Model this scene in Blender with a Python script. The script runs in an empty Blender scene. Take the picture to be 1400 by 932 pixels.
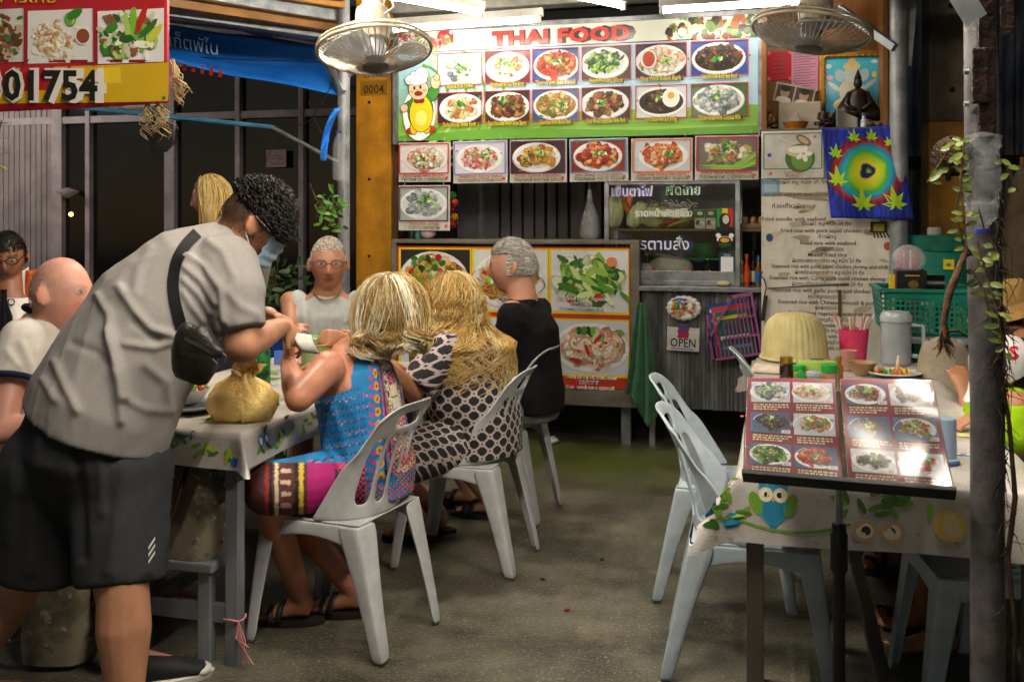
import bpy, bmesh, math, random
import numpy as np
from mathutils import Vector, Matrix, Euler
random.seed(7); np.random.seed(7)
SC = bpy.context.scene
COL = SC.collection
FPX, HZ, CH, YAW = 1361.0, 305.0, 1.42, math.radians(15)
cd = bpy.data.cameras.new('camera'); cam = bpy.data.objects.new('camera', cd); COL.objects.link(cam)
cam.location = (0, 0, CH); cam.rotation_euler = (math.pi/2, 0, YAW)
cd.sensor_width = 36; cd.lens = 36*FPX/1400; cd.shift_y = -(466-HZ)/1400
cd.clip_start = .05; cd.clip_end = 400
cd.dof.use_dof = True; cd.dof.focus_distance = 3.7; cd.dof.aperture_fstop = 10
SC.camera = cam
w = bpy.data.worlds.new('World'); SC.world = w; w.use_nodes = True
wn = w.node_tree.nodes; bgn = wn['Background']
sky = wn.new('ShaderNodeTexSky'); sky.sky_type = 'NISHITA'; sky.sun_disc = False
sky.sun_elevation = math.radians(24); sky.sun_rotation = math.radians(200)
w.node_tree.links.new(sky.outputs[0], bgn.inputs[0]); bgn.inputs[1].default_value = .008
SC.view_settings.view_transform = 'Standard'; SC.view_settings.look = 'None'
SC.view_settings.exposure = .78; SC.view_settings.gamma = 1
TUBE = 280.0    
SC.render.engine = 'CYCLES'; SC.cycles.use_denoising = True
SC.cycles.max_bounces = 8; SC.cycles.transparent_max_bounces = 12; SC.cycles.caustics_reflective = False; SC.cycles.caustics_refractive = False
SC.cycles.sample_clamp_indirect = 6
CF = Vector((-math.sin(YAW), math.cos(YAW), 0)); CR = Vector((math.cos(YAW), math.sin(YAW), 0)); EYE = Vector((0, 0, CH))
def ray(px, py): return CF + CR*((px-700)/FPX) + Vector((0, 0, (HZ-py)/FPX))
def P(px, py, d): return EYE + ray(px, py)*d        
def PY(px, py, y): r = ray(px, py); return EYE + r*(y/r.y)
def PX(px, py, x): r = ray(px, py); return EYE + r*(x/r.x)
def PZ(px, py, z=0): r = ray(px, py); return EYE + r*((z-CH)/r.z)
def proj(V):
    V = np.asarray(V)-np.array(EYE); d = V@np.array(CF)
    return 700+FPX*(V@np.array(CR))/d, HZ-FPX*V[:, 2]/d, d
def srgb(h):
    h = h.lstrip('#'); c = [int(h[i:i+2], 16)/255 for i in (0, 2, 4)]
    return tuple(x/12.92 if x < .04045 else ((x+.055)/1.055)**2.4 for x in c)
def C3(c): return srgb(c) if isinstance(c, str) else tuple(c[:3])
MATS = {}
def mat(name, c1='#888888', c2=None, rough=.5, metal=0, scale=6, bump=0, bscale=60, coat=0, trans=0, vcol=False, var=.12,
        stretch=(1, 1, 1), bstretch=None, sss=0, emis=0, ramp=(.38, .64), spec=.5, alpha=1, ior=1.45, rvar=.12, sheen=0, wave=0, wscale=100):
    if name in MATS: return MATS[name]
    m = bpy.data.materials.new(name); m.use_nodes = True; MATS[name] = m
    N = m.node_tree.nodes; L = m.node_tree.links; b = N['Principled BSDF']
    tc = N.new('ShaderNodeTexCoord'); mp = N.new('ShaderNodeMapping'); mp.inputs['Scale'].default_value = stretch
    L.new(tc.outputs['Object'], mp.inputs[0])
    nz = N.new('ShaderNodeTexNoise'); nz.inputs['Scale'].default_value = scale; nz.inputs['Detail'].default_value = 7; nz.inputs['Roughness'].default_value = .62
    L.new(mp.outputs[0], nz.inputs['Vector'])
    rp = N.new('ShaderNodeValToRGB'); e = rp.color_ramp.elements; e[0].position, e[1].position = ramp
    if vcol:
        e[0].color = (1-var, 1-var, 1-var, 1); e[1].color = (1, 1, 1, 1)
        at = N.new('ShaderNodeAttribute'); at.attribute_name = 'Col'
        mx = N.new('ShaderNodeMix'); mx.data_type = 'RGBA'; mx.blend_type = 'MULTIPLY'; mx.inputs[0].default_value = 1
        L.new(at.outputs['Color'], mx.inputs[6]); L.new(rp.outputs[0], mx.inputs[7]); colout = mx.outputs[2]
    else:
        a = C3(c1); c = C3(c2) if c2 else tuple(x*(1-var*2) for x in a)
        e[0].color = (*c, 1); e[1].color = (*a, 1); colout = rp.outputs[0]
    L.new(nz.outputs['Fac'], rp.inputs[0]); L.new(colout, b.inputs['Base Color'])
    mr = N.new('ShaderNodeMapRange'); mr.inputs['To Min'].default_value = max(0, rough-rvar); mr.inputs['To Max'].default_value = min(1, rough+rvar)
    L.new(nz.outputs['Fac'], mr.inputs[0]); L.new(mr.outputs[0], b.inputs['Roughness'])
    b.inputs['Metallic'].default_value = metal; b.inputs['Coat Weight'].default_value = coat; b.inputs['Coat Roughness'].default_value = .12
    b.inputs['Transmission Weight'].default_value = trans; b.inputs['IOR'].default_value = ior; b.inputs['Alpha'].default_value = alpha
    b.inputs['Specular IOR Level'].default_value = spec; b.inputs['Sheen Weight'].default_value = sheen
    if sss: b.inputs['Subsurface Weight'].default_value = sss; b.inputs['Subsurface Radius'].default_value = (.012, .005, .003)
    if emis: L.new(colout, b.inputs['Emission Color']); b.inputs['Emission Strength'].default_value = emis
    if bump:
        mp2 = N.new('ShaderNodeMapping'); mp2.inputs['Scale'].default_value = bstretch or (1, 1, 1); L.new(tc.outputs['Object'], mp2.inputs[0])
        n2 = N.new('ShaderNodeTexNoise'); n2.inputs['Scale'].default_value = bscale; n2.inputs['Detail'].default_value = 5; L.new(mp2.outputs[0], n2.inputs['Vector'])
        bp = N.new('ShaderNodeBump'); bp.inputs['Strength'].default_value = bump; bp.inputs['Distance'].default_value = .01
        L.new(n2.outputs['Fac'], bp.inputs['Height']); L.new(bp.outputs[0], b.inputs['Normal'])
    m['c'] = 1
    return m
BASE = {}
def tag(o, label, cat, group=None, kind=None):
    if label: o['label'] = label
    if cat: o['category'] = cat
    if group: o['group'] = group
    if kind: o['kind'] = kind
    return o
def T(name, label, cat, loc=(0, 0, 0), group=None):
    o = bpy.data.objects.new(name, None); COL.objects.link(o); o.empty_display_size = .1
    o.location = loc; BASE[o.name] = Vector(loc); return tag(o, label, cat, group)
def mesh_obj(name, V, F, m, parent=None, cols=None, mi=None, smooth=False, loc=None, bevel=0):
    me = bpy.data.meshes.new(name)
    V = np.asarray(V, float).reshape(-1, 3)
    off = BASE[parent.name] if parent is not None else Vector(loc or (0, 0, 0))
    V = V-np.array(off)
    me.from_pydata(V.tolist(), [], F if isinstance(F, list) else F.tolist())
    ms = m if isinstance(m, (list, tuple)) else [m]
    for x in ms: me.materials.append(x)
    if mi is not None: me.polygons.foreach_set('material_index', np.asarray(mi, np.int32))
    if cols is not None:
        a = me.color_attributes.new('Col', 'FLOAT_COLOR', 'POINT' if len(cols) == len(V) and not isinstance(cols, list) else 'CORNER')
        if a.domain == 'POINT':
            d = np.ones((len(V), 4)); d[:, :3] = cols; a.data.foreach_set('color', d.ravel())
        else:
            d = []
            for p, c in zip(me.polygons, cols): d.extend([(*c, 1.)]*p.loop_total)
            a.data.foreach_set('color', np.asarray(d, float).ravel())
    if bevel:
        bm = bmesh.new(); bm.from_mesh(me); bmesh.ops.remove_doubles(bm, verts=bm.verts, dist=1e-5)
        ed = [e for e in bm.edges if e.is_manifold and e.calc_face_angle(0) > .5]
        bmesh.ops.bevel(bm, geom=ed, offset=bevel, segments=2, profile=.6, affect='EDGES', clamp_overlap=True)
        bm.to_mesh(me); bm.free()
    if smooth == 'auto':
        me.shade_smooth(); me.set_sharp_from_angle(angle=.6)
    elif smooth: me.shade_smooth()
    o = bpy.data.objects.new(name, me); COL.objects.link(o)
    if parent is not None: o.parent = parent
    else: o.location = off
    BASE[o.name] = off
    return o
def frame(o, ex, ez, n=None):
    ex = Vector(ex).normalized(); ez = Vector(ez).normalized(); n = Vector(n) if n else ez.cross(ex)
    Mx = Matrix.Identity(4)
    for i in range(3): Mx[i][0] = ex[i]; Mx[i][1] = n[i]; Mx[i][2] = ez[i]; Mx[i][3] = o[i]
    return Mx
def wallframe(o): return frame(o, (1, 0, 0), (0, 0, 1), (0, -1, 0))    # local y points to the viewer
class MB:
    def __init__(s, X=None): s.v = []; s.f = []; s.c = []; s.m = []; s.col = (1, 1, 1); s.mi = 0; s.X = X
    def add(s, V, F, col=None):
        o = len(s.v); X = s.X
        for p in V: s.v.append(tuple(X @ Vector(p)) if X is not None else tuple(p))
        cc = C3(col) if col is not None else s.col
        for f in F: s.f.append(tuple(i+o for i in f)); s.c.append(cc); s.m.append(s.mi)
        return s
    def box(s, c, size, R=None, col=None, taper=1):
        V = []
        for z in (-.5, .5):
            t = taper if z > 0 else 1
            for x, y in ((-.5, -.5), (.5, -.5), (.5, .5), (-.5, .5)):
                p = Vector((x*size[0]*t, y*size[1]*t, z*size[2]))
                if R is not None: p = R @ p
                V.append(Vector(c)+p)
        return s.add(V, [(0, 3, 2, 1), (4, 5, 6, 7), (0, 1, 5, 4), (1, 2, 6, 5), (2, 3, 7, 6), (3, 0, 4, 7)], col)
    def bb(s, a, b, col=None):
        a, b = Vector(a), Vector(b); return s.box((a+b)/2, [abs(b[i]-a[i]) for i in range(3)], None, col)
    def bar(s, a, b, w, h, up=(0, 0, 1), col=None):
        a, b = Vector(a), Vector(b); d = (b-a); L = d.length; d.normalize(); u = Vector(up); x = d.cross(u).normalized(); u = x.cross(d)
        R = Matrix((x, d, u)).transposed(); return s.box((a+b)/2, (w, L, h), R, col)
    def tube(s, pts, r, n=8, cap=True, col=None):
        pts = [Vector(p) for p in pts]; k = len(pts); rs = list(r) if hasattr(r, '__len__') else [r]*k
        V = []; t0 = (pts[1]-pts[0]).normalized(); a = Vector((0, 0, 1)) if abs(t0.z) < .9 else Vector((1, 0, 0)); x = t0.cross(a).normalized()
        for i, p in enumerate(pts):
            t = (pts[min(i+1, k-1)]-pts[max(i-1, 0)]).normalized(); x = (x-t*x.dot(t)); x = x.normalized() if x.length > 1e-6 else t.orthogonal().normalized(); y = t.cross(x)
            for j in range(n): q = 2*math.pi*j/n; V.append(p+(x*math.cos(q)+y*math.sin(q))*rs[i])
        F = [(i*n+j, i*n+(j+1) % n, (i+1)*n+(j+1) % n, (i+1)*n+j) for i in range(k-1) for j in range(n)]
        if cap: F += [tuple(range(n))[::-1], tuple((k-1)*n+j for j in range(n))]
        return s.add(V, F, col)
    def lathe(s, prof, c=(0, 0, 0), n=20, R=None, col=None, sx=1, sy=1):
        V = []; k = len(prof)
        for r, z in prof:
            for j in range(n):
                q = 2*math.pi*j/n; p = Vector((r*math.cos(q)*sx, r*math.sin(q)*sy, z)); p = R @ p if R is not None else p; V.append(Vector(c)+p)
        F = [(i*n+j, i*n+(j+1) % n, (i+1)*n+(j+1) % n, (i+1)*n+j) for i in range(k-1) for j in range(n)]
        F += [tuple(range(n))[::-1], tuple((k-1)*n+j for j in range(n))]
        return s.add(V, F, col)
    def ball(s, c, r, n=12, R=None, col=None):
        r = r if hasattr(r, '__len__') else (r, r, r); k = max(4, n//2)
        pr = [(math.sin(math.pi*(i+.001)/k*.999), -math.cos(math.pi*i/k)) for i in range(k+1)]
        V = []
        for a, z in pr:
            for j in range(n):
                q = 2*math.pi*j/n; p = Vector((a*math.cos(q)*r[0], a*math.sin(q)*r[1], z*r[2])); p = R @ p if R is not None else p; V.append(Vector(c)+p)
        return s.add(V, [(i*n+j, i*n+(j+1) % n, (i+1)*n+(j+1) % n, (i+1)*n+j) for i in range(k) for j in range(n)], col)
    def grid(s, fn, nu, nv, col=None):
        V = [fn(i/nu, j/nv) for j in range(nv+1) for i in range(nu+1)]
        return s.add(V, [(j*(nu+1)+i, j*(nu+1)+i+1, (j+1)*(nu+1)+i+1, (j+1)*(nu+1)+i) for j in range(nv) for i in range(nu)], col)
    def sheet(s, fn, nu, nv, t, col=None):     # a grid with real thickness t (pushed along its normal)
        V = np.array([fn(i/nu, j/nv) for j in range(nv+1) for i in range(nu+1)], float).reshape(nv+1, nu+1, 3)
        N = np.cross(np.gradient(V, axis=1), np.gradient(V, axis=0)); N /= np.linalg.norm(N, axis=2, keepdims=True)+1e-12
        a = V.reshape(-1, 3); b = (V-N*t).reshape(-1, 3); n = len(a); w_ = nu+1
        F = [(j*w_+i, j*w_+i+1, (j+1)*w_+i+1, (j+1)*w_+i) for j in range(nv) for i in range(nu)]
        F += [tuple(k+n for k in f[::-1]) for f in F]
        rim = [i for i in range(w_)]+[j*w_+nu for j in range(1, nv+1)]+[nv*w_+i for i in range(nu-1, -1, -1)]+[j*w_ for j in range(nv-1, 0, -1)]
        F += [(rim[(k+1) % len(rim)], rim[k], rim[k]+n, rim[(k+1) % len(rim)]+n) for k in range(len(rim))]
        return s.add(np.vstack([a, b]), F, col)
    def prism(s, pts, y0, y1, col=None): 
        n = len(pts); V = [(x, y0, z) for x, z in pts]+[(x, y1, z) for x, z in pts]
        return s.add(V, [tuple(range(n)), tuple(range(2*n-1, n-1, -1))]+[(i, n+i, n+(i+1) % n, (i+1) % n) for i in range(n)], col)
    def build(s, name, m, parent=None, smooth=False, vc=False, loc=None, bevel=0, multi=False):
        return mesh_obj(name, s.v, s.f, m, parent, s.c if vc else None, s.m if multi else None, smooth, loc, bevel)
_TX = {}
def text_geo(st, off=0, shear=0):
    k = (st, off, shear)
    if k not in _TX:
        cu = bpy.data.curves.new('t', 'FONT'); cu.body = st; cu.size = 1; cu.offset = off; cu.shear = shear; cu.resolution_u = 2; cu.space_character = 1+1.6*max(off, 0)
        o = bpy.data.objects.new('t', cu); COL.objects.link(o); dg = bpy.context.evaluated_depsgraph_get(); me = o.evaluated_get(dg).to_mesh()
        V = np.array([v.co[:2] for v in me.vertices]).reshape(-1, 2); F = [tuple(p.vertices) for p in me.polygons]
        o.evaluated_get(dg).to_mesh_clear(); bpy.data.objects.remove(o); bpy.data.curves.remove(cu); _TX[k] = (V, F)
    return _TX[k]
class PR(MB):
    """flat print: coloured shapes laid over each other in the x,z plane, y towards the viewer"""
    def __init__(s, X=None, dk=5e-5, k0=0): MB.__init__(s, X); s.dk = dk; s.k = k0
    def L(s): s.k += s.dk; return s.k
    def poly(s, pts, col):
        k = s.L(); return s.add([(x, k, z) for x, z in pts], [tuple(range(len(pts)))], col)
    def rect(s, x0, z0, x1, z1, col): return s.poly([(x0, z0), (x1, z0), (x1, z1), (x0, z1)], col)
    def ell(s, cx, cz, rx, rz, col, n=22, rot=0, a0=0, a1=2*math.pi):
        ca, sa = math.cos(rot), math.sin(rot); pts = []
        for i in range(n):
            q = a0+(a1-a0)*i/(n if a1-a0 > 6.2 else n-1); x, z = rx*math.cos(q), rz*math.sin(q); pts.append((cx+x*ca-z*sa, cz+x*sa+z*ca))
        return s.poly(pts, col)
    def blob(s, cx, cz, r, col, rng, asp=1, n=8, rot=None, jag=.3):
        rot = rng.uniform(0, 6.28) if rot is None else rot; ca, sa = math.cos(rot), math.sin(rot); pts = []
        for i in range(n):
            q = 6.283*i/n; rr = r*(1-jag*rng.random()); x, z = rr*asp*math.cos(q), rr*math.sin(q); pts.append((cx+x*ca-z*sa, cz+x*sa+z*ca))
        return s.poly(pts, col)
    def arc(s, cx, cz, r, a0, a1, wd, col, n=7, sq=1):
        o = []; i_ = []
        for i in range(n+1):
            q = a0+(a1-a0)*i/n; o.append((cx+(r+wd/2)*math.cos(q), cz+(r+wd/2)*math.sin(q)*sq)); i_.append((cx+(r-wd/2)*math.cos(q), cz+(r-wd/2)*math.sin(q)*sq))
        k = s.L(); n1 = n+1
        return s.add([(x, k, z) for x, z in o+i_], [(i, i+1, n1+i+1, n1+i) for i in range(n)], col)
    def line(s, a, b, wd, col):
        d = Vector((b[0]-a[0], b[1]-a[1])); d.normalize(); nx, nz = -d.y*wd/2, d.x*wd/2
        return s.poly([(a[0]+nx, a[1]+nz), (b[0]+nx, b[1]+nz), (b[0]-nx, b[1]-nz), (a[0]-nx, a[1]-nz)], col)
    def text(s, st, x, z, size, col, align=.5, off=0, sx=1, shear=0, width=None, outline=None, oc='#ffffff'):
        V0, _ = text_geo(st, off, shear)
        if len(V0) == 0: return s
        lo, hi = V0[:, 0].min(), V0[:, 0].max()
        if width: sx = width/((hi-lo)*size)
        for o, c in (((off+outline, oc), (off, col)) if outline else ((off, col),)):
            V, F = text_geo(st, o, shear); s.k += 2e-4; k = s.L()
            s.add([(x+((v[0]-lo)-align*(hi-lo))*size*sx, k, z+v[1]*size) for v in V], F, c)
        return s
print_m = lambda: mat('print_gloss', vcol=True, var=.1, rough=.38, scale=3, coat=.15)
# ================================================================== SETTING
Mconc = mat('concrete_floor', '#6c6958', '#3d3b31', rough=.42, rvar=.22, scale=2.2, bump=.5, bscale=70)
def ground_mat():
    m = Mconc; N = m.node_tree.nodes; L = m.node_tree.links; b = N['Principled BSDF']
    src = b.inputs['Base Color'].links[0].from_socket; tc = N['Texture Coordinate']
    def layer(src, col, scale, lo, hi, fac=1., mask=None):
        n = N.new('ShaderNodeTexNoise'); n.inputs['Scale'].default_value = scale; n.inputs['Detail'].default_value = 8; n.inputs['Roughness'].default_value = .7
        L.new(tc.outputs['Object'], n.inputs['Vector'])
        r = N.new('ShaderNodeMapRange'); r.inputs[1].default_value = lo; r.inputs[2].default_value = hi; r.inputs[4].default_value = fac; L.new(n.outputs['Fac'], r.inputs[0]); o = r.outputs[0]
        if mask is not None:
            q = N.new('ShaderNodeMath'); q.operation = 'MULTIPLY'; L.new(o, q.inputs[0]); L.new(mask, q.inputs[1]); o = q.outputs[0]
        x = N.new('ShaderNodeMix'); x.data_type = 'RGBA'; L.new(o, x.inputs[0]); L.new(src, x.inputs[6]); x.inputs[7].default_value = (*C3(col), 1); return x.outputs[2]
    def spot(x, y, r):
        d = N.new('ShaderNodeVectorMath'); d.operation = 'DISTANCE'; L.new(tc.outputs['Object'], d.inputs[0]); d.inputs[1].default_value = (x, y, 0)
        q = N.new('ShaderNodeMapRange'); q.inputs[1].default_value = r; q.inputs[2].default_value = r*.25; L.new(d.outputs['Value'], q.inputs[0]); return q.outputs[0]
    src = layer(src, '#2c2a1e', 1.3, .48, .62, .85)
    src = layer(src, '#8f8672', 70, .58, .68, .6)    
    src = layer(src, '#36342a', 5, .54, .7, .55); src = layer(src, '#8a7f6a', 14, .6, .72, .45); src = layer(src, '#b0a690', 85, .57, .64, .85); src = layer(src, '#2a261c', 60, .59, .68, .6); src = layer(src, '#8d836e', 2.4, .54, .7, .5)
    g = PZ(850, 632); src = layer(src, '#55620f', 3.5, .3, .5, .75, spot(g.x, g.y, .75))
    g = PZ(700, 612); src = layer(src, '#44540f', 5, .3, .5, .75, spot(g.x, g.y, .7))
    L.new(src, b.inputs['Base Color'])
ground_mat()
g = MB(); g.add([(-60, -30, 0), (60, -30, 0), (60, 90, 0), (-60, 90, 0)], [(0, 1, 2, 3)])
tag(g.build('ground', Mconc), None, None, kind='structure')
Msteel = mat('galvanised_steel', '#a9acb0', '#7d8084', rough=.38, metal=.75, scale=9, bump=.1, bscale=30)
Mgal = mat('grey_painted_steel', '#9b9fa3', '#74777a', rough=.45, metal=.3, scale=7)
Mcorr = mat('weathered_sheet', '#8e9092', '#5c5c58', rough=.5, metal=.5, scale=3.5, stretch=(3, 3, .6))
Mroof = mat('roof_sheet', '#5e6266', '#3c3f42', rough=.5, metal=.4, scale=3)
Mdark = mat('dark_interior', '#1d1c1b', '#100f0f', rough=.7)
Mwood = mat('varnished_board', '#8a5a2a', '#6b421c', rough=.45, scale=5, stretch=(1, 1, .12), bump=.1)
Mamber = mat('amber_fascia', '#a8742c', '#7d5520', rough=.55, scale=5, stretch=(.2, 1, 1))
# corrugated roof in overlapping sheets
RZ = 3.06
roof = T('corrugated_roof', 'dark corrugated metal roof sheets over the food stall', 'roof', (0, 4, RZ))
for k in range(7):
    x0 = -4.6+k*1.5; mb = MB()
    mb.sheet(lambda u, v: (x0+u*1.55, .3+v*7.9, RZ+.16-.012*(.3+v*7.9)+.018*math.sin(u*1.55/.075*2*math.pi)+(k % 2)*.012), 62, 2, .002)
    mb.build('roof_sheet', Mroof, roof, smooth=True)
for y in (1.2, 2.6, 4.0, 5.3, 6.9):
    mb = MB(); mb.bb((-4.5, y-.03, RZ-.02), (5.8, y+.03, RZ+.075)); mb.build('purlin', Mgal, roof, bevel=.004)
# far surroundings on the right: corrugated fence, concrete column, dark store
fen = T('corrugated_fence', 'grey corrugated metal fence far behind the concrete pillar', 'fence', (4, 9.4, 0))
for k in range(9):
    x0 = .2+k*.86; mb = MB(); mb.sheet(lambda u, v: (x0+u*.9, 9.4-.02*(k % 2)+.016*math.sin(u*.9/.09*6.283), .0+v*3.4), 40, 2, .002); mb.build('sheet', Mcorr, fen, smooth=True)
fb = MB(); fb.bb((.2, 9.3, 1.9), (8, 9.36, 2.0)); fb.build('rail', Mdark, fen)
pl = T('concrete_pillar', 'raw concrete pillar painted yellow on its lower half', 'pillar', PZ(1294, 590))
a, b = PY(1270, 305, 6.9), PY(1330, 305, 6.9); zy = PY(1290, 166, 6.9).z
Mpil = mat('raw_concrete', '#8b8375', '#5e574a', rough=.85, scale=4, bump=.3)
Myel = mat('yellow_paint', '#c98a10', '#a06c0c', rough=.55, scale=5, bump=.12)
mb = MB(); mb.bb((a.x, 6.9, zy), (b.x, 7.25, 3.1)); mb.build('upper_shaft', Mpil, pl, bevel=.012)
mb = MB(); mb.bb((a.x-.004, 6.895, 0), (b.x+.004, 7.255, zy)); mb.build('painted_base', Myel, pl, bevel=.012)
for (px, py) in ((1302, 123), (1300, 8), (1296, 244)):
    q = PY(px, py, 6.893 if py < 166 else 6.888); mb = MB(); mb.lathe([(.018, 0), (.018, .012), (.008, .013)], q, 10, Euler((math.pi/2, 0, 0)).to_matrix()); mb.build('form_tie_hole', Mdark, pl)
cab = T('store_cabinet', 'dim grey shelving unit standing against the far fence', 'shelf', (2.6, 9.0, 0))
mb = MB()
for z in (.4, .9, 1.35, 1.75): mb.bb((2.3, 8.75, z), (4.0, 9.15, z+.03))
for x in (2.3, 3.15, 3.97): mb.bb((x, 8.76, 0), (x+.03, 9.14, 1.9))
mb.build('frame', Mgal, cab)
for i in range(14):
    x = 2.36+random.random()*1.5; z = random.choice((.43, .93, 1.38)); h = random.uniform(.12, .33); mb = MB(); mb.box((x, 8.95, z+h/2), (random.uniform(.08, .2), .2, h))
    mb.build('stored_box', mat('stored%d' % (i % 4), ['#5b4a3a', '#39424f', '#6b6a66', '#2c3a33'][i % 4], rough=.7), cab, bevel=.006)
tarp = T('folded_parasol', 'folded tan parasol leaning in the dark beyond the right post', 'parasol', P(1396, 560, 6.2))
q0, q1 = P(1398, 240, 6.2), P(1394, 380, 6.2)
mb = MB(); mb.tube([P(1398, 225, 6.2), q0, q1, P(1392, 420, 6.2)], [.02, .05, .17, .15], 14); mb.build('canopy', mat('tan_canvas', '#8d7a60', '#6d5d48', rough=.8, bump=.3), tarp, smooth=True)
mb = MB(); mb.tube([P(1398, 215, 6.2), P(1392, 600, 6.2)], .018, 8); mb.build('pole', Mwood, tarp)

SY = 8.3
Mfr = mat('shop_frame', '#b0a4aa', '#948a90', rough=.5, scale=5)
Mglass = mat('dark_shop_glass', '#17171a', '#0e0e11', rough=.08, rvar=.05, spec=.6, scale=2)
shop = T('shop_front', 'closed glass shop front with pale frames behind the diners', 'shop front', PY(250, 520, SY))
def px_x(px): return PY(px, 300, SY).x
xs = [px_x(v) for v in (-260, -150, -40, 78, 120, 232, 325, 412, 530, 640)]
zt, zb, z2, zs = PY(300, 60, SY).z, 0.0, PY(300, 158, SY).z, PY(300, 432, SY).z
mb = MB(); mb.bb((xs[0], SY+.02, 2.9), (xs[-1], SY+.3, 4.0)); mb.build('upper_wall', mat('shop_wall', '#a3989c', '#857b7f', rough=.8, scale=3), shop)
mb = MB(); mb.bb((xs[0], SY+.03, 0), (xs[-1], SY+.3, zs-.08)); mb.build('plinth', MATS['shop_wall'], shop)
mb = MB(); mb.bb((xs[0], SY-.02, zs-.085), (xs[-1], SY+.12, zs-.02)); mb.build('sill', Mfr, shop, bevel=.006)
mb = MB(); mb.bb((xs[0], SY, z2-.035), (xs[-1], SY+.08, z2+.035)); mb.build('transom', Mfr, shop, bevel=.006)
for i in range(len(xs)-1):
    x0, x1 = xs[i], xs[i+1]
    if i in (2,):
        for k in range(16):
            mb = MB(); mb.bb((x0+(x1-x0)*k/16+.004, SY+.01, zs), (x0+(x1-x0)*(k+1)/16-.004, SY+.1, 2.9)); mb.build('wall_rib', MATS['shop_wall'], shop, bevel=.008)
        continue
    for za, zb_ in ((zs, z2), (z2, 2.9)):
        mb = MB(); mb.bb((x0, SY+.05, za), (x1, SY+.06, zb_)); mb.build('pane', Mglass, shop)
for i, x in enumerate(xs):
    wd = (.05, .05, .12, .12, .05, .11, .05, .05, .05, .05)[i]; mb = MB(); mb.bb((x-wd/2, SY-.012, zs-.02), (x+wd/2, SY+.1, 2.9)); mb.build('mullion', Mfr, shop, bevel=.006)
# added bulb stands in for a warm street lamp reflected in the pane
lamp = T('lamp_reflection', 'small warm lamp glowing in front of the dark shop glass', 'lamp', PY(97, 293, SY-.1))
mb = MB(); mb.ball(PY(97, 293, SY-.1), .022, 12); mb.build('bulb', mat('reflected_glow', '#ffb45a', '#ffb45a', emis=4), lamp, smooth=True)
mb = MB(); mb.lathe([(.02, .03), (.11, .09), (.1, .1), (.01, .13)], PY(92, 275, SY-.1), 16); mb.tube([PY(92, 262, SY-.1), PY(92, 262, SY)], .012, 6); mb.build('shade', Mfr, lamp, smooth=True)
bs = T('rent_sign', 'small pinkish For Rent notice stuck on the shop glass', 'sign', PY(379, 230, SY-.01)); mb = MB(wallframe(PY(379, 217, SY))); mb.box((0, .02, 0), (.2, .004, .16)) ; mb.build('board', mat('paper_pink', '#a58a92', rough=.7), bs)
sg2 = PR(wallframe(PY(379, 217, SY-.0235))); sg2.text('For Rent', 0, -.012, .042, '#8c1520', off=.012); sg2.line((-.07, .03), (.07, .03), .006, '#6d4a55'); sg2.line((-.06, -.045), (.06, -.045), .008, '#7d4a55'); sg2.build('lettering', print_m(), bs, vc=True)

Mblue = mat('blue_tarpaulin', '#2a88f4', '#1a6cd8', rough=.45, scale=3, bump=.35, bscale=6)
aw = T('blue_awning', 'bright blue tarpaulin awning of the neighbouring shop', 'awning', P(340, 130, 6.9))
A = [(150, 10), (232, 36), (330, 48), (434, 62)]; B = [(150, 62), (232, 84), (330, 106), (470, 131)]
def lerp_path(pts, t):
    t *= len(pts)-1; i = min(int(t), len(pts)-2); f = t-i; return tuple(pts[i][k]*(1-f)+pts[i+1][k]*f for k in range(len(pts[0])))
def awf(u, v):
    a = lerp_path(A, u); b = lerp_path(B, u); x, y = a[0]*(1-v)+b[0]*v, a[1]*(1-v)+b[1]*v
    return P(x, y+1.2*math.sin(u*14), 7.3-.55*v+.05*math.sin(u*9+v*2))
mb = MB(); mb.sheet(awf, 40, 10, .004); mb.build('tarpaulin', Mblue, aw, smooth=True)
c0 = P(280, 78, 6.99); d0 = (P(315, 84, 6.93)-P(235, 69, 7.05)).normalized()
pr = PR(frame(c0+Vector((0, -.14, .04)), d0, (0, -.05, 1))); pr.text('เก็ตพัไน', 0, -.02, .13, '#9cc4ea', off=0); pr.build('lettering', print_m(), aw, vc=True)
pr = PR(frame(c0+Vector((.05, -.20, -.1)), d0, (0, -.05, 1)))
for k in range(7): pr.poly([(-.24+k*.07, -.04), (-.24+k*.07+.03, -.04), (-.24+k*.07+.035, .02+.012*(k % 3)), (-.24+k*.07+.006, .0)], '#b8242c')
pr.build('red_print', print_m(), aw, vc=True)
mb = MB(); mb.tube([P(232, 25, 7.2), P(330, 36, 7.2), P(432, 52, 7.1)], .035, 10); mb.tube([P(434, 58, 7.05), P(466, 130, 6.7)], .022, 8); mb.build('frame_tube', Msteel, aw, smooth='auto')
mb = MB(); mb.tube([P(232, 76, 6.9), P(330, 82, 6.85), P(440, 85, 6.8)], .004, 6); mb.build('cord', Mdark, aw)
st = T('awning_strut', 'blue metal strut crossing in front of the shop glass', 'pole', P(240, 160, 6.4)); mb = MB(); mb.tube([P(100, 146, 6.2), P(372, 174, 6.6)], .016, 8); mb.build('blue_tube', mat('blue_steel', '#39708f', '#2a566e', rough=.45), st, smooth='auto')
mb = MB(); mb.tube([P(372, 174, 6.6), P(462, 222, 6.5)], .014, 8); mb.build('grey_tube', Msteel, st, smooth='auto')
wr = MB()
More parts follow.
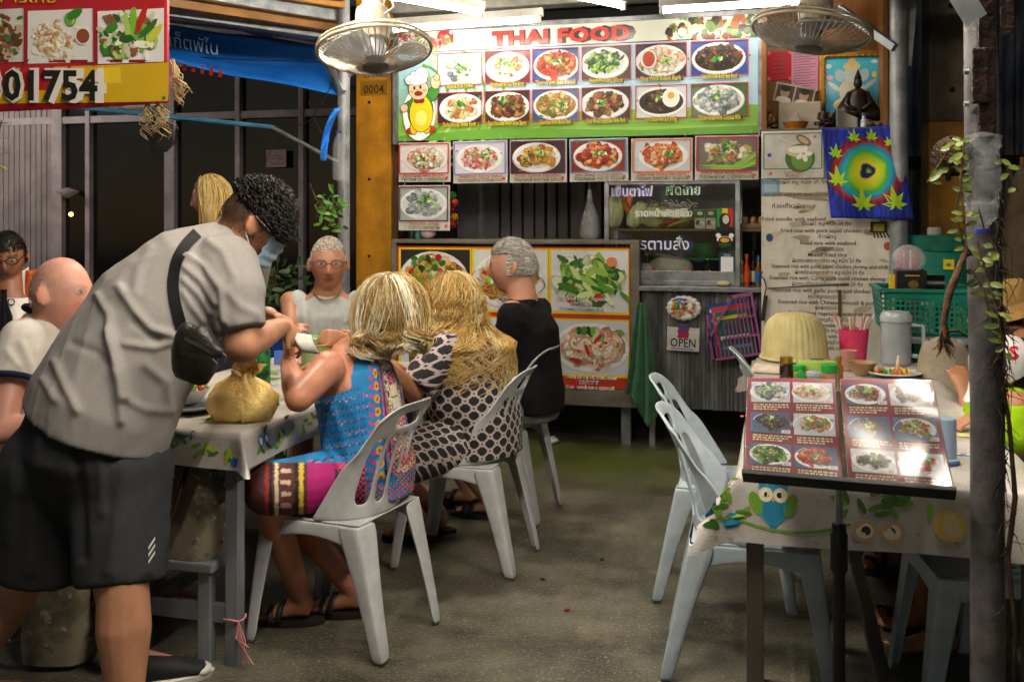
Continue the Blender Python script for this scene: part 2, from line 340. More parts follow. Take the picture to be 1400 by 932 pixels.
for a_, b_ in (((380, 172, 6.6), (330, 260, 6.7)), ((390, 168, 6.6), (455, 112, 6.5)), ((422, 140, 6.5), (470, 190, 6.3))):
    p0, p1 = P(*a_), P(*b_); wr.tube([p0.lerp(p1, t)+Vector((0, 0, -.12*math.sin(t*3.14))) for t in np.linspace(0, 1, 9)], .0035, 5)
tag(wr.build('slack_cable', Mdark), 'thin slack black cables strung by the blue strut', 'cable')
# eave beams, top left
ev = T('eave_beams', 'stacked steel and amber beams along the top left eave', 'beam', P(350, 20, 6.0))
for (x0, y0, x1, y1, d0_, d1_, h, m) in ((180, -26, 470, 22, 5.6, 6.3, .09, Msteel), (180, -6, 470, 38, 5.7, 6.4, .075, Mamber), (180, -42, 470, 4, 5.5, 6.2, .08, Mamber), (180, 10, 470, 52, 5.9, 6.5, .05, Mgal), (180, -66, 470, -14, 5.4, 6.1, .14, Mroof)):
    mb = MB(); mb.bar(P(x0, y0, d0_), P(x1, y1, d1_), .06, h); mb.build('beam', m, ev, bevel=.005)

def post(name, label, px, y, r, z1, m, cat='post', brackets=()):
    p = PY(px, 305, y); t = T(name, label, cat, (p.x, p.y, 0)); mb = MB(); mb.tube([(p.x, p.y, 0), (p.x, p.y, z1)], r, 20); mb.build('shaft', m, t, smooth='auto')
    mb = MB(); mb.box((p.x, p.y, .006), (r*4, r*4, .012)); mb.build('base_plate', m, t)
    for a_, b_, wd in brackets: mb = MB(); mb.bar(a_, b_, wd, wd); mb.build('brace', m, t, bevel=.003)
    return p
gp = post('steel_post', 'round grey steel post beside the yellow timber pillar', 470, 5.75, .038, 3.05, Mgal, brackets=[(PY(470, 126, 5.7), PY(432, 40, 5.9), .03), (PY(474, 105, 5.75), PY(505, 78, 5.75), .03)])
post('steel_post', 'round grey steel post at the right end of the stall', 1229, 6.0, .05, 3.05, Mgal, brackets=[(PY(1224, 66, 5.95), PY(1148, 12, 6.2), .045), (PY(1238, 92, 6.05), PY(1246, 2, 6.05), .06)])
yp = T('yellow_pillar', 'worn yellow timber pillar stencilled 0004 beside the menu wall', 'pillar', PY(511, 560, 6.45))
a, b = PY(489, 300, 6.5), PY(537, 300, 6.5)
mb = MB(); mb.bb((a.x, 6.47, 0), (b.x, 6.62, 3.05)); mb.build('timber', Myel, yp, bevel=.008)
mb = MB(); mb.bb((b.x+.002, 6.5, 0), (b.x+.035, 6.6, 3.0)); mb.build('edge_batten', mat('rusty_brown', '#6b4a2a', '#3f2a18', rough=.6), yp)
q = PY(511, 128, 6.47); pr = PR(wallframe((q.x, 6.4695, q.z))); pr.rect(-.1, -.015, .1, .09, '#8a6414'); pr.text('0004', 0, .0, .085, '#1c1508', off=.008, width=.15); pr.text('LHP', -.02, .11, .06, '#2a2010', off=.008, width=.1); pr.build('stencil', print_m(), yp, vc=True)
for z in (140, 245, 350): q = PY(505, z, 6.47); mb = MB(); mb.lathe([(.011, 0), (.011, .008), (.005, .01)], (q.x, 6.472, q.z), 10, Euler((math.pi/2, 0, 0)).to_matrix()); mb.build('bolt', Mdark, yp)

Mwhite = mat('white_enamel', '#d8d6cf', '#b9b5aa', rough=.4, scale=6)
def tube_light(label, p0, p1, up=(0, 0, 1), k=1.):
    Mtube = mat('tube_light%.2f' % k, '#fff4e2', '#fff4e2', emis=TUBE*k, rough=.3)
    p0, p1 = Vector(p0), Vector(p1); t = T('fluorescent_light', label, 'tube light', (p0+p1)/2, 'fluorescent tubes under the roof')
    d = (p1-p0).normalized(); U = Vector(up)
    mb = MB(); mb.bar(p0-d*.02+U*.045, p1+d*.02+U*.045, .05, .05, up); mb.build('batten', Mwhite, t, bevel=.006)
    for p in (p0, p1):
        mb = MB(); mb.bar(p-d*.018, p+d*.006, .034, .046, up); mb.build('end_cap', Mwhite, t, bevel=.004)
    mb = MB(); mb.tube([p0+d*.01, p1-d*.01], .015, 10); mb.build('tube', Mtube, t, smooth='auto')
    mb = MB(); mb.tube([(p0+p1)/2+U*.07, Vector((*((p0+p1)/2)[:2], RZ))], .006, 6); mb.build('hanger', Mgal, t)
z = PY(600, 34, 6.2).z
tube_light('lit tube above the left end of the menu banner', PY(537, 41, 6.0), PY(738, 27, 6.0), k=.11)
tube_light('lit tube above the right end of the menu banner', PY(906, 15, 6.0), PY(1140, 0, 6.0), k=.11)
tube_light('lit slanting tube above the gap before the red title', P(657, 18, 6.0), P(657, 18, 6.0)+(P(556, 0, 5.65)-P(657, 18, 6.0)).normalized()*1.2, k=.15)
tube_light('lit slanting tube at top edge right of red title', P(852, 9, 6.0), P(852, 9, 6.0)+(P(556, 0, 5.65)-P(657, 18, 6.0)).normalized()*1.2, k=.15)
tube_light('lit tube of the neighbouring shop behind the red banner', (-7.9, 6.7, 2.85), (-6.9, 6.7, 2.85), k=.5)  # tube added beyond the left edge to brighten the shop front
tube_light('lit tube hung over the left dining table', (-1.95, 3.3, 2.75), (-1.95, 4.5, 2.75))
tube_light('lit tube hung over the right dining table', (.5, 1.95, 2.75), (.5, 3.15, 2.75))
tube_light('lit tube hung over the aisle between the tables', (-.85, 1.15, 2.75), (-.85, 2.35, 2.75))
hb = MB(); hb.bb((PY(540, 40, 6.5).x, 6.42, PY(540, 22, 6.5).z), (PY(1215, 10, 6.42).x, 6.56, 3.05)); tag(hb.build('header_beam', mat('pale_header', '#8f8d86', '#6d6a63', rough=.6), bevel=.006), 'pale header beam above the big menu banner', 'beam')
# ================================================================== FOOD PICTURES
GREEN = ['#2f6b1e', '#4f8f2a', '#1f4a18', '#7fb043', '#a5c95a']
PAL = dict(
 white=['#b4bcc0', '#d4d8d8', '#949ea4', '#6d7880', '#a8b89a', '#e0e0d8'], noodle=['#d8a94a', '#c98d2e', '#e7c77a', '#a86a1f', '#7d4a18', '#e3b55c'],
 red=['#b5341a', '#d4552a', '#8c2412', '#e07a3a', '#c9401f', '#f0a860'], green=GREEN+['#16351a', '#204d22'], brown=['#7b4a22', '#5c3316', '#a06a35', '#3c2412', '#c08a4a'],
 shrimp=['#e07f3c', '#f0a468', '#c85a22', '#f6c79a', '#d86a2c', '#b84a1c'], soup=['#c99a55', '#b27a35', '#dcb878', '#8d6a2c', '#6d8a34', '#e8d8a8'],
 rice=['#e0d8b4', '#d4c080', '#b89a58', '#ece4c4', '#8fa04a', '#c8683a'], cream=['#f2e8d8', '#e9d8c0', '#d99a7a', '#e7b79a', '#fff6ea'], dark=['#241c18', '#3a2a20', '#5a3a28', '#171310', '#6b4a35'],
 pink=['#e8a8a0', '#d9807a', '#f2d0c8', '#c86a5e', '#e9e4da'], veg=['#5f9a35', '#86bd4a', '#2d6622', '#b9d880', '#dfe8b0', '#3f7d2a', '#e9edd0'])
def jit(c, rng, a=.16):
    c = C3(c); k = 1+rng.uniform(-a, a); return tuple(min(1, max(0, x*k)) for x in c)
def food(pr, x0, z0, x1, z1, pal, seed, bg='#e9ebee', plate='#f3f4f4', garnish='veg', n=110, style='mix', accent=None, bowl=False, rim=None):
    rng = random.Random(seed); W, H = x1-x0, z1-z0; cx, cz = (x0+x1)/2+rng.uniform(-.04, .04)*W, (z0+z1)/2; s = min(W, H*1.3)
    pr.rect(x0, z0, x1, z1, bg); bgc = C3(bg)
    for i in range(5):
        pr.poly([(x0, z0+H*i/6), (x1, z0+H*(i/6-.03)+H*.05), (x1, z0+H*(i/6+.14)), (x0, z0+H*(i/6+.12))], tuple(c*(1-.05*(i % 3)) for c in bgc))
    rx, rz = min(.5*W, .78*H), .47*H
    if plate:
        pc = C3(plate); pr.ell(cx, cz-.02*H, rx*1.0, rz*1.0, tuple(c*.55 for c in pc), 26); pr.ell(cx, cz, rx, rz, tuple(c*.86 for c in pc), 26); pr.ell(cx-.005*W, cz+.012*H, rx*.96, rz*.95, pc, 26)
        if rim: pr.ell(cx, cz+.01*H, rx*.9, rz*.88, rim, 26)
        pr.ell(cx, cz+.004*H, rx*.8, rz*.78, tuple(c*.82 for c in pc), 24)
    P_ = PAL[pal]; fr = .88 if plate else .98; fx, fz = rx*fr, rz*fr*.92
    if bowl: pr.ell(cx, cz, fx, fz, jit(P_[1], rng, .1), 24)
    for i in range(n):
        t = i/n; q = rng.uniform(0, 6.283); rr = math.sqrt(rng.random())*(1-.25*t); px, pz = cx+fx*rr*math.cos(q)*.9, cz+fz*rr*math.sin(q)*.9+.05*H*t
        c = jit(rng.choice(P_), rng); sz = s*(.11-.06*t)*rng.uniform(.6, 1.25)
        if style == 'noodle' and rng.random() < .72:
            a = rng.uniform(0, 6.28); pr.arc(px, pz, sz*rng.uniform(1.1, 2.3), a, a+rng.uniform(.9, 2.6), s*.012, c, 6, .7)
        elif style == 'leaf' and rng.random() < .65: pr.blob(px, pz, sz*.5, c, rng, 2.6, 7)
        elif style == 'grain' and rng.random() < .8: pr.blob(px, pz, s*.011, c, rng, 2, 5)
        elif style == 'shrimp' and rng.random() < .3:
            a = rng.uniform(0, 6.28); pr.arc(px, pz, sz*.8, a, a+4.2, sz*.62, c, 9, .9); pr.arc(px-.002, pz+.003, sz*.85, a+.3, a+3.3, sz*.2, jit(P_[3], rng, .1), 8, .9)
        else:
            pr.blob(px, pz, sz, tuple(v*.62 for v in c), rng, rng.uniform(1, 1.8), 8); pr.blob(px-.08*sz, pz+.12*sz, sz*.82, c, rng, rng.uniform(1, 1.6), 8)
            if rng.random() < .35: pr.blob(px-.2*sz, pz+.3*sz, sz*.25, tuple(min(1, v*1.5+.12) for v in c), rng, 1.6, 6)
    if garnish:
        gx, gz = cx+rng.uniform(-.12, .12)*W, cz+rng.uniform(-.02, .2)*H
        for i in range(14):
            pr.blob(gx+rng.gauss(0, .06)*W, gz+rng.gauss(0, .05)*H, s*.045*rng.uniform(.5, 1.1), jit(rng.choice(PAL[garnish]), rng), rng, 1.7, 7)
    for c, k in (accent or ()):
        for i in range(k): pr.blob(cx+rng.gauss(0, .5)*fx, cz+rng.gauss(0, .45)*fz, s*.032*rng.uniform(.6, 1.3), jit(c, rng), rng, 1.6, 7)
    if plate: pr.arc(cx, cz+.005*H, rx*.9, 2.1, 3.0, rx*.03, '#ffffff', 6, rz/rx)
def redframe(pr, x0, z0, x1, z1, col='#c9303a', wd=.006):
    for a, b in (((x0, z0), (x1, z0)), ((x1, z0), (x1, z1)), ((x1, z1), (x0, z1)), ((x0, z1), (x0, z0))): pr.line(a, b, wd, col)
# ================================================================== MENU BANNER
BY = 6.40
PRT = print_m()
c00, c10, c11, c01 = PY(545, 192, BY), PY(1036, 184, BY), PY(1036, 20, BY), PY(545, 46, BY)
BX0, BX1, BZ0, BZ1 = c00.x, c10.x, (c00.z+c10.z)/2, (c11.z+c01.z)/2; BW, BH = BX1-BX0, BZ1-BZ0
ban = T('menu_banner', 'large THAI FOOD menu banner with twelve dish photos and cartoon cook', 'sign', (BX0+BW/2, BY, BZ0))
mb = MB(); mb.bb((BX0, BY, BZ0), (BX1, BY+.03, BZ1)); mb.build('board', Mwhite, ban)
mb = MB(); mb.bb((BX1+.001, BY-.02, BZ0-.02), (BX1+.035, BY+.03, BZ1+.03)); mb.bb((BX0-.035, BY-.02, BZ0-.02), (BX0-.001, BY+.03, BZ1+.03)); mb.bb((BX0, BY-.015, BZ1+.001), (BX1, BY+.03, BZ1+.03)); mb.build('edge_trim', Msteel, ban)
Xb = wallframe((BX0, BY-.0006, BZ0))
pr = PR(Xb); U = lambda px: (px-545)/491*BW; V = lambda py: (188-py)/155*BH
for i in range(10): t = i/9; pr.rect(0, BH*(.0+.081*i), BW, BH*(.0+.081*(i+1)), tuple(np.array(C3('#6fb03a'))*(1-t)+np.array(C3('#a9d4ee'))*t) if i > 2 else jit('#8cc04a', random, .1))
pr.poly([(U(600), BH*.22), (BW, BH*.24), (BW, BH*.8), (U(600), BH*.8)], '#b7dcf2')
for i in range(9):
    pr.arc(U(560)+i*.03, BH*.36, .16+.035*i, .4*i*.2-1.9, 1.4, .018, ['#7fb53c', '#a8cf62', '#5f9a2c', '#c4e08c'][i % 4], 12, 1.1)
pr.poly([(0, 0), (BW, 0), (BW, BH*.07), (BW*.7, BH*.05), (BW*.3, BH*.1), (0, BH*.05)], '#6aa836')
pr.line((0, BH*.815), (BW, BH*.815), .008, '#27406b')
pr.rect(0, BH*.82, BW, BH, '#eef0e2')
rng = random.Random(3)
for i in range(90):
    x = rng.uniform(0, .42); pr.blob(x, BH*(.83+.16*rng.random()), .03*rng.uniform(.5, 1.1), jit(rng.choice(['#d8332a', '#e86a5a', '#7fb04a', '#f0d8d0', '#c02020', '#e9e4da']), rng), rng)
for i in range(140):
    x = BW-rng.uniform(0, .55); pr.blob(x, BH*(.83+.16*rng.random()), .035*rng.uniform(.5, 1.1), jit(rng.choice(['#3c6a22', '#7d3418', '#e9e4d2', '#2a1c14', '#a85a2a', '#6d9a3a', '#f2e6c0']), rng), rng)
pr.rect(.40, BH*.826, U(682), BH*.998, '#f4f3e4')
pr.build('artwork', PRT, ban, vc=True)
pr = PR(Xb, k0=.012); pr.text('THAI FOOD', U(777), BH*.845, BH*.165, '#d42a1c', off=.045, width=U(872)-U(683), outline=.035, oc='#3a0d08'); pr.build('title', PRT, ban, vc=True)
DISH = [('white', 'noodle', 'Suki Soup With Chicken'), ('rice', 'grain', 'Fried Noodles Pad Thai With Shrimp'), ('red', 'mix', 'Tom Yam Sea Food'), ('green', 'leaf', 'Fried Morning Glory'), ('cream', 'mix', 'Rice With Roast Pork'), ('dark', 'mix', 'Fried Noodle Soup Sea Food'),
        ('rice', 'noodle', 'Boiled Soup With Pork'), ('brown', 'mix', 'Fried Noodle With Soya Sauce'), ('soup', 'mix', 'Clear Soup With Minced Pork'), ('brown', 'mix', 'Fried Mixed Vegetables With Pork'), ('dark', 'grain', 'Fried Chicken With Basil and Egg'), ('white', 'mix', 'Chicken Soup With Coconut Milk')]
BGS = ['#cfd8de', '#6a2018', '#2a4a8c', '#4a3c34', '#30303a', '#1f4a9c', '#2a1c1c', '#3a2018', '#3c5a8c', '#3a2c28', '#d8dcde', '#4a6a3a']
COLX = [(604, 668), (673, 736), (740, 803), (808, 873), (880, 946), (952, 1024)]
for k, (pal, sty, cap) in enumerate(DISH):
    a, b = COLX[k % 6]; z1 = BH*(.79 if k < 6 else .43); z0 = BH*(.5 if k < 6 else .15)
    pr = PR(Xb, k0=.006); food(pr, U(a), z0, U(b), z1, pal, 40+k, BGS[k], n=85, style=sty, accent=[('#c0281c', 4), ('#5f9a2c', 6)] if k in (2, 5, 7, 9) else [('#4f8f3a', 5)], bowl=pal in ('red', 'soup', 'white', 'dark'))
    if k == 4: pr.ell(U(897), BH*.66, .05, .06, '#f0f0ee'); pr.ell(U(897), BH*.66, .04, .05, '#b5482c')
    if k == 10: pr.ell(U(926), BH*.32, .055, .06, '#f7f5ee'); pr.ell(U(926), BH*.34, .022, .022, '#e8a830')
    redframe(pr, U(a), z0, U(b), z1); pr.text(cap, (U(a)+U(b))/2, z0-.022, .045, '#e8dc3a', off=.01, width=(U(b)-U(a))*(.62+.3*((k*7) % 5)/5), outline=.03, oc='#4a4a10')
    pr.build('dish_photo', PRT, ban, vc=True)
# cartoon cook (generic): drawn as flat print
pr = PR(Xb, k0=.016)
def cc(px, py): return U(px), V(py)
def E(px, py, w_, h_, c, rot=0, ol=True):
    x, z = cc(px, py)
    if ol: pr.ell(x, z, w_*.00535+.004, h_*.00535+.004, '#20180f', 20, rot)
    pr.ell(x, z, w_*.00535, h_*.00535, c, 20, rot)
E(577, 150, 22, 34, '#ffffff', ol=False); E(566, 174, 7, 4, '#c0281c'); E(593, 172, 7, 4, '#c0281c'); E(569, 170, 5, 8, '#e8c820'); E(588, 169, 5, 8, '#e8c820')
E(563, 138, 9, 6, '#3c8a30', .5); E(597, 122, 7, 10, '#3c8a30', -.5); E(555, 141, 5, 5, '#f0c39a'); E(601, 106, 6, 8, '#f0c39a', .2); E(603, 99, 3.5, 4, '#f0c39a')
E(579, 146, 17, 24, '#3c8a30'); E(580, 150, 15.5, 23, '#f2d21c'); E(578, 128, 9, 7, '#f2d21c', ol=False); E(580, 156, 8, 10, '#f8e878', ol=False)
E(580, 131, 4, 3, '#a01818'); E(574, 131, 4, 3, '#a01818'); E(576, 115, 13, 13, '#f3c8a0'); E(570, 113, 1.6, 2.4, '#20180f', ol=False); E(579, 112, 1.6, 2.4, '#20180f', ol=False); E(575, 117, 2.6, 2.2, '#eaa07a', ol=False); E(576, 121, 5, 2.4, '#8a2018'); E(566, 118, 3, 2, '#ee9a80', ol=False); E(585, 117, 3, 2, '#ee9a80', ol=False)
E(571, 98, 8, 8, '#ffffff'); E(581, 94, 9, 9, '#ffffff'); E(563, 101, 6, 6, '#ffffff'); E(576, 103, 12, 5, '#ffffff', .1); E(576, 99, 9, 6, '#ffffff', ol=False)
pr.build('cartoon_cook', PRT, ban, vc=True)
CARDS = [((545, 194), (616, 249), 'cream', 'mix', 'Rice Soup with Shrimp', 'Рисовый суп с креветками', '#c02438', '#e9e6e2'), ((620, 192), (694, 251), 'pink', 'leaf', 'Seafood Spicy salad', 'Морепродукты Острый салат', '#8a8ab8', '#d9d6e8'), ((697, 190), (775, 250), 'noodle', 'noodle', 'Fried Yellow Noodles', 'Жареный желтый лапша', '#5a2a5a', '#3a2a2c'),
         ((779, 189), (859, 249), 'red', 'mix', 'Stir fried curry paste', 'Жареный пасту карри', '#3a8ab0', '#8a2a14'), ((863, 188), (947, 248), 'shrimp', 'shrimp', 'Deep fried shrimp with garlic', 'Жареные креветки с чесноком', '#d8702c', '#cdd2da'), ((950, 184), (1037, 246), 'rice', 'grain', 'Fried Rice with Shrimp', 'Жареный рис с креветками', '#b82a3c', '#7a6a6a'),
         ((545, 253), (615, 315), 'white', 'noodle', 'Noodle soup', 'Суп с лапшой', '#6a2a4a', '#a8b8b0')]
CY = 6.345
for k, ((xa, ya), (xb, yb), pal, sty, en, ru, fc, bg) in enumerate(CARDS):
    p0, p1 = PY(xa, yb, CY), PY(xb, ya, CY); W, H = p1.x-p0.x, p1.z-p0.z
    t = T('dish_card', 'laminated card of %s hanging under the menu banner' % en.lower(), 'menu card', (p0.x+W/2, CY, p0.z), 'laminated dish cards')
    X = wallframe((p0.x, CY, p0.z)) @ Matrix.Rotation(random.uniform(-.012, .012), 4, 'Y')
    mb = MB(X); mb.bb((0, -.003, 0), (W, 0, H)); mb.build('sheet', Mwhite, t)
    pr = PR(X, k0=.0004); food(pr, .012, H*.215, W-.012, H-.012, pal, 70+k, bg, n=130, style=sty, plate='#f2f2f0' if k != 5 else None, bowl=k in (0, 6), accent=[('#c0281c', 5), ('#5f9a2c', 7)] if k in (0, 1, 3) else ([('#8fc04a', 10), ('#6aa02c', 10)] if k == 5 else [('#4f8f3a', 4)]))
    if k == 5:
        for q in range(6): pr.poly([(.012, H*(.24+.02*q)), (W*.7, H*(.22+.012*q)), (W-.012, H*(.3+.06*q)), (W-.012, H*(.34+.06*q)), (W*.6, H*(.25+.016*q))], ['#6aa02c', '#a8cc5a', '#8abc3e'][q % 3])
    redframe(pr, .012, H*.215, W-.012, H-.012, fc, .009); pr.build('photo', PRT, t, vc=True)
    pr = PR(X, k0=.004); pr.text(en, W/2, H*.125, .034, '#d05a1c', off=.008, width=min(W*.8, .019*len(en))); pr.text(ru, W/2, H*.035, .034, '#5a6a1c', off=.006, width=min(W*.86, .0185*len(ru))); pr.ell(W*.93, H*.1, .011, .011, '#c86a4a'); pr.build('caption', PRT, t, vc=True)
    mb = MB()
    for fx in (.12, .88): mb.tube([X @ Vector((W*fx, .004, H-.01)), X @ Vector((W*fx, 0, H+.035))], .003, 6)
    mb.build('hook', Msteel, t)
# ================================================================== COUNTER WITH POSTER
KY = 6.26
kx0, kx1 = PY(541, 400, KY).x, PY(872, 400, KY).x; kz1, kz0 = PY(700, 333, KY).z, PY(800, 528, KY).z
ctr = T('stall_counter', 'sheet metal stall counter carrying the red framed dish poster', 'counter', ((kx0+kx1)/2, KY+.2, 0))
mb = MB(); mb.bb((kx0+.02, KY+.02, kz0-.1), (kx1, KY+.62, kz1-.02)); mb.build('body', Mcorr, ctr, bevel=.004)
mb = MB(); mb.bb((kx0-.02, KY-.02, kz1), (kx1+.01, KY+.66, kz1+.025)); mb.build('top_rail', mat('worn_timber', '#7d776b', '#5a5348', rough=.7, scale=6, stretch=(.3, 1, 1)), ctr, bevel=.004)
for xa, xb in ((kx1-.045, kx1+.012), (kx0-.02, kx0+.012)): mb = MB(); mb.bb((xa, KY-.022, kz0-.05), (xb, KY+.018, kz1)); mb.build('end_stile', MATS['worn_timber'], ctr)
mb = MB(); mb.bb((kx0, KY-.01, kz0-.12), (kx1, KY+.018, kz0-.012)); mb.build('lower_plank', MATS['worn_timber'], ctr)
for x in (kx0+.1, kx1-.12):
    for y in (KY+.1, KY+.5): mb = MB(); mb.bb((x, y, 0), (x+.06, y+.06, kz0-.1)); mb.build('leg', Mgal, ctr)
pt = T('dish_poster', 'red poster with yellow framed dish photos fixed on the counter front', 'poster', ((kx0+kx1)/2, KY, kz0))
PX0, PX1, PZ0_, PZ1_ = kx0+.015, kx1-.05, kz0-.005, kz1-.02; W, H = PX1-PX0, PZ1_-PZ0_
Xp = wallframe((PX0, KY-.006, PZ0_)); mb = MB(Xp); mb.bb((0, -.006, 0), (W, 0, H)); mb.build('sheet', mat('poster_red', '#c8401e', '#b83616', rough=.4), pt)
CAPS = [('Fried noodles Thai style', '泰式炒面', 'Жареная лапша'), ('Papaya salad', '木瓜沙拉', 'Салат Куриный'), ('Stir fried mixed vegetable', '炒蔬菜杂', 'Жаренный смешанный овощ'), ('Green curry with chicken', '绿咖喱鸡', 'Зелёный карри'), ('Tom yam with seafood', '冬阴功海鲜', 'Том Ям'), ('Coconut milk soup with chicken, seafood', '椰奶汤鸡/海鲜', 'Кокосовый суп с курицей')]
PSP = [('noodle', 'noodle', '#2c2a2a'), ('noodle', 'noodle', '#e6e6e2'), ('veg', 'leaf', '#e6e6ea'), ('green', 'mix', '#e4e6ea'), ('soup', 'mix', '#dfe2e8'), ('cream', 'shrimp', '#cfd6e0')]
for k in range(6):
    i, j = k % 3, 1-k//3; cw, chh = W/3, (H-.0)/2; xa, xb = i*cw+.025-(.01 if i else 0), (i+1)*cw-.012; za, zb_ = j*chh+(.035 if j else .085), (j+1)*chh-.022
    pr = PR(Xp, k0=.0005); pr.rect(xa-.016, za-.016, xb+.008, zb_+.012, '#f0d414')
    pal, sty, bg = PSP[k]; food(pr, xa, za, xb, zb_, pal, 90+k, bg, n=170, style=sty, plate='#f2f2f2' if k != 2 else None, bowl=k > 2, accent=[('#c0281c', 5), ('#6aa02c', 8)])
    if k == 0:
        for q in range(9): pr.ell(xa+.1+.05*(q % 5), zb_-.06-.03*(q//3), .025, .018, GREEN[q % 4], 9, q)
        pr.ell(xa+.27, zb_-.05, .022, .02, '#b01818'); pr.ell(xa+.09, za+.06, .026, .024, '#b01818'); pr.ell(xa+.05, za+.08, .07, .03, '#a5c95a', 14, .4)
    if k == 1: pr.ell(xb-.12, zb_-.1, .07, .08, '#8fb82c', 18); pr.ell(xb-.12, zb_-.1, .055, .065, '#c4dc6a', 18)
    if k == 2:
        for q in range(46): pr.blob((xa+xb)/2+random.gauss(.02, .075), (za+zb_)/2+random.gauss(.01, .055), random.uniform(.012, .026), jit(['#a5cf5a', '#d9e8a0', '#5f9a35', '#3a7a2a'][q % 4], random), random, 3, 8, -.8+random.gauss(0, .7))
        pr.ell(xb-.1, zb_-.07, .035, .03, '#e0845a'); pr.ell((xa+xb)/2+.06, za+.09, .028, .03, '#c8281c'); pr.ell(xa+.13, za+.08, .03, .02, '#c8281c')
    if k == 5:
        for q, (dx, dz) in enumerate(((-.02, .02), (.06, .0), (-.08, .03))): pr.arc((xa+xb)/2+dx, (za+zb_)/2+dz, .035, q, q+4.3, .028, '#f2ddc8', 10); pr.arc((xa+xb)/2+dx, (za+zb_)/2+dz, .045, q+.2, q+3, .01, '#e08a5a', 10)
        for q in range(3): pr.blob((xa+xb)/2+.06-.07*q, (za+zb_)/2+.06-.07*q, .016, '#c0281c', random, 3.2, 7, .9+q)
        for q in range(8): pr.ell((xa+xb)/2-.06+.03*(q % 4), zb_-.05-.02*(q//4), .02, .015, GREEN[q % 4], 8, q)
    e, c, r = CAPS[k]; xm = (xa+xb)/2 if k != 2 else xa+.2
    zc = za+.075 if j else .06
    pr.text(e, xm, zc, .03, '#20201c', off=.004, width=min(.3, .0125*len(e)), outline=.05); pr.text(c, xm, zc-.034, .028, '#20201c', outline=.05, width=.12); pr.text(r, xm, zc-.065, .028, '#2c4a8c' if j else '#c83a20', off=.002, outline=.05, width=min(.3, .0125*len(r)))
    pr.build('dish_photo', PRT, pt, vc=True)
for k, px in enumerate((766, 787)):
    q = PY(px, 520, KY-.02); mb = MB(); mb.bb(q+Vector((-.011, -.012, -.05)), q+Vector((.011, .01, .012))); tag(mb.build('red_clip', mat('red_plastic', '#e0202c', rough=.35), bevel=.004, loc=q), 'small red plastic clip at poster bottom, %s of the pair' % ('left' if k == 0 else 'right'), 'clip', 'red clips')
# dark plinth of the stall
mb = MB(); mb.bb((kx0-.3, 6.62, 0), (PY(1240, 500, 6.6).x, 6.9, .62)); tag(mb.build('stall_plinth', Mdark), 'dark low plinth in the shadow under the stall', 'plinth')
GX0, GX1 = kx1+.02, PY(1041, 400, KY).x; gz1 = PY(950, 392, KY).z; gz0 = PY(950, 560, KY).z
crt = T('metal_cart', 'grey ribbed metal food cart under the glass display case', 'cart', ((GX0+GX1)/2, KY+.2, 0))
for k in range(5):
    x0 = GX0+(GX1-GX0)*k/5; x1 = GX0+(GX1-GX0)*(k+1)/5; mb = MB()
    mb.sheet(lambda u, v: (x0+u*(x1-x0), KY+.03-.012*max(0, min(1, 6*math.sin(u*6.283*1.0)))-.004*math.sin(u*40)-.003*(k % 2), gz0+v*(gz1-.03-gz0)), 28, 1, .003); mb.build('ribbed_panel', Mcorr, crt)
mb = MB(); mb.bb((GX0-.01, KY-.03, gz1-.028), (GX1+.02, KY+.7, gz1)); mb.build('worktop', Msteel, crt, bevel=.003)
for x in (GX0+.04, GX1-.06): 
    for y in (KY+.1, KY+.58): mb = MB(); mb.bb((x, y, 0), (x+.035, y+.035, gz0+.1)); mb.build('leg', Mgal, crt)
mb = MB(); mb.bb((GX0, KY+.05, gz0), (GX1, KY+.66, gz0+.03)); mb.build('bottom_shelf', Mcorr, crt)
# glass case
VY = KY+.1
vx0, vx1 = PY(826, 300, VY).x, PY(1012, 300, VY).x; vz0, vz1 = gz1+.002, PY(900, 246, VY).z; VD = .42
case = T('glass_display_case', 'glass food case with white Thai lettering full of vegetables', 'display case', ((vx0+vx1)/2, VY+.2, vz0))
mb = MB()
for x in (vx0, vx1-.03):
    for y in (VY, VY+VD-.03): mb.bb((x, y, vz0), (x+.03, y+.03, vz1))
for z in (vz0, vz1-.03):
    for y in (VY, VY+VD-.03): mb.bb((vx0+.03, y+.002, z), (vx1-.03, y+.028, z+.03))
mb.bb((vx0+.032, VY+.004, vz0+.03), (vx1-.032, VY+.02, vz0+.09)); mb.build('aluminium_frame', Msteel, case, bevel=.003)
def pane_mat(name, tint, gloss=1.0, rough=.04):
    m = bpy.data.materials.new(name); m.use_nodes = True; N = m.node_tree.nodes; L = m.node_tree.links; N.remove(N['Principled BSDF'])
    tr = N.new('ShaderNodeBsdfTransparent'); tr.inputs[0].default_value = (*tint, 1); gl = N.new('ShaderNodeBsdfGlossy'); gl.inputs['Roughness'].default_value = rough
    nz = N.new('ShaderNodeTexNoise'); nz.inputs['Scale'].default_value = 9; bp = N.new('ShaderNodeBump'); bp.inputs['Strength'].default_value = .08; L.new(nz.outputs[0], bp.inputs['Height']); L.new(bp.outputs[0], gl.inputs['Normal'])
    fr = N.new('ShaderNodeFresnel'); fr.inputs[0].default_value = 1.45; ml = N.new('ShaderNodeMath'); ml.operation = 'MULTIPLY'; ml.inputs[1].default_value = gloss; L.new(fr.outputs[0], ml.inputs[0])
    mx = N.new('ShaderNodeMixShader'); L.new(ml.outputs[0], mx.inputs[0]); L.new(tr.outputs[0], mx.inputs[1]); L.new(gl.outputs[0], mx.inputs[2]); L.new(mx.outputs[0], N['Material Output'].inputs[0]); return m
Mclear = pane_mat('clear_glass', (.95, .97, .96))
mb = MB(); mb.bb((vx0+.03, VY+.012, vz0+.09), (vx1-.03, VY+.016, vz1-.03)); mb.build('front_pane', Mclear, case)
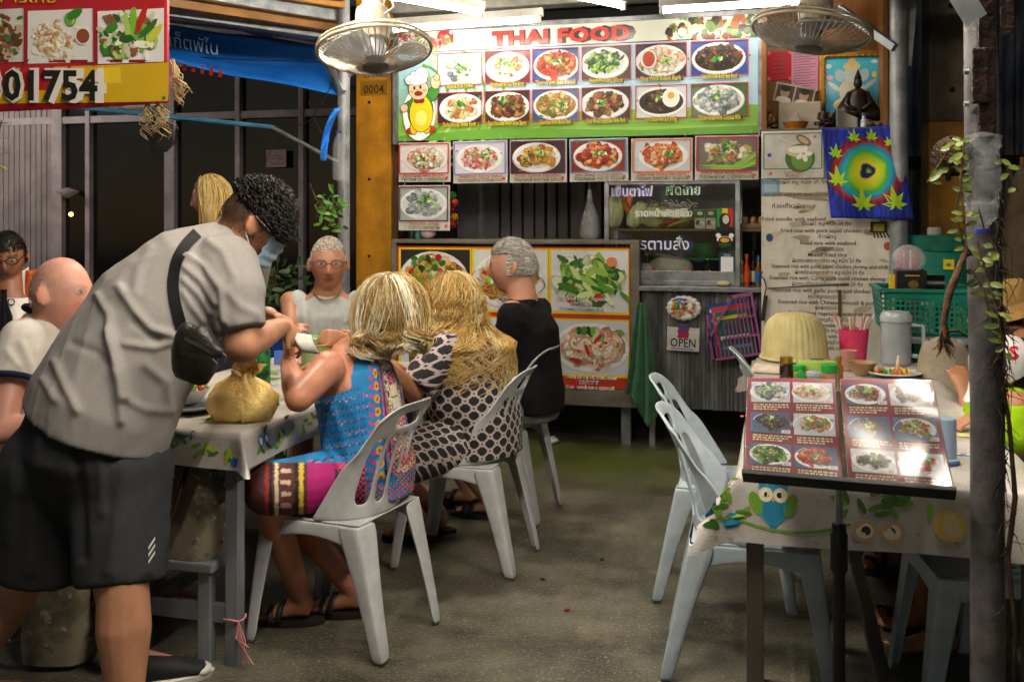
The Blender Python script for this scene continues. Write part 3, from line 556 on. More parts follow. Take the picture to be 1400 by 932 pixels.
zsh = PY(900, 313, VY+.1).z
mb = MB(); mb.bb((vx0+.03, VY+.05, zsh-.012), (vx1-.03, VY+VD-.03, zsh)); mb.build('shelf', mat('timber_shelf', '#7d6448', '#5c4630', rough=.6), case)
mb = MB(); mb.bb((vx0+.02, VY+VD-.02, vz0), (vx1-.02, VY+VD, vz1)); mb.build('back_panel', mat('case_back', '#6f7684', '#4d535e', rough=.4, metal=.3), case)
mb = MB(); mb.bb((vx0+.032, VY+.05, vz0), (vx1-.032, VY+VD-.04, vz0+.02)); mb.build('floor_tray', Msteel, case)
def onglass(px, py): q = PY(px, py, VY+.011); return q
q = onglass(863, 268); pr = PR(wallframe((q.x, VY+.0105, q.z))); pr.text('เย็นตาโฟ', 0, 0, .085, '#8f86d8', off=.006, width=.25, outline=.03, oc='#e8e6f4')
pr.build('lettering', PRT, case, vc=True)
for px, py, s, z, c, w_, oc in ((933, 266, 'ผัดไทย', .085, '#1f7a3c', .2, '#e8f0e8'), (888, 341, 'อาหารตามสั่ง', .1, '#f4f4f8', .5, '#1f2a6a'), (905, 296, 'ราดหน้าผัดซีอิ๊ว', .06, '#eceee4', .34, '#c8ccb8')):
    q = onglass(px, py); pr = PR(wallframe((q.x, VY+.0105, q.z))); pr.text(s, 0, 0, z, c, off=.008, width=w_, outline=.03, oc=oc); pr.build('lettering', PRT, case, vc=True)
q = onglass(991, 300); pr = PR(wallframe((q.x, VY+.0095, q.z))); wd = .075
pr.rect(-.05, -.075, -.0166, .07, '#1f8a3c'); pr.rect(-.0166, -.075, .0166, .07, '#e8c41c'); pr.rect(.0166, -.075, .05, .07, '#c8281c'); pr.ell(0, -.01, .036, .05, '#151412'); pr.ell(.006, 0, .02, .028, '#d8d0c0'); pr.rect(-.05, -.075, .05, -.045, '#151412')
pr.ell(0, -.125, .05, .02, '#f4f4f0', 16); pr.ell(-.04, -.1, .016, .014, '#f4f4f0'); pr.ell(.04, -.1, .016, .014, '#f4f4f0'); pr.ell(0, -.13, .04, .022, '#20201c'); pr.ell(0, -.13, .028, .015, '#e8a01c'); pr.text('DEAN', 0, -.17, .03, '#1f7a4a', off=.01, width=.07)
q2 = onglass(994, 362); dx, dz = q2.x-q.x, q2.z-q.z; pr.rect(dx-.048, dz-.075, dx+.048, dz+.08, '#12404a'); pr.rect(dx-.038, dz-.06, dx+.038, dz+.05, '#f0f0f4'); pr.text('SCAN', dx, dz+.055, .018, '#e8f0f0', width=.04); pr.line((dx-.025, dz-.045), (dx+.025, dz-.045), .006, '#a0a0a8')
pr.build('stickers', PRT, case, vc=True)
q = onglass(905, 372); pr = PR(wallframe((q.x, VY+.0095, q.z)))
rng = random.Random(5)
for i in range(40): pr.blob(-.33+i*.0165, rng.uniform(-.008, .008), .013, rng.choice(['#e8c41c', '#3c8a3a', '#8a9ae0', '#d83a2c', '#5aa0d8', '#e8e41c']), rng)
pr.build('flower_border', PRT, case, vc=True)
# things inside the case
def obj1(name, label, cat, mb, m, group=None, smooth=True, loc=None, **k):
    V = np.array(mb.v); base = Vector((V[:, 0].mean(), V[:, 1].mean(), V[:, 2].min())) if loc is None else loc
    return tag(mb.build(name, m, smooth=smooth, loc=base, **k), label, cat, group)
Mcab = mat('cabbage_leaf', '#eef0cc', '#bccf84', rough=.45, scale=14, stretch=(3, 3, .5), bump=.5, bscale=22)
def cabbage(c, r, tilt, seed):
    mb = MB(); rng = random.Random(seed); R = Euler(tilt).to_matrix()
    mb.ball(c, (r[0]*.86, r[1]*.86, r[2]*.9), 16, R)
    for k in range(9):
        a0 = k*2.4; ph = rng.uniform(-.3, .3)
        def f(u, v):
            a = a0+(u-.5)*1.7; t = -1.2+v*2.3; rr = 1+.06*math.sin(u*17+k)*(v**2)+.03*k/9
            return Vector(c)+R @ Vector((r[0]*rr*math.cos(t)*math.cos(a), r[1]*rr*math.cos(t)*math.sin(a), r[2]*rr*math.sin(t)))
        mb.sheet(f, 10, 8, .002)
    return mb
yv = VY+.17
s_ = lambda px, py, y=yv: PY(px, py, y)
q = s_(840, 292); obj1('chinese_cabbage', 'tall pale chinese cabbage at the left of the glass case', 'cabbage', cabbage((q.x, q.y, zsh+.115), (.062, .062, .115), (0, .05, 0), 1), Mcab)
q = s_(872, 294); obj1('chinese_cabbage', 'pale chinese cabbage leaning beside the carrots', 'cabbage', cabbage((q.x, q.y-.03, zsh+.092), (.055, .055, .1), (0, .55, .2), 2), Mcab)
q = s_(897, 298); obj1('green_cabbage', 'round green cabbage in the middle of the glass case', 'cabbage', cabbage((q.x, q.y-.02, zsh+.076), (.1, .085, .074), (0, 0, 0), 3), mat('green_cabbage', '#dde6a8', '#a4c060', rough=.45, scale=10, stretch=(1, 1, 3), bump=.4))
q = s_(925, 297); obj1('white_cabbage', 'halved white cabbage beside the milk cartons', 'cabbage', cabbage((q.x, q.y+.04, zsh+.072), (.085, .07, .07), (0, .2, 0), 4), mat('pale_cabbage', '#f2f0d4', '#d8dcac', rough=.45, scale=9))
Mcar = mat('carrot_skin', '#e0782a', '#c05c18', rough=.5, scale=20)
for k, (a, b) in enumerate((((848, 270), (866, 300)), ((862, 262), (858, 300)))):
    p0, p1 = s_(a[0], a[1], yv+.02+.04*k), s_(b[0], b[1], yv-.02+.04*k); p1.z = max(p1.z, zsh+.02); mb = MB(); mb.tube([p0, p0.lerp(p1, .05), p0.lerp(p1, .5), p0.lerp(p1, .97), p1], [.006, .024, .021, .009, .002], 10)
    obj1('carrot', ['thick orange carrot leaning left in the glass case', 'upright orange carrot behind the leaning one'][k], 'carrot', mb, Mcar, 'carrots')
for k, (a, b, c) in enumerate((((900, 309), (930, 299), '#b02018'), ((912, 311), (948, 298), '#9cae20'))):
    p0, p1 = s_(a[0], a[1], VY+.08), s_(b[0], b[1], VY+.08); p0.z = max(p0.z, zsh+.012); mb = MB(); mb.tube([p0, p0.lerp(p1, .3)+Vector((0, 0, .006)), p0.lerp(p1, .8), p1, p1+Vector((.012, 0, .014))], [.003, .012, .013, .006, .003], 8)
    obj1('chilli_pepper', ['red long chilli pepper in the glass case', 'yellow green long chilli pepper on the case shelf'][k], 'chilli', mb, mat('chilli%d' % k, c, rough=.3), 'chilli peppers')
sp = MB(); rng = random.Random(9); q = s_(920, 287)
for i in range(150):
    a = Vector((q.x+rng.uniform(-.17, .14), VY+.2+rng.uniform(-.06, .06), zsh+.12+rng.uniform(-.02, .05))); b = a+Vector((rng.uniform(-.03, .03), rng.uniform(-.02, .02), rng.uniform(-.02, .03))); sp.tube([a, (a+b)/2+Vector((0, 0, .008)), b], .0028, 5)
o = obj1('bean_sprouts', 'heap of white bean sprouts behind the cabbages', 'bean sprouts', sp, mat('sprout', '#ece9da', rough=.4)); o['kind'] = 'stuff'
for k, px in enumerate((957, 972)):
    q = PY(px, 299, VY+.07); t = T('milk_carton', ['left', 'right'][k]+' of two small green and white coconut milk cartons', 'carton', (q.x, q.y, zsh), 'coconut milk cartons'); mb = MB(); mb.bb((q.x-.033, q.y, zsh+.001), (q.x+.033, q.y+.05, zsh+.125)); mb.build('carton', Mwhite, t, bevel=.003)
    pr = PR(wallframe((q.x, q.y-.0008, zsh))); pr.rect(-.032, .07, .032, .122, '#1f6a34'); pr.ell(0, .1, .018, .012, '#e8e0c0'); pr.ell(-.012, .04, .014, .016, '#5a4028'); pr.ell(.01, .035, .016, .014, '#e8e6e0'); pr.ell(.002, .03, .01, .008, '#c8a070'); pr.build('print', PRT, t, vc=True)
# lower level: rice bags, water bottle, green tub
Mbag = mat('clear_bag', '#d8dcdc', '#b8bcbc', rough=.25, alpha=.4, bump=.8, bscale=18)
q = PY(916, 366, VY+.14); mb = MB(); mb.ball((q.x, VY+.16, vz0+.1), (.15, .08, .085), 18); obj1('rice_bag', 'plump clear bag of white noodles inside the case', 'bag', mb, mat('noodle_bag', '#d8d2bc', '#b8b09a', rough=.35, bump=.8, bscale=25))
q = PY(880, 370, VY+.14); mb = MB(); mb.ball((q.x, VY+.14, vz0+.075), (.075, .06, .06), 14); obj1('rice_bag', 'small white bag at the lower left of the case', 'bag', mb, mat('noodle_bag2', '#e4e2d8', '#c8c6ba', rough=.35, bump=.8, bscale=25))
q = PY(967, 350, VY+.12); mb = MB(); mb.lathe([(.03, 0), (.034, .02), (.034, .1), (.012, .15), (.012, .165)], (q.x, VY+.14, vz0+.021), 14); obj1('water_bottle', 'clear plastic bottle standing low in the glass case', 'bottle', mb, Mclear)
q = PY(962, 325, VY+.2); mb = MB(); mb.lathe([(.07, 0), (.1, .09), (.104, .095), (.09, .095), (.062, .008)], (q.x, VY+.24, vz0+.17), 18); mb.bb((q.x-.14, VY+.14, vz0+.155), (q.x+.14, VY+.34, vz0+.168)); obj1('green_tub', 'green plastic tub on the inner rack of the case', 'tub', mb, mat('green_plastic', '#1f7a44', '#166036', rough=.4), smooth='auto')
for k, px in enumerate((880, 902)):
    q = PY(px, 326, VY+.2); mb = MB(); mb.lathe([(.02, 0), (.055, .045), (.058, .047), (.05, .045), (.016, .006)], (q.x, VY+.24, vz0+.19), 16); mb.bb((q.x-.07, VY+.2, vz0+.18), (q.x+.07, VY+.3, vz0+.189)); obj1('steel_bowl', ['left', 'right'][k]+' of two dull bowls on the rack inside the case', 'bowl', mb, Msteel, 'bowls in the case', smooth='auto')
q = PY(990, 387, KY+.04); mb = MB(); mb.ball((q.x, KY+.03, gz1+.02), (.045, .03, .02), 12); obj1('sponge', 'pale oval sponge on the cart worktop edge', 'sponge', mb, mat('sponge', '#c8b890', rough=.8, bump=.5))
# plastic bag hanging left of the case, grey louvre wall behind
q = PY(806, 300, 6.55)
mb = MB(); mb.tube([q+Vector((0, 0, .2)), q+Vector((0, 0, .12)), q+Vector((.005, 0, .02)), q+Vector((0, 0, -.1)), q+Vector((0, 0, -.14))], [.012, .02, .055, .07, .05], 14); mb.tube([q+Vector((0, 0, .2)), q+Vector((0, 0, .36))], .003, 5)
obj1('hanging_plastic_bag', 'clear plastic bag of ice hanging left of the glass case', 'bag', mb, Mbag)
lv = T('louvre_wall', 'grey panel wall with dark upright gaps behind the counter', 'wall', PY(730, 560, 7.2))
x0, x1 = PY(540, 300, 7.25).x, PY(1110, 300, 7.25).x; mb = MB(); mb.bb((x0, 7.25, 0), (x1, 7.32, 3.0)); mb.build('backing', Mdark, lv)
Mlv = mat('grey_panel', '#77767a', '#62615f', rough=.5, scale=3)
pxs = [(625, 682), (685, 697), (700, 713), (716, 729), (732, 744), (748, 760), (763, 776), (780, 800), (803, 822), (826, 1040)]
for a, b in pxs: mb = MB(); mb.bb((PY(a, 300, 7.2).x, 7.2, .5), (PY(b, 300, 7.2).x, 7.235, 2.3)); mb.build('slat', Mlv, lv, bevel=.003)
# clutter on the counter's left end
q = PY(585, 325, KY+.15); mb = MB(); mb.ball((q.x, q.y, kz1+.07), (.06, .05, .045), 12); obj1('tissue_pack', 'crumpled pink white pack on the left end of the counter', 'pack', mb, mat('pink_pack', '#d8c8c8', '#c090a0', rough=.4, bump=.8, bscale=20))
for k, (px, c) in enumerate(((563, '#20202a'), (571, '#2a7a74'))):
    q = PY(px, 325, KY+.12); mb = MB(); mb.lathe([(.02, 0), (.022, .07), (.012, .09), (.012, .11)], (q.x, q.y, kz1+.026), 12); obj1('small_jar', ['black', 'teal'][k]+' small jar on the left end of the counter', 'jar', mb, mat('jar%d' % k, c, rough=.3), smooth='auto')
gr = MB(); q = PY(619, 285, 6.6)
for k, c in enumerate(('#c02418', '#d8a020', '#6a1418', '#c84a20', '#3a8a30')): gr.col = C3(c); gr.ball((q.x+.012*(k % 2), 6.6, q.z-.11+.05*k), .03, 10)
gr.col = (.1, .1, .1); gr.tube([(q.x, 6.6, q.z+.1), (q.x, 6.6, q.z+.5)], .003, 5)
obj1('bead_string', 'string of red and yellow beads hanging behind the noodle card', 'ornament', gr, mat('beads', vcol=True, rough=.35), vc=True)
Mtow = mat('green_towel', '#1c6a40', '#124a2c', rough=.95, scale=12, bump=.5, bscale=120, sheen=.4)
a, b = PX, None
t0 = PY(877, 414, KY-.03)
def tw(u, v):
    wd = .05+.16*v**.9; x = t0.x+(u-.5)*wd*1.0+.01*v; z = t0.z-v*(.66-.10*math.sin(u*5.2+1.2)*v); y = KY-.03-.03*v-.018*math.sin(u*15+v*3)*(.35+v); return (x, y, z)
mb = MB(); mb.sheet(tw, 36, 30, .006); obj1('green_towel', 'dark green towel hanging from the counter corner', 'towel', mb, Mtow)
tr = T('open_sign', 'white OPEN sign hung below the souvenir plaque', 'sign', PY(934, 478, KY-.02))
q = PY(934, 463, KY-.012); X = wallframe((q.x, KY-.012, q.z)) @ Matrix.Rotation(.03, 4, 'Y'); mb = MB(X); mb.bb((-.1, 0, -.075), (.1, .008, .07)); mb.bb((-.035, 0, .07), (.03, .008, .085)); mb.build('board', Mwhite, tr, bevel=.002)
pr = PR(X, k0=.0088); pr.text('OPEN', 0, -.05, .075, '#12121a', off=.012, width=.155); pr.line((-.07, -.062), (.07, -.064), .006, '#2a6ac8')
for k in range(5): pr.rect(-.035+.004*(k % 2), .005+.016*k, .032+.004*(k % 2), .021+.016*k, ['#a81c20', '#b8242a', '#2a4a9c', '#a81c20', '#2a4a9c'][k])
pr.build('lettering', PRT, tr, vc=True)
cp = T('souvenir_plaque', 'colourful moulded ceramic temple plaque above the OPEN sign', 'plaque', PY(934, 438, KY-.02))
q = PY(935, 421, KY-.012); rng = random.Random(2)
mb = MB(); mb.col = C3('#e6e2d8')
for k in range(16): a_ = 6.28*k/16; mb.ball((q.x+.085*math.cos(a_), KY-.014, q.z+.058*math.sin(a_)), (.026, .014, .022), 8)
mb.ball((q.x, KY-.012, q.z), (.09, .012, .06), 14); mb.build('rim', mat('glazed', vcol=True, rough=.25), cp, vc=True, smooth=True)
mb = MB(); cols = ['#c88a5a', '#e0a080', '#3a8a5a', '#8a6ac0', '#e0b040', '#5a4a8a', '#c85a4a']
for k in range(46): mb.col = jit(rng.choice(cols[:2] if k < 22 else cols), rng); x = rng.uniform(-.075, .075); z = rng.uniform(-.05, .0) if k < 22 else rng.uniform(-.03, .045); mb.ball((q.x+x, KY-.024, q.z+z), (.011, .008, .009), 7)
for x, c in ((-.06, '#e0a030'), (-.035, '#4a9a5a'), (.0, '#c07a3a')): mb.col = C3(c); mb.lathe([(.014, 0), (.008, .03), (.002, .065)], (q.x+x, KY-.026, q.z-.005), 8)
mb.col = C3('#4a6ac8'); mb.tube([(q.x-.07, KY-.026, q.z+.045), (q.x-.03, KY-.026, q.z+.058), (q.x+.02, KY-.026, q.z+.055)], .005, 6); mb.build('relief', MATS['glazed'], cp, vc=True, smooth=True)
# magazine rack
mr_ = T('magazine_rack', 'mauve plastic slotted magazine rack hung askew on the cart', 'rack', PY(1000, 490, KY-.05)); Mmau = mat('mauve_plastic', '#9a5a8c', '#7d4672', rough=.45)
q = PY(1002, 448, KY-.05); X = wallframe((q.x, KY-.04, q.z)) @ Matrix.Rotation(-.17, 4, 'Y')
W_, H_ = .30, .34
mb = MB(X)
for r in range(3):
    z0_, z1_ = -.165+r*.115, -.165+r*.115+.1
    for k in range(13):
        x = -.14+k*.0235
        top = z1_ if x > -.15+r*.09 else None
        if x < -.16+r*.1: continue
        mb.bb((x-.004, .06, z0_), (x+.004, .066, z1_))
    mb.bb((-.15+max(0, r-.2)*.1, .058, z0_-.012), (.15, .068, z0_))
mb.bb((.02, .058, .18), (.15, .068, .2)); mb.bb((.138, .058, -.18), (.152, .07, .2)); mb.bb((-.152, .058, -.18), (-.138, .068, -.02))
mb.add([(-.15, .058, -.03), (.03, .058, .2), (.03, .058, .18), (-.15, .058, -.055), (-.15, .068, -.03), (.03, .068, .2), (.03, .068, .18), (-.15, .068, -.055)], [(0, 1, 2, 3), (7, 6, 5, 4), (0, 4, 5, 1), (3, 2, 6, 7)])
mb.build('slotted_front', Mmau, mr_)
mb = MB(X); mb.bb((.145, 0, -.18), (.152, .058, .2)); mb.bb((-.152, 0, -.18), (-.145, .058, .02)); mb.bb((-.145, 0, -.182), (.145, .058, -.176)); mb.bb((-.15, -.006, -.18), (.15, -.001, .1)); mb.build('box', Mmau, mr_)
for k, (c, dx, dz) in enumerate((('#1f4a8c', -.06, .03), ('#c83a4a', -.04, .01), ('#2a6a5a', -.07, -.02))):
    mb = MB(X); mb.bb((-.13+.02*k, .012+.014*k, -.17), (.12, .02+.014*k, .13+dz)); m_ = tag(mb.build('magazine', mat('mag%d' % k, c, rough=.35), loc=X @ Vector((0, 0, -.17))), ['blue', 'red', 'dark green'][k]+' magazine standing in the mauve rack', 'magazine', 'magazines in the rack')
    pr = PR(X, k0=.0206+.014*k); 
    for j in range(4): pr.rect(-.12+.02*k, .1+dz-.06*j-.02, .1, .1+dz-.06*j, jit(['#e8e6d8', '#6aa0d0', '#d8b040', '#404a6a'][(j+k) % 4], rng))
    o = pr.build('cover_print', PRT, m_, vc=True)
# sauce bottles and eggs on the cart's right end
for k, (px, c, cap, h) in enumerate(((1021, '#c84a14', '#d86a1c', .2), (1030, '#2a1a14', '#20201c', .21), (1037, '#8a5a1c', '#2a6ac0', .19), (1014, '#a87a30', '#e8c020', .16))):
    q = PY(px, 380, VY+.04); r = .021; t = T('sauce_bottle', ['orange chilli sauce bottle with orange label', 'black soy sauce bottle', 'amber bottle with blue label at the menu board edge', 'short amber bottle with yellow cap'][k]+' beside the glass case', 'bottle', (q.x, VY+.05+.03*(k % 2), gz1)); y = VY+.05+.03*(k % 2)
    mb = MB(); mb.lathe([(r*.9, 0), (r, .01), (r, h*.55), (r*.4, h*.75), (r*.38, h*.88)], (q.x, y, gz1+.001), 14); mb.build('glass', mat('sauce%d' % k, c, rough=.12, coat=.5), t, smooth='auto')
    mb = MB(); mb.lathe([(r*.5, h*.86), (r*.5, h)], (q.x, y, gz1+.001), 12); mb.build('cap', mat('scap%d' % k, cap, rough=.4), t, smooth='auto')
    mb = MB(); mb.lathe([(r*1.03, h*.12), (r*1.03, h*.45)], (q.x, y, gz1+.001), 14); mb.build('label', mat('slab%d' % k, ['#e05a1c', '#d8d0b0', '#2a6ac0', '#d8c890'][k], rough=.5), t, smooth='auto')
sh = MB(); x0 = PY(1012, 320, VY+.1).x; x1 = PY(1040, 320, VY+.1).x; zt_ = PY(1025, 312, VY+.1).z; sh.bb((x0, VY+.06, zt_-.02), (x1+.1, VY+.3, zt_)); obj1('side_shelf', 'small timber shelf between glass case and menu board', 'shelf', sh, MATS['timber_shelf'], smooth=False)
et = T('egg_tray', 'cardboard tray of brown eggs on the little side shelf', 'egg tray', ((x0+x1)/2, VY+.15, zt_)); mb = MB(); mb.bb((x0, VY+.07, zt_+.001), (x1+.08, VY+.27, zt_+.03)); mb.build('tray', mat('pulp', '#8a7456', rough=.9), et, bevel=.006)
for k in range(8): mb = MB(); mb.ball((x0+.03+.05*(k % 4), VY+.1+.06*(k//4), zt_+.05), (.021, .021, .027), 12); tag(mb.build('egg', mat('egg_shell', '#c49a74', '#b08660', rough=.45), smooth=True, loc=(x0+.03+.05*(k % 4), VY+.1+.06*(k//4), zt_+.025)), 'brown egg in the cardboard tray', 'egg', 'eggs in the tray')
# ================================================================== HANDWRITTEN MENU BOARD
MY = 6.12
mx0, mx1 = PY(1041, 300, MY).x, PY(1226, 300, MY).x; mz1 = PY(1130, 178, MY).z; mz0 = .3
mbd = T('menu_board', 'worn white menu board with brown Thai and English dish lines', 'menu board', ((mx0+mx1)/2, MY, 0)); W, H = mx1-mx0, mz1-mz0
mb = MB(); mb.bb((mx0, MY, mz0), (mx1, MY+.02, mz1)); mb.build('board', mat('worn_white_board', '#e8e3d6', '#c9c0ae', rough=.55, scale=7, stretch=(1, 1, .6), bump=.15, ramp=(.3, .6)), mbd, bevel=.003)
for x in (mx0+.05, mx1-.08): mb = MB(); mb.bb((x, MY+.022, 0), (x+.04, MY+.06, mz1)); mb.build('upright', Mgal, mbd)
LN = [(249, 'ก๋วยเตี๋ยวผัด หมู หมึก ไก่ กุ้ง', 1), (266, 'Fried noodle with pork squid chicken', 0), (282, 'ก๋วยเตี๋ยวผัดทะเล', 1), (300, 'Fried noodle with seafood', 0), (306, 'ข้าวผัด หมู หมึก ไก่ กุ้ง', 1), (316, 'Fried rice with pork squid chicken shrimp', 0), (324, 'ข้าวผัดปู', 1), (333, 'Fried rice with seafood', 0), (341, 'ข้าวผัดรวมมิตร', 1), (349, 'Mixed fried rice', 0), (357, 'ผัดกระเพราราดข้าว หมู หมึก ไก่ กุ้ง', 1), (365, 'Steamed rice with pork squid chicken shrimp and chilli', 0), (373, 'ผัดพริกแกงราดข้าว หมู หมึก ไก่ กุ้ง', 1),
      (381, 'Steamed rice with Curry pork squid chicken shrimp', 0), (389, 'ผัดกระเทียมราดข้าว หมู หมึก ไก่ กุ้ง', 1), (398, 'Steamed rice with garlic pork squid chicken shrimp', 0), (406, 'คะน้าหมูกรอบราดข้าว', 1), (414, 'Steamed rice with Chinese broccoli & pork', 0), (421, 'ผัดผักรวมมิตร', 1), (429, 'Fried mixed vegetable oyster sauce', 0), (437, 'ไข่เจียวหมูสับราดข้าว', 1), (445, 'Rice with omelette pork', 0), (452, 'ต้มยำกุ้ง หมู ไก่', 1), (460, 'Tom yum with shrimp', 0), (468, 'แกงจืดเต้าหู้', 1), (476, 'Pork chicken with clear soup', 0)]
X = wallframe((mx0, MY-.0012, 0)); U2 = lambda px: PY(px, 300, MY).x-mx0; Z2 = lambda py: PY(1130, py, MY).z
pr = PR(X, k0=0); rng = random.Random(11)
for i in range(30): pr.blob(rng.uniform(.05, W-.05), rng.uniform(mz0+.2, mz1-.1), rng.uniform(.006, .03), jit(rng.choice(['#c4b898', '#a89c80', '#d0c4a4']), rng), rng, 3, 8, rng.uniform(-.3, .3), .6)
pr.poly([(U2(1050), Z2(262)), (U2(1110), Z2(264)), (U2(1140), Z2(276)), (U2(1090), Z2(272))], '#a8a088')
pr.build('stains', mat('paint_wear', vcol=True, rough=.7), mbd, vc=True)['kind'] = 'stuff'
for py, s, th in LN:
    pr = PR(X, k0=.002)
    if 240 < py < 305 and py != 306: wd = min(W*.5, .0145*len(s)); cx = U2(1085)
    else: wd = min(W*.86, .0135*len(s) if not th else .011*len(s)); cx = W/2+.01*math.sin(py)
    pr.text(s, cx, Z2(py)-.008, .034 if not th else .032, jit('#5a3020', rng, .2), off=.006 if not th else .004, width=wd); pr.build('menu_line', PRT, mbd, vc=True)
pr = PR(X, k0=.002)
for px, py, c in ((1052, 325, '#2a4a8c'), (1213, 336, '#c05a2c'), (1207, 300, '#8a8a86')): pr.ell(U2(px), Z2(py), .02, .024, c)
pr.build('round_stickers', PRT, mbd, vc=True)['kind'] = 'stuff'
pr = PR(X, k0=.001); pr.rect(U2(1041), Z2(268), U2(1066), Z2(243), '#8ab0c4'); pr.rect(U2(1045), Z2(262), U2(1062), Z2(247), '#a8c8d6'); pr.build('faded_sticker', PRT, mbd, vc=True)
pr = PR(X, k0=.0022)
for k in range(5): pr.line((U2(1192+k*3), Z2(304)), (U2(1196+k*5), Z2(325)), .008, '#1c1c18')
pr.rect(U2(1190), Z2(318), U2(1213), Z2(303), '#2a2a20'); pr.rect(U2(1194), Z2(316), U2(1209), Z2(306), '#c8b44a'); pr.build('doodle', PRT, mbd, vc=True)
mb = MB(); q = PY(1148, 415, MY-.006); mb.box(q, (.018, .006, .16)); mb.build('wood_stick', mat('brown_lath', '#6a4c1c', rough=.6), mbd)
kn = MB(); q = PY(1045, 405, MY-.02); kn.col = C3('#2c2420'); kn.box(q-Vector((0, 0, .07)), (.024, .012, .15), Euler((0, .12, 0)).to_matrix()); kn.tube([q, q+Vector((.012, 0, .05)), q+Vector((.0, 0, .1)), q+Vector((-.02, 0, .12)), q+Vector((-.01, 0, .15))], .004, 6)
obj1('hanging_tool', 'dark handled tool hanging on a wire by the menu board', 'tool', kn, mat('tool', vcol=True, rough=.5), vc=True, smooth=False)
wire = MB(); wire.tube([PY(1050, 394, MY-.012)+Vector((0, 0, .0)), PY(1100, 391, MY-.012), PY(1160, 388, MY-.012)], .004, 6); obj1('tape_strip', 'dark wire strip stretched across the menu board', 'wire', wire, mat('greywire', '#6a665c', rough=.6))
# coconut card
q0, q1 = PY(1042, 244, MY-.02), PY(1126, 179, MY-.02); W2, H2 = q1.x-q0.x, q1.z-q0.z
cc_ = T('coconut_card', 'laminated coconut drink card pinned at top of menu board', 'menu card', (q0.x+W2/2, MY-.02, q0.z)); X = wallframe((q0.x, MY-.014, q0.z)); mb = MB(X); mb.bb((0, 0, 0), (W2, .005, H2)); mb.build('sheet', Mwhite, cc_)
pr = PR(X, k0=.0055); redframe(pr, .01, H2*.2, W2-.01, H2-.012, '#3a8a4a', .006); cx, cz = W2*.62, H2*.5
pr.ell(cx, cz-.02, .085, .085, '#3f6a24', 26); pr.ell(cx+.01, cz-.03, .06, .06, '#6a9a3a', 22); pr.ell(cx+.0, cz+.02, .08, .035, '#d8c8a0', 22); pr.ell(cx-.02, cz+.03, .05, .02, '#f4f0e4', 18); pr.ell(cx+.02, cz+.085, .05, .025, '#8a6a4a', 16, -.6); pr.ell(cx+.02, cz+.085, .035, .014, '#c8b08a', 14, -.6)
for k in range(5): pr.ell(cx+.02+.028*math.cos(k*1.256), cz+.005+.028*math.sin(k*1.256), .022, .014, '#f8f8f4', 12, k*1.256)
pr.ell(cx+.02, cz+.005, .01, .01, '#e8c81c'); pr.line((cx-.02, cz+.06), (cx-.13, cz+.11), .006, '#d8d4c4'); pr.ell(W2*.12, H2*.5, .012, .012, '#2a4a9c'); pr.ell(W2*.86, H2*.88, .009, .009, '#c87a5a'); pr.ell(W2*.14, H2*.1, .011, .011, '#c87a5a')
pr.text('Coconut', W2/2, H2*.1, .03, '#c84a20', off=.006, width=.1); pr.text('Кокос', W2/2, H2*.02, .03, '#5a6a20', off=.006, width=.075); pr.build('print', PRT, cc_, vc=True)
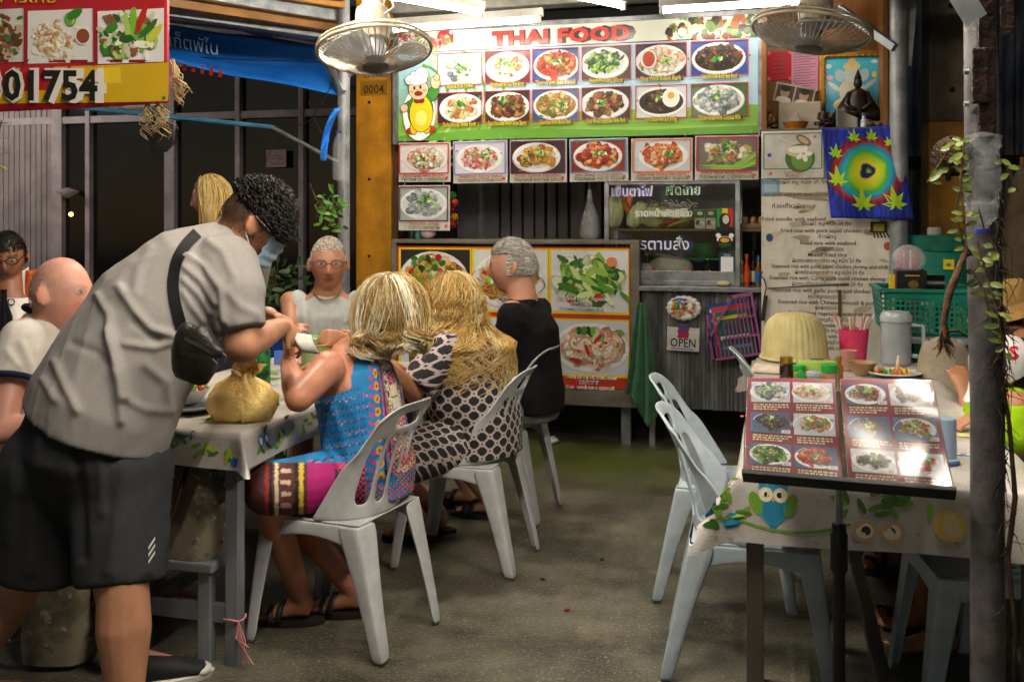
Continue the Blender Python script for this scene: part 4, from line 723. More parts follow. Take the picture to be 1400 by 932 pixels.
def tie():
    m = bpy.data.materials.new('tie_dye'); m.use_nodes = True; N = m.node_tree.nodes; L = m.node_tree.links; b = N['Principled BSDF']; b.inputs['Roughness'].default_value = .85
    tc = N.new('ShaderNodeTexCoord'); wv = N.new('ShaderNodeTexNoise'); wv.inputs['Scale'].default_value = 7; wv.inputs['Detail'].default_value = 3
    L.new(tc.outputs['Object'], wv.inputs['Vector']); sc_ = N.new('ShaderNodeVectorMath'); sc_.operation = 'SCALE'; sc_.inputs[3].default_value = .07; L.new(wv.outputs['Color'], sc_.inputs[0])
    ad = N.new('ShaderNodeVectorMath'); L.new(tc.outputs['Object'], ad.inputs[0]); L.new(sc_.outputs[0], ad.inputs[1])
    sep = N.new('ShaderNodeSeparateXYZ'); L.new(ad.outputs[0], sep.inputs[0]); cb = N.new('ShaderNodeCombineXYZ'); L.new(sep.outputs[0], cb.inputs[0]); L.new(sep.outputs[2], cb.inputs[2])
    ln = N.new('ShaderNodeVectorMath'); ln.operation = 'DISTANCE'; ln.inputs[1].default_value = (.035, 0, .045); L.new(cb.outputs[0], ln.inputs[0])
    r = N.new('ShaderNodeValToRGB'); L.new(ln.outputs['Value'], r.inputs[0]); els = [(0, '#10205a'), (.035, '#10205a'), (.045, '#e6d81c'), (.085, '#a8cc1c'), (.11, '#3aa83a'), (.13, '#1aa0b8'), (.15, '#147a9c'), (.165, '#b01428'), (.195, '#7a0c1c'), (.215, '#1430b0'), (.6, '#0d1c8c')]
    cr = r.color_ramp
    for i, (p, c) in enumerate(els):
        e = cr.elements[i] if i < 2 else cr.elements.new(p); e.position = p; e.color = (*C3(c), 1)
    # black contour waves
    w2 = N.new('ShaderNodeTexWave'); w2.inputs['Scale'].default_value = 9; w2.inputs['Distortion'].default_value = 9; w2.inputs['Detail'].default_value = 1; L.new(tc.outputs['Object'], w2.inputs['Vector'])
    mr = N.new('ShaderNodeMapRange'); mr.inputs[1].default_value = .5; mr.inputs[2].default_value = .62; L.new(w2.outputs['Fac'], mr.inputs[0])
    far = N.new('ShaderNodeMapRange'); far.inputs[1].default_value = .15; far.inputs[2].default_value = .19; far.inputs[4].default_value = .75; L.new(ln.outputs['Value'], far.inputs[0])
    mm = N.new('ShaderNodeMath'); mm.operation = 'MULTIPLY'; L.new(mr.outputs[0], mm.inputs[0]); L.new(far.outputs[0], mm.inputs[1])
    mx = N.new('ShaderNodeMix'); mx.data_type = 'RGBA'; L.new(mm.outputs[0], mx.inputs[0]); L.new(r.outputs[0], mx.inputs[6]); mx.inputs[7].default_value = (.01, .01, .05, 1); L.new(mx.outputs[2], b.inputs['Base Color']); return m
DY = 6.0; a, b_, c_, d_ = PY(1123, 175, DY), PY(1224, 170, DY), PY(1250, 300, DY-.05), PY(1136, 298, DY)
td = T('tie_dye_cloth', 'blue tie dye cloth with yellow sunburst and green leaves', 'cloth', (a+c_)/2)
def tdf(u, v, off=0):
    p = (a*(1-u)+b_*u)*(1-v)+(d_*(1-u)+c_*u)*v; p = Vector(p); return p+Vector((0, -off+.012*math.sin(u*11+v*3)*(.3+v)-.02*v, -.012*math.sin(u*math.pi)*(1-v)))
mb = MB(); mb.sheet(tdf, 40, 30, .003); mb.build('cloth', tie(), td, smooth=True)
def leafpts(s):
    pts = []
    for k, (an, ln) in enumerate(((-2.2, .5), (-1.5, .8), (-.75, .95), (0, 1.15), (.75, .95), (1.5, .8), (2.2, .5))):
        pts.append((an, ln))
    return pts
for k, (u, v, s, ro) in enumerate(((.42, .12, .065, .2), (.66, .12, .06, .1), (.87, .2, .045, -.2), (.15, .3, .07, .2), (.14, .6, .095, 0), (.42, .86, .105, 0), (.8, .85, .11, 0), (.55, .49, .03, 0))):
    mb = MB(); c = tdf(u, v, .006); 
    for an, ln in leafpts(s):
        an += ro; dx, dz = math.sin(an), math.cos(an); px_, pz_ = dz, -dx; L_ = ln*s; wd = L_*.17
        o5 = [(0, 0), (dx*L_*.45+px_*wd, dz*L_*.45+pz_*wd), (dx*L_, dz*L_), (dx*L_*.45-px_*wd, dz*L_*.45-pz_*wd)]
        mb.add([tdf(u+x/.55, v-z/.57, .0055+.0004*abs(an)) for x, z in o5], [(0, 1, 2, 3)])
    mb.build('leaf_print', mat('leaf_print', '#b4d820', '#94c018', rough=.8), td)
mb = MB(); mb.sheet(lambda u, v: PY(1222+22*u*v+4*u, 172+30*v, DY-.02-.05*math.sin(u*5)*.3), 10, 10, .003); mb.build('gathered_corner', mat('indigo', '#16309a', '#0a1450', rough=.85), td, smooth=True)
HY = 6.2; hx0, hx1 = PY(1041, 100, HY).x, PY(1215, 100, HY).x; hz0, hz1 = PY(1120, 176, HY).z, PY(1120, 28, HY).z
shr = T('shrine_shelf', 'varnished wooden wall shrine box above the menu board', 'shrine', ((hx0+hx1)/2, HY+.2, hz0))
mb = MB(); mb.bb((hx0, HY+.42, hz0), (hx1, HY+.44, 3.0)); mb.build('back_board', Mwood, shr)
mb = MB(); mb.bb((hx0-.01, HY-.05, hz0-.02), (hx1+.02, HY+.44, hz0)); mb.build('shelf_board', mat('grey_shelf', '#6a6256', '#4a443a', rough=.6), shr, bevel=.003)
mb = MB(); mb.bb((hx1-.03, HY+.02, hz0+.001), (hx1, HY+.418, 3.0)); mb.build('right_cheek', Mwood, shr)
mb = MB(); mb.bb((hx0, HY+.02, hz0+.001), (hx0+.03, HY+.418, 3.0)); mb.build('left_cheek', Mwood, shr)
BKY = HY+.415
def paper(label, px0, py0, px1, py1, c, draw, y=BKY, name='paper_charm', cat='paper'):
    p0, p1 = PY(px0, py1, y), PY(px1, py0, y); w_, h_ = p1.x-p0.x, p1.z-p0.z; X = wallframe((p0.x, y, p0.z)); t = T(name, label, cat, (p0.x+w_/2, y, p0.z))
    mb = MB(X); mb.bb((0, -.002, 0), (w_, .001, h_)); mb.build('sheet', mat('pap'+c, c, rough=.7), t); pr = PR(X, k0=.0016); draw(pr, w_, h_); pr.build('writing', PRT, t, vc=True)
def dr(pr, w_, h_):
    for k in range(5): pr.line((w_*.25, h_*(.2+.15*k)), (w_*.75, h_*(.22+.15*k)), .008, '#5a0c14')
    for fx in (.04, .96):
        for fz in (.04, .96): pr.ell(w_*fx, h_*fz, .014, .014, '#e85a6a')
paper('red paper charm taped inside the shrine', 1050, 70, 1082, 110, '#d02034', dr)
def dp(pr, w_, h_):
    for k in range(13): pr.line((w_*.08, h_*(.12+.065*k)), (w_*(.7+.25*math.sin(k*2.1)**2), h_*(.14+.065*k)), .004, '#8a4a6a')
paper('pink handwritten paper pinned inside the shrine', 1082, 68, 1119, 126, '#e8a0c0', dp, BKY-.01)
# framed blue picture: generic pale seated figure on a turquoise ground
fy = HY+.3; p0, p1 = PY(1120, 164, fy), PY(1210, 69, fy); w_, h_ = p1.x-p0.x, p1.z-p0.z; X = wallframe((p0.x, fy, p0.z))
fr = T('framed_picture', 'gold framed turquoise devotional picture in the shrine', 'picture', (p0.x+w_/2, fy, p0.z)); Mgold = mat('gold_frame', '#b8842a', '#8a5c18', rough=.35, metal=.6, scale=12)
for (x0, z0, x1, z1) in ((0, 0, .035, h_), (w_-.035, 0, w_, h_), (.036, 0, w_-.036, .035), (.036, h_-.035, w_-.036, h_)): mb = MB(X); mb.bb((x0, 0, z0), (x1, .03, z1)); mb.build('moulding', Mgold, fr, bevel=.008)
mb = MB(X)
for k in range(44):
    t_ = k/44*2*(w_+h_)
    if t_ < w_: x, z = t_, .03
    elif t_ < w_+h_: x, z = w_-.03, t_-w_
    elif t_ < 2*w_+h_: x, z = t_-w_-h_, h_-.03
    else: x, z = .03, t_-2*w_-h_
    mb.ball((min(max(x, .03), w_-.03), .028, min(max(z, .03), h_-.03)), .007, 6)
o = mb.build('beading', mat('gold_bead', '#d8b05a', rough=.3, metal=.6), fr, smooth=True); o['kind'] = 'stuff'
pr = PR(X, k0=.006)
for k in range(8): pr.rect(.03, .03+(h_-.06)*k/8, w_-.03, .03+(h_-.06)*(k+1)/8, tuple(np.array(C3('#1f8fb4'))*(1-k/8)+np.array(C3('#4ac4dc'))*(k/8)))
cx = w_*.5; E2 = lambda x, z, a_, b2, c, r=0: pr.ell(cx+x, z, a_, b2, c, 16, r)
E2(0, .09, .11, .05, '#e0d8b0'); E2(0, .17, .075, .085, '#d8d0b8'); E2(0, .275, .048, .05, '#c8d8d4'); E2(0, .325, .05, .03, '#d8c890'); E2(0, .355, .022, .03, '#d0b870'); E2(-.07, .27, .03, .04, '#b4ccd0', .3); E2(.07, .27, .03, .04, '#b4ccd0', -.3); E2(-.1, .2, .014, .05, '#c8d0c8', .9); E2(.1, .21, .014, .05, '#c8d0c8', -.9); E2(.13, .27, .014, .02, '#e0c85a'); E2(-.13, .26, .02, .014, '#e8a8c0'); E2(-.06, .09, .05, .02, '#d8b850', .3); E2(.06, .09, .05, .02, '#d8b850', -.3); E2(-.14, .33, .022, .014, '#d8f0f4'); E2(.13, .35, .02, .013, '#d8f0f4')
pr.build('print', PRT, fr, vc=True)
Mbrz = mat('dark_bronze', '#3a2e28', '#1c1613', rough=.4, metal=.5, scale=20)
def figure(label, px, py, hgt, y, m, cape=False, name='deity_statue'):
    q = PY(px, py, y); x, z = q.x, hz0; s = hgt/.3; mb = MB(); mb.lathe([(.06*s, 0), (.07*s, .01*s), (.05*s, .04*s), (.055*s, .06*s)], (x, y, z), 14); mb.lathe([(.06*s, .06*s), (.045*s, .1*s), (.05*s, .15*s), (.04*s, .2*s), (.016*s, .215*s)], (x, y, z), 12, sy=.7); mb.ball((x, y-.005, z+.24*s), (.022*s, .024*s, .03*s), 10); mb.lathe([(.02*s, .26*s), (.012*s, .285*s), (.002*s, .31*s)], (x, y, z), 8)
    for sx in (-1, 1): mb.tube([(x+sx*.04*s, y, z+.19*s), (x+sx*.06*s, y-.02*s, z+.13*s), (x+sx*.015*s, y-.05*s, z+.1*s)], [.016*s, .014*s, .01*s], 8); mb.tube([(x+sx*.02*s, y-.02*s, z+.075*s), (x+sx*.08*s, y-.03*s, z+.075*s), (x+sx*.01*s, y-.06*s, z+.07*s)], [.02*s, .024*s, .014*s], 8)
    if cape: mb.lathe([(.15*s, .03*s), (.12*s, .09*s), (.05*s, .2*s), (.03*s, .21*s)], (x, y+.03, z), 14, sy=.4)
    obj1(name, label, 'statue', mb, m)
figure('tall dark bronze statue before the framed picture', 1173, 160, .36, HY+.2, Mbrz, True); figure('small dark seated statue left of the framed picture', 1126, 165, .17, HY+.14, Mbrz); figure('tiny gilded figure in the shrine left corner', 1052, 160, .16, HY+.2, mat('old_gilt', '#8a6420', '#4a2c1c', rough=.4, metal=.4, scale=30), name='gilded_figure')
q = PY(1088, 168, HY+.1); mb = MB(); mb.lathe([(.05, 0), (.075, .045), (.078, .05), (.065, .048), (.04, .01)], (q.x, HY+.1, hz0), 18); obj1('offering_bowl', 'amber glazed bowl on the shrine shelf', 'bowl', mb, mat('amber_glaze', '#b06a20', rough=.25), smooth='auto')
mb = MB(); rng = random.Random(4); mb.tube([(q.x, HY+.12, hz0+.03), (q.x, HY+.12, hz0+.06), (q.x, HY+.12, hz0+.11)], [.06, .05, .012], 9); obj1('paper_heap', 'grey paper cone standing in the amber bowl', 'paper', mb, mat('ash_paper', '#8a8478', rough=.8), smooth=False)
pf = T('photo_frame', 'tilted pale frame with two small portraits on the shrine', 'photo frame', PY(1088, 146, HY+.2)); q = PY(1086, 130, HY+.22); X = wallframe(q) @ Matrix.Rotation(.22, 4, 'Y') ; mb = MB(X); mb.bb((-.12, -.006, -.055), (.12, .002, .06)); mb.build('mount', mat('cream_card', '#b8ac98', rough=.5), pf)
pr = PR(X, k0=.0025)
for k in (0, 1): pr.rect(-.11+.115*k, -.045, -.005+.115*k, .05, '#4a3a34'); pr.ell(-.058+.115*k, .005, .028, .036, '#b08870'); pr.ell(-.058+.115*k, .03, .03, .02, '#1c1614'); pr.ell(-.058+.115*k, -.04, .045, .02, '#d0c8c0')
pr.build('portraits', PRT, pf, vc=True)
mb = MB(); q = PY(1092, 148, HY+.22); mb.bb((q.x-.12, HY+.2, hz0), (q.x+.13, HY+.36, PY(1092, 140, HY+.22).z)); obj1('cloth_box', 'beige box under the tilted portrait frame', 'box', mb, MATS['cream_card'], smooth=False, bevel=.006)
rk = MB(); rng = random.Random(8)
for k in range(9): q = PY(1195+rng.uniform(-12, 12), 166, HY+.08); rk.ball((q.x, HY+.08+rng.uniform(-.03, .03), hz0+.02+rng.uniform(0, .02)), (.03, .025, .018), 7)
obj1('dried_garland', 'heap of dried brown garland on the shrine edge', 'garland', rk, mat('dried', '#6a5a44', '#3a3026', rough=.9, bump=.8))
q = PY(1181, 146, HY+.06); mb = MB(); mb.lathe([(.018, 0), (.018, .05), (.01, .06), (.01, .075)], (q.x, HY+.06, hz0), 12); obj1('small_bottle', 'tiny white and blue bottle before the tall statue', 'bottle', mb, mat('bluewhite', '#7aa0d8', '#e8ecf0', rough=.3, scale=30, stretch=(.1, .1, 2)), smooth='auto')
q = PY(1158, 155, HY+.05); mb = MB(); mb.sheet(lambda u, v: (q.x-.06+.12*u, HY+.06+.03*math.sin(u*3), hz0+.13*v*(1-.5*u)), 8, 8, .002); obj1('grey_cloth', 'grey crumpled paper leaning by the tall statue', 'paper', mb, MATS['ash_paper'])
bx = PY(1288, 450, 5.9)
bt = T('side_table', 'grey metal side table holding the teal basket', 'table', (bx.x, 5.55, 0)); zt = PY(1270, 462, 5.2).z
tx0, tx1 = PY(1228, 460, 5.2).x, PY(1228, 460, 5.2).x+.95
mb = MB(); mb.bb((tx0, 5.2, zt-.03), (tx1, 5.85, zt)); mb.build('top', Mgal, bt, bevel=.004)
for x in (tx0+.01, tx1-.05):
    for y in (5.21, 5.8): mb = MB(); mb.bb((x, y, 0), (x+.04, y+.04, zt-.03)); mb.build('leg', Mgal, bt)
q = PY(1290, 400, 5.95); bn = T('teal_water_bin', 'big teal plastic bin with translucent lid beside the pillar', 'bin', (q.x, 6.2, 0)); Mteal = mat('teal_plastic', '#12806a', '#0c6454', rough=.4, scale=4)
ztp = PY(1288, 322, 6.0).z; r = .215; mb = MB(); mb.lathe([(r*.86, 0), (r*.9, .02), (r, ztp-.1), (r, ztp-.09), (r*.94, ztp-.09), (r*.93, ztp-.11)], (q.x, 6.15, 0), 32); mb.build('tub', Mteal, bn, smooth='auto')
mb = MB(); mb.lathe([(r*1.02, ztp-.085), (r*1.03, ztp-.02), (r*.97, ztp), (0.01, ztp+.01)], (q.x, 6.15, 0), 32); mb.build('lid', mat('teal_lid', '#2a7a68', '#1c5a4c', rough=.2, alpha=.85), bn, smooth='auto')
mb = MB(); mb.lathe([(.04, ztp+.004), (.04, ztp+.04), (.036, ztp+.045)], (q.x-.02, 6.15, 0), 16); mb.build('knob', Mwhite, bn, smooth='auto')
qq = PY(1297, 362, 5.93); pr = PR(wallframe((qq.x, 5.928, qq.z))); pr.rect(-.028, -.026, .028, .03, '#e8c81c'); pr.ell(0, 0, .014, .01, '#3a8a3a'); pr.build('sticker', PRT, bn, vc=True)
# teal basket: slotted
bk = T('teal_basket', 'teal perforated plastic basket on the grey side table', 'basket', (0, 0, 0)); p0, p1 = PY(1211, 400, 5.25), PY(1345, 400, 5.25); bx0, bx1 = p0.x, p1.x; zb0, zb1 = zt+.001, PY(1260, 395, 5.25).z
bk.location = ((bx0+bx1)/2, 5.5, zb0); BASE[bk.name] = Vector(bk.location)
def bside(fr_, L_, name):
    mb = MB(fr_); n = int(L_/.022); Hh = zb1-zb0
    for k in range(n+1): x = -L_/2+L_*k/n; mb.bb((x-.005, -.002, .02), (x+.005, .002, Hh*.8))
    for k in range(8): z = .02+k*Hh*.78/7; mb.bb((-L_/2, -.0025, z-.005), (L_/2, .0025, z+.005))
    mb.bb((-L_/2, -.003, Hh*.8), (L_/2, .003, Hh-.012)); mb.bb((-L_/2-.012, -.015, Hh-.014), (L_/2+.012, .012, Hh)); mb.build(name, Mteal, bk)
bside(frame(((bx0+bx1)/2, 5.25, zb0), (1, 0, 0), (0, -.08, 1)), bx1-bx0, 'lattice_side'); bside(frame(((bx0+bx1)/2, 5.72, zb0), (1, 0, 0), (0, .08, 1)), bx1-bx0, 'lattice_side')
bside(frame((bx0, 5.485, zb0), (0, 1, 0), (-.12, 0, 1)), .47, 'lattice_side'); bside(frame((bx1, 5.485, zb0), (0, 1, 0), (.12, 0, 1)), .47, 'lattice_side')
mb = MB(); mb.bb((bx0+.01, 5.26, zb0+.001), (bx1-.01, 5.71, zb0+.012)); mb.build('floor', Mteal, bk)
ri = random.Random(6)
for k in range(6):
    x = bx0+.1+k*.075; t_ = ['#b83a2c', '#d8d4c8', '#2a2a2c', '#c8a020', '#8a2a4a', '#e0dcd0'][k]; mb = MB(); h = ri.uniform(.1, .16); mb.bb((x, 5.32+.03*(k % 2), zb0+.013), (x+.06, 5.4+.03*(k % 2), zb0+.013+h)); obj1('snack_packet', ['red packet at the left inside the teal basket', 'white packet beside the red one in the basket', 'black packet in the middle of the teal basket', 'mustard packet inside the teal basket', 'maroon packet toward the right of the basket', 'cream packet at the right inside the basket'][k], 'packet', mb, mat('pk%d' % k, t_, rough=.4), smooth=False, bevel=.006)
zc = zb1-.03; q = PY(1245, 390, 5.4); mb = MB(); mb.bb((q.x-.07, 5.38, zc-.1), (q.x+.075, 5.52, zc+.115)); t = obj1('black_box', 'black gold lettered box standing in the teal basket', 'box', mb, mat('black_card', '#16140f', '#0c0b09', rough=.4), smooth=False, bevel=.003)
pr = PR(wallframe((q.x, 5.3795, zc))); pr.rect(-.03, .085, .04, .092, '#a88a3a'); pr.ell(.01, .045, .025, .02, '#6a5a2a'); pr.text('COFFEE', .005, .01, .022, '#a88a3a', width=.08); pr.build('gold_print', PRT, t, vc=True)
q = PY(1271, 392, 5.4); mb = MB(); mb.tube([(q.x-.05, 5.45, zc+.04), (q.x+.075, 5.43, zc+.04)], .05, 20); t = obj1('black_can', 'black can lying beside the black box in the basket', 'can', mb, mat('black_tin', '#141416', rough=.3, metal=.4), smooth='auto')
q = PY(1243, 365, 5.42); mb = MB(); mb.ball((q.x, 5.44, zc+.17), (.085, .05, .075), 14); bagc = obj1('straw_bag', 'clear bag of coloured straws on the black box', 'bag', mb, mat('straw_film', '#e8e6ea', '#c8c6ca', rough=.2, alpha=.35, bump=.9, bscale=20))
for k, c in enumerate(('#e83a8a', '#e8603a', '#f0a0c0', '#e83a8a', '#f4f0f0', '#f06a3a', '#d82a6a')): mb = MB(); mb.tube([(q.x-.05+.014*k, 5.43+.006*(k % 2), zc+.118), (q.x-.055+.016*k, 5.435, zc+.215)], .005, 6); tag(mb.build('straw', mat('straw'+c, c, rough=.35), loc=(q.x-.05+.014*k, 5.43, zc+.118)), 'coloured drinking straw in the clear bag', 'straw', 'straws in the clear bag')
for k, (c, px) in enumerate((('#e8d41c', 1221), ('#c83a7a', 1226))): q = PY(px, 393, 5.4); mb = MB(); mb.bb((q.x-.012, 5.4, zc-.12), (q.x+.012, 5.5, zc+.09)); obj1('sachet_box', ['yellow', 'magenta'][k]+' slim sachet box left of the black box', 'box', mb, mat('sach%d' % k, c, rough=.4), smooth=False, bevel=.003)
# ================================================================== FANS
Mcream = mat('aged_cream_plastic', '#b4aa96', '#8f846e', rough=.45, scale=8)
Mwire = mat('rusty_wire', '#b4aea2', '#948a7a', rough=.5, metal=.4, scale=40)
def fan(label, c, R_, tilt, mount_top, depth=.17, cage_m=Mwire):
    """tilt matrix: local +z is the fan's blowing direction"""
    t = T('wall_fan', label, 'fan', c); M_ = tilt; L_ = lambda x, y, z: Vector(c)+M_ @ Vector((x, y, z))
    ring = lambda r, z, n=48: [L_(r*math.cos(6.2832*k/n), r*math.sin(6.2832*k/n), z) for k in range(n+1)]
    mb = MB(); mb.tube(ring(R_, 0), .009, 8, False); mb.tube(ring(R_, -.02), .006, 6, False); mb.build('cage_rim', Mcream, t, smooth=True)
    mb = MB()
    for k in range(56):
        a_ = 6.2832*k/56; ca, sa = math.cos(a_), math.sin(a_)
        mb.tube([L_(R_*f*ca, R_*f*sa, depth*.5*(1-f**2.4)) for f in (.22, .5, .8, .95, 1)], .0028, 4, False)
    o = mb.build('front_wires', cage_m, t); o['kind'] = 'stuff'
    mb = MB()
    for k in range(36):
        a_ = 6.2832*k/36; ca, sa = math.cos(a_), math.sin(a_); mb.tube([L_(R_*f*ca, R_*f*sa, -.02-depth*.45*(1-f**3)) for f in (.25, .6, .85, 1)], .0017, 4, False)
    for rr in (.45, .75): mb.tube(ring(R_*rr, -.02-depth*.45*(1-rr**3), 32), .002, 4, False)
    o = mb.build('rear_wires', cage_m, t); o['kind'] = 'stuff'
    mb = MB(); mb.lathe([(.24*R_, depth*.48), (.24*R_, depth*.52), (.2*R_, depth*.56), (.02, depth*.57)], c, 24, M_); mb.build('badge', mat('fan_badge', '#4a4a48', rough=.4), t, smooth='auto')
    Mbl = mat('fan_blade', '#c4c8cc', '#a4a8ac', rough=.3, alpha=.6)
    for b in range(3):
        a0 = b*2.094+.5; mb = MB()
        mb.sheet(lambda u, v: L_((.12+.8*v)*R_*math.cos(a0+(u-.5)*(1.0+.3*math.sin(v*3))), (.12+.8*v)*R_*math.sin(a0+(u-.5)*(1.0+.3*math.sin(v*3))), .02+.05*(u-.5)*(1-.3*v)), 8, 8, .003); mb.build('blade', Mbl, t, smooth=True)
    mb = MB(); mb.lathe([(.05, -.05), (.055, .0), (.05, .045), (.02, .06)], c, 18, M_); mb.build('hub', mat('fan_hub', '#9a9c9e', rough=.25), t, smooth='auto')
    mb = MB(); mb.lathe([(.03, -.24), (.075, -.2), (.085, -.12), (.07, -.05), (.05, -.045)], c, 22, M_); mb.build('motor_housing', Mcream, t, smooth='auto')
    m0 = L_(0, 0, -.17); mt = Vector(mount_top); mb = MB()
    mb.tube([m0, m0.lerp(mt, .45), mt], [.06, .05, .075], 14); mb.build('mount', Mcream, t, smooth='auto')
    mb = MB(); mb.tube([m0+Vector((.07, -.03, .0)), m0+Vector((.12, -.03, .03)), mt+Vector((.09, -.02, -.05)), mt+Vector((.05, 0, .03))], .005, 6); mb.build('cord', Mwire, t, smooth=True)
    return t
def aim(v):   # matrix with +z along v
    z = Vector(v).normalized(); x = Vector((0, 0, 1)).cross(z).normalized(); y = z.cross(x); return Matrix((x, y, z)).transposed()
c = P(512, 69, 4.6); fan('cream cage fan tilted down before the yellow pillar', c, .262, aim(CF*-.22+Vector((.1, 0, -1))), P(512, -20, 4.75))
c = P(1109, 44, 4.9); fan('cream cage fan tilted down near the shrine', c, .285, aim(CF*-.16+Vector((-.2, 0, -1))), P(1118, -30, 5.1))
mb = MB(); mb.bb(P(470, -62, 4.8)-Vector((.2, .06, .04)), P(470, -62, 4.8)+Vector((6, .06, .04))); obj1('fan_rail', 'grey steel rail carrying both hanging fans', 'beam', mb, Mgal, smooth=False)
for k, px in enumerate((512, 1118)):
    a_ = P(px, -18, 4.75 if k == 0 else 5.1); mb = MB(); mb.tube([a_, (a_.x, a_.y, 3.1)], .03, 10); obj1('fan_drop_rod', ['left', 'right'][k]+' short drop rod above a hanging fan', 'rod', mb, Mcream, smooth='auto')
# ================================================================== LEFT BANNER
LY = 3.05
p0, p1 = PY(-60, 150, LY), PY(232, -30, LY); q0 = PY(232, 140, LY)
lb = T('left_banner', 'red and yellow food banner with big phone number at upper left', 'banner', (p1.x-.3, LY, q0.z)); W = p1.x-p0.x; zb = PY(100, 150, LY).z; zt_ = 2.5; H = zt_-zb; zr = q0.z-zb
def lbf(u, v): return Vector((p0.x+u*W, LY-.006*math.sin(u*7)*(1-v)-.001*math.sin(u*19+v*4), zb+v*H+.022*(u-1)*(1-v)*0+zr*(u**2)*(1-v)*.8))
mb = MB(); mb.sheet(lambda u, v: lbf(u, 1-v), 40, 20, .002); mb.build('vinyl', mat('banner_red', '#b42028', '#9c1820', rough=.3, coat=.3, scale=3), lb, smooth=True)
def lbmap(px, py):
    q = PY(px, py, LY); u = (q.x-p0.x)/W; v = (q.z-zb)/H; k = zr/H*(u**2)*.8; return u, (v-k)/(1-k) if k < 1 else v
class BPR(PR):
    def add(s, V, F, col=None): return MB.add(s, [lbf(*lbmap(x, -z))+Vector((0, -.005-y, 0)) for x, y, z in V], F, col)
pr = BPR(dk=1.1e-5)
def strip(x0, y0, x1, y1, c, n=12):
    k = pr.L(); MB.add(pr, [lbf(*lbmap(x0+(x1-x0)*i/n, y))+Vector((0, -.005-k, 0)) for i in range(n+1) for y in (y0(i/n) if callable(y0) else y0, y1(i/n) if callable(y1) else y1)], [(2*i, 2*i+2, 2*i+3, 2*i+1) for i in range(n)], c)
strip(-40, lambda t: 143-4*t, 232, lambda t: 96-10*t, '#d0a81c'); strip(-40, lambda t: 128-6*t, 110, lambda t: 92-6*t, '#b02028'); strip(130, lambda t: 115-3*t, 206, lambda t: 94-5*t, '#e0c02c')
strip(-40, 86, 228, 82, '#8c1a20', 10)
rng = random.Random(21)
for a_, b2, c in ((-40, 36, '#d8d0c8'), (40, 128, '#e0dcd8'), (134, 226, '#e2dedb')): strip(a_, lambda t: 88-3*t, b2, lambda t: 16-4*t, c, 6)
for i in range(200): x, y = rng.gauss(8, 14), rng.gauss(52, 16); pr.blob(x, -y, rng.uniform(2, 5), jit(rng.choice(['#7a4a2a', '#5a3a22', '#4a7a3a', '#9a6a4a', '#c8b89a']), rng), rng, 1.6) if -40 < x < 32 and 22 < y < 82 else None
for i in range(220): x, y = rng.gauss(72, 12), rng.gauss(58, 12); pr.blob(x, -y, rng.uniform(1.2, 2.6), jit(rng.choice(['#e8dcc0', '#d8c49a', '#f2ead8', '#c8a878', '#b87a5a']), rng), rng, 2) if 46 < x < 122 and 26 < y < 84 else None
pr.ell(98, -27, 8, 10, '#6a9a3a'); pr.ell(98, -27, 6, 8, '#b4cc7a'); pr.ell(115, -50, 11, 12, '#e8e4de'); pr.ell(115, -50, 9, 10, '#8a4a2a'); pr.ell(104, -20, 12, 6, '#3a7a2a', 12, .6)
for i in range(190):
    x, y = rng.gauss(182, 20), rng.gauss(52, 15); ok = 140 < x < 220 and 18 < y < 80
    if ok: pr.blob(x, -y, rng.uniform(3, 7), jit(rng.choice(['#d8d4c0', '#c4bca0', '#3a7a2a', '#7aa84a', '#8a5a3a', '#e8e4d4', '#2c5a20', '#a8c46a']), rng), rng, 2)
for x, y, r_, c in ((196, 26, 1.2, '#b8281c'), (184, 30, 1.5, '#7fb03a'), (176, 36, 1.7, '#a0c45a'), (206, 40, .8, '#3a6a24'), (214, 48, .9, '#c8c43a')): pr.blob(x, -y, 5.5, c, rng, 4.5, 9, r_)
for x in (38, 131): pr.line((x, -10), (x, -90), 3, '#9c1c26')
pr.build('dish_pictures', PRT, lb, vc=True)
pr = BPR(dk=1e-3, k0=.012); pr.text('301754', 62, -137, 56, '#161412', off=.03, width=150, outline=.05, oc='#e4dcd4'); pr.build('phone_number', PRT, lb, vc=True)
pr = BPR(dk=4e-5, k0=.012); pr.text('อาหารไทย', 30, -5, 16, '#e0c02c', width=100); pr.build('top_lettering', PRT, lb, vc=True)
q = PY(225, 134, LY-.006); mb = MB(); mb.lathe([(.007, 0), (.007, .004), (.003, .005)], q, 10, Euler((math.pi/2, 0, 0)).to_matrix()); mb.build('eyelet', Msteel, lb)
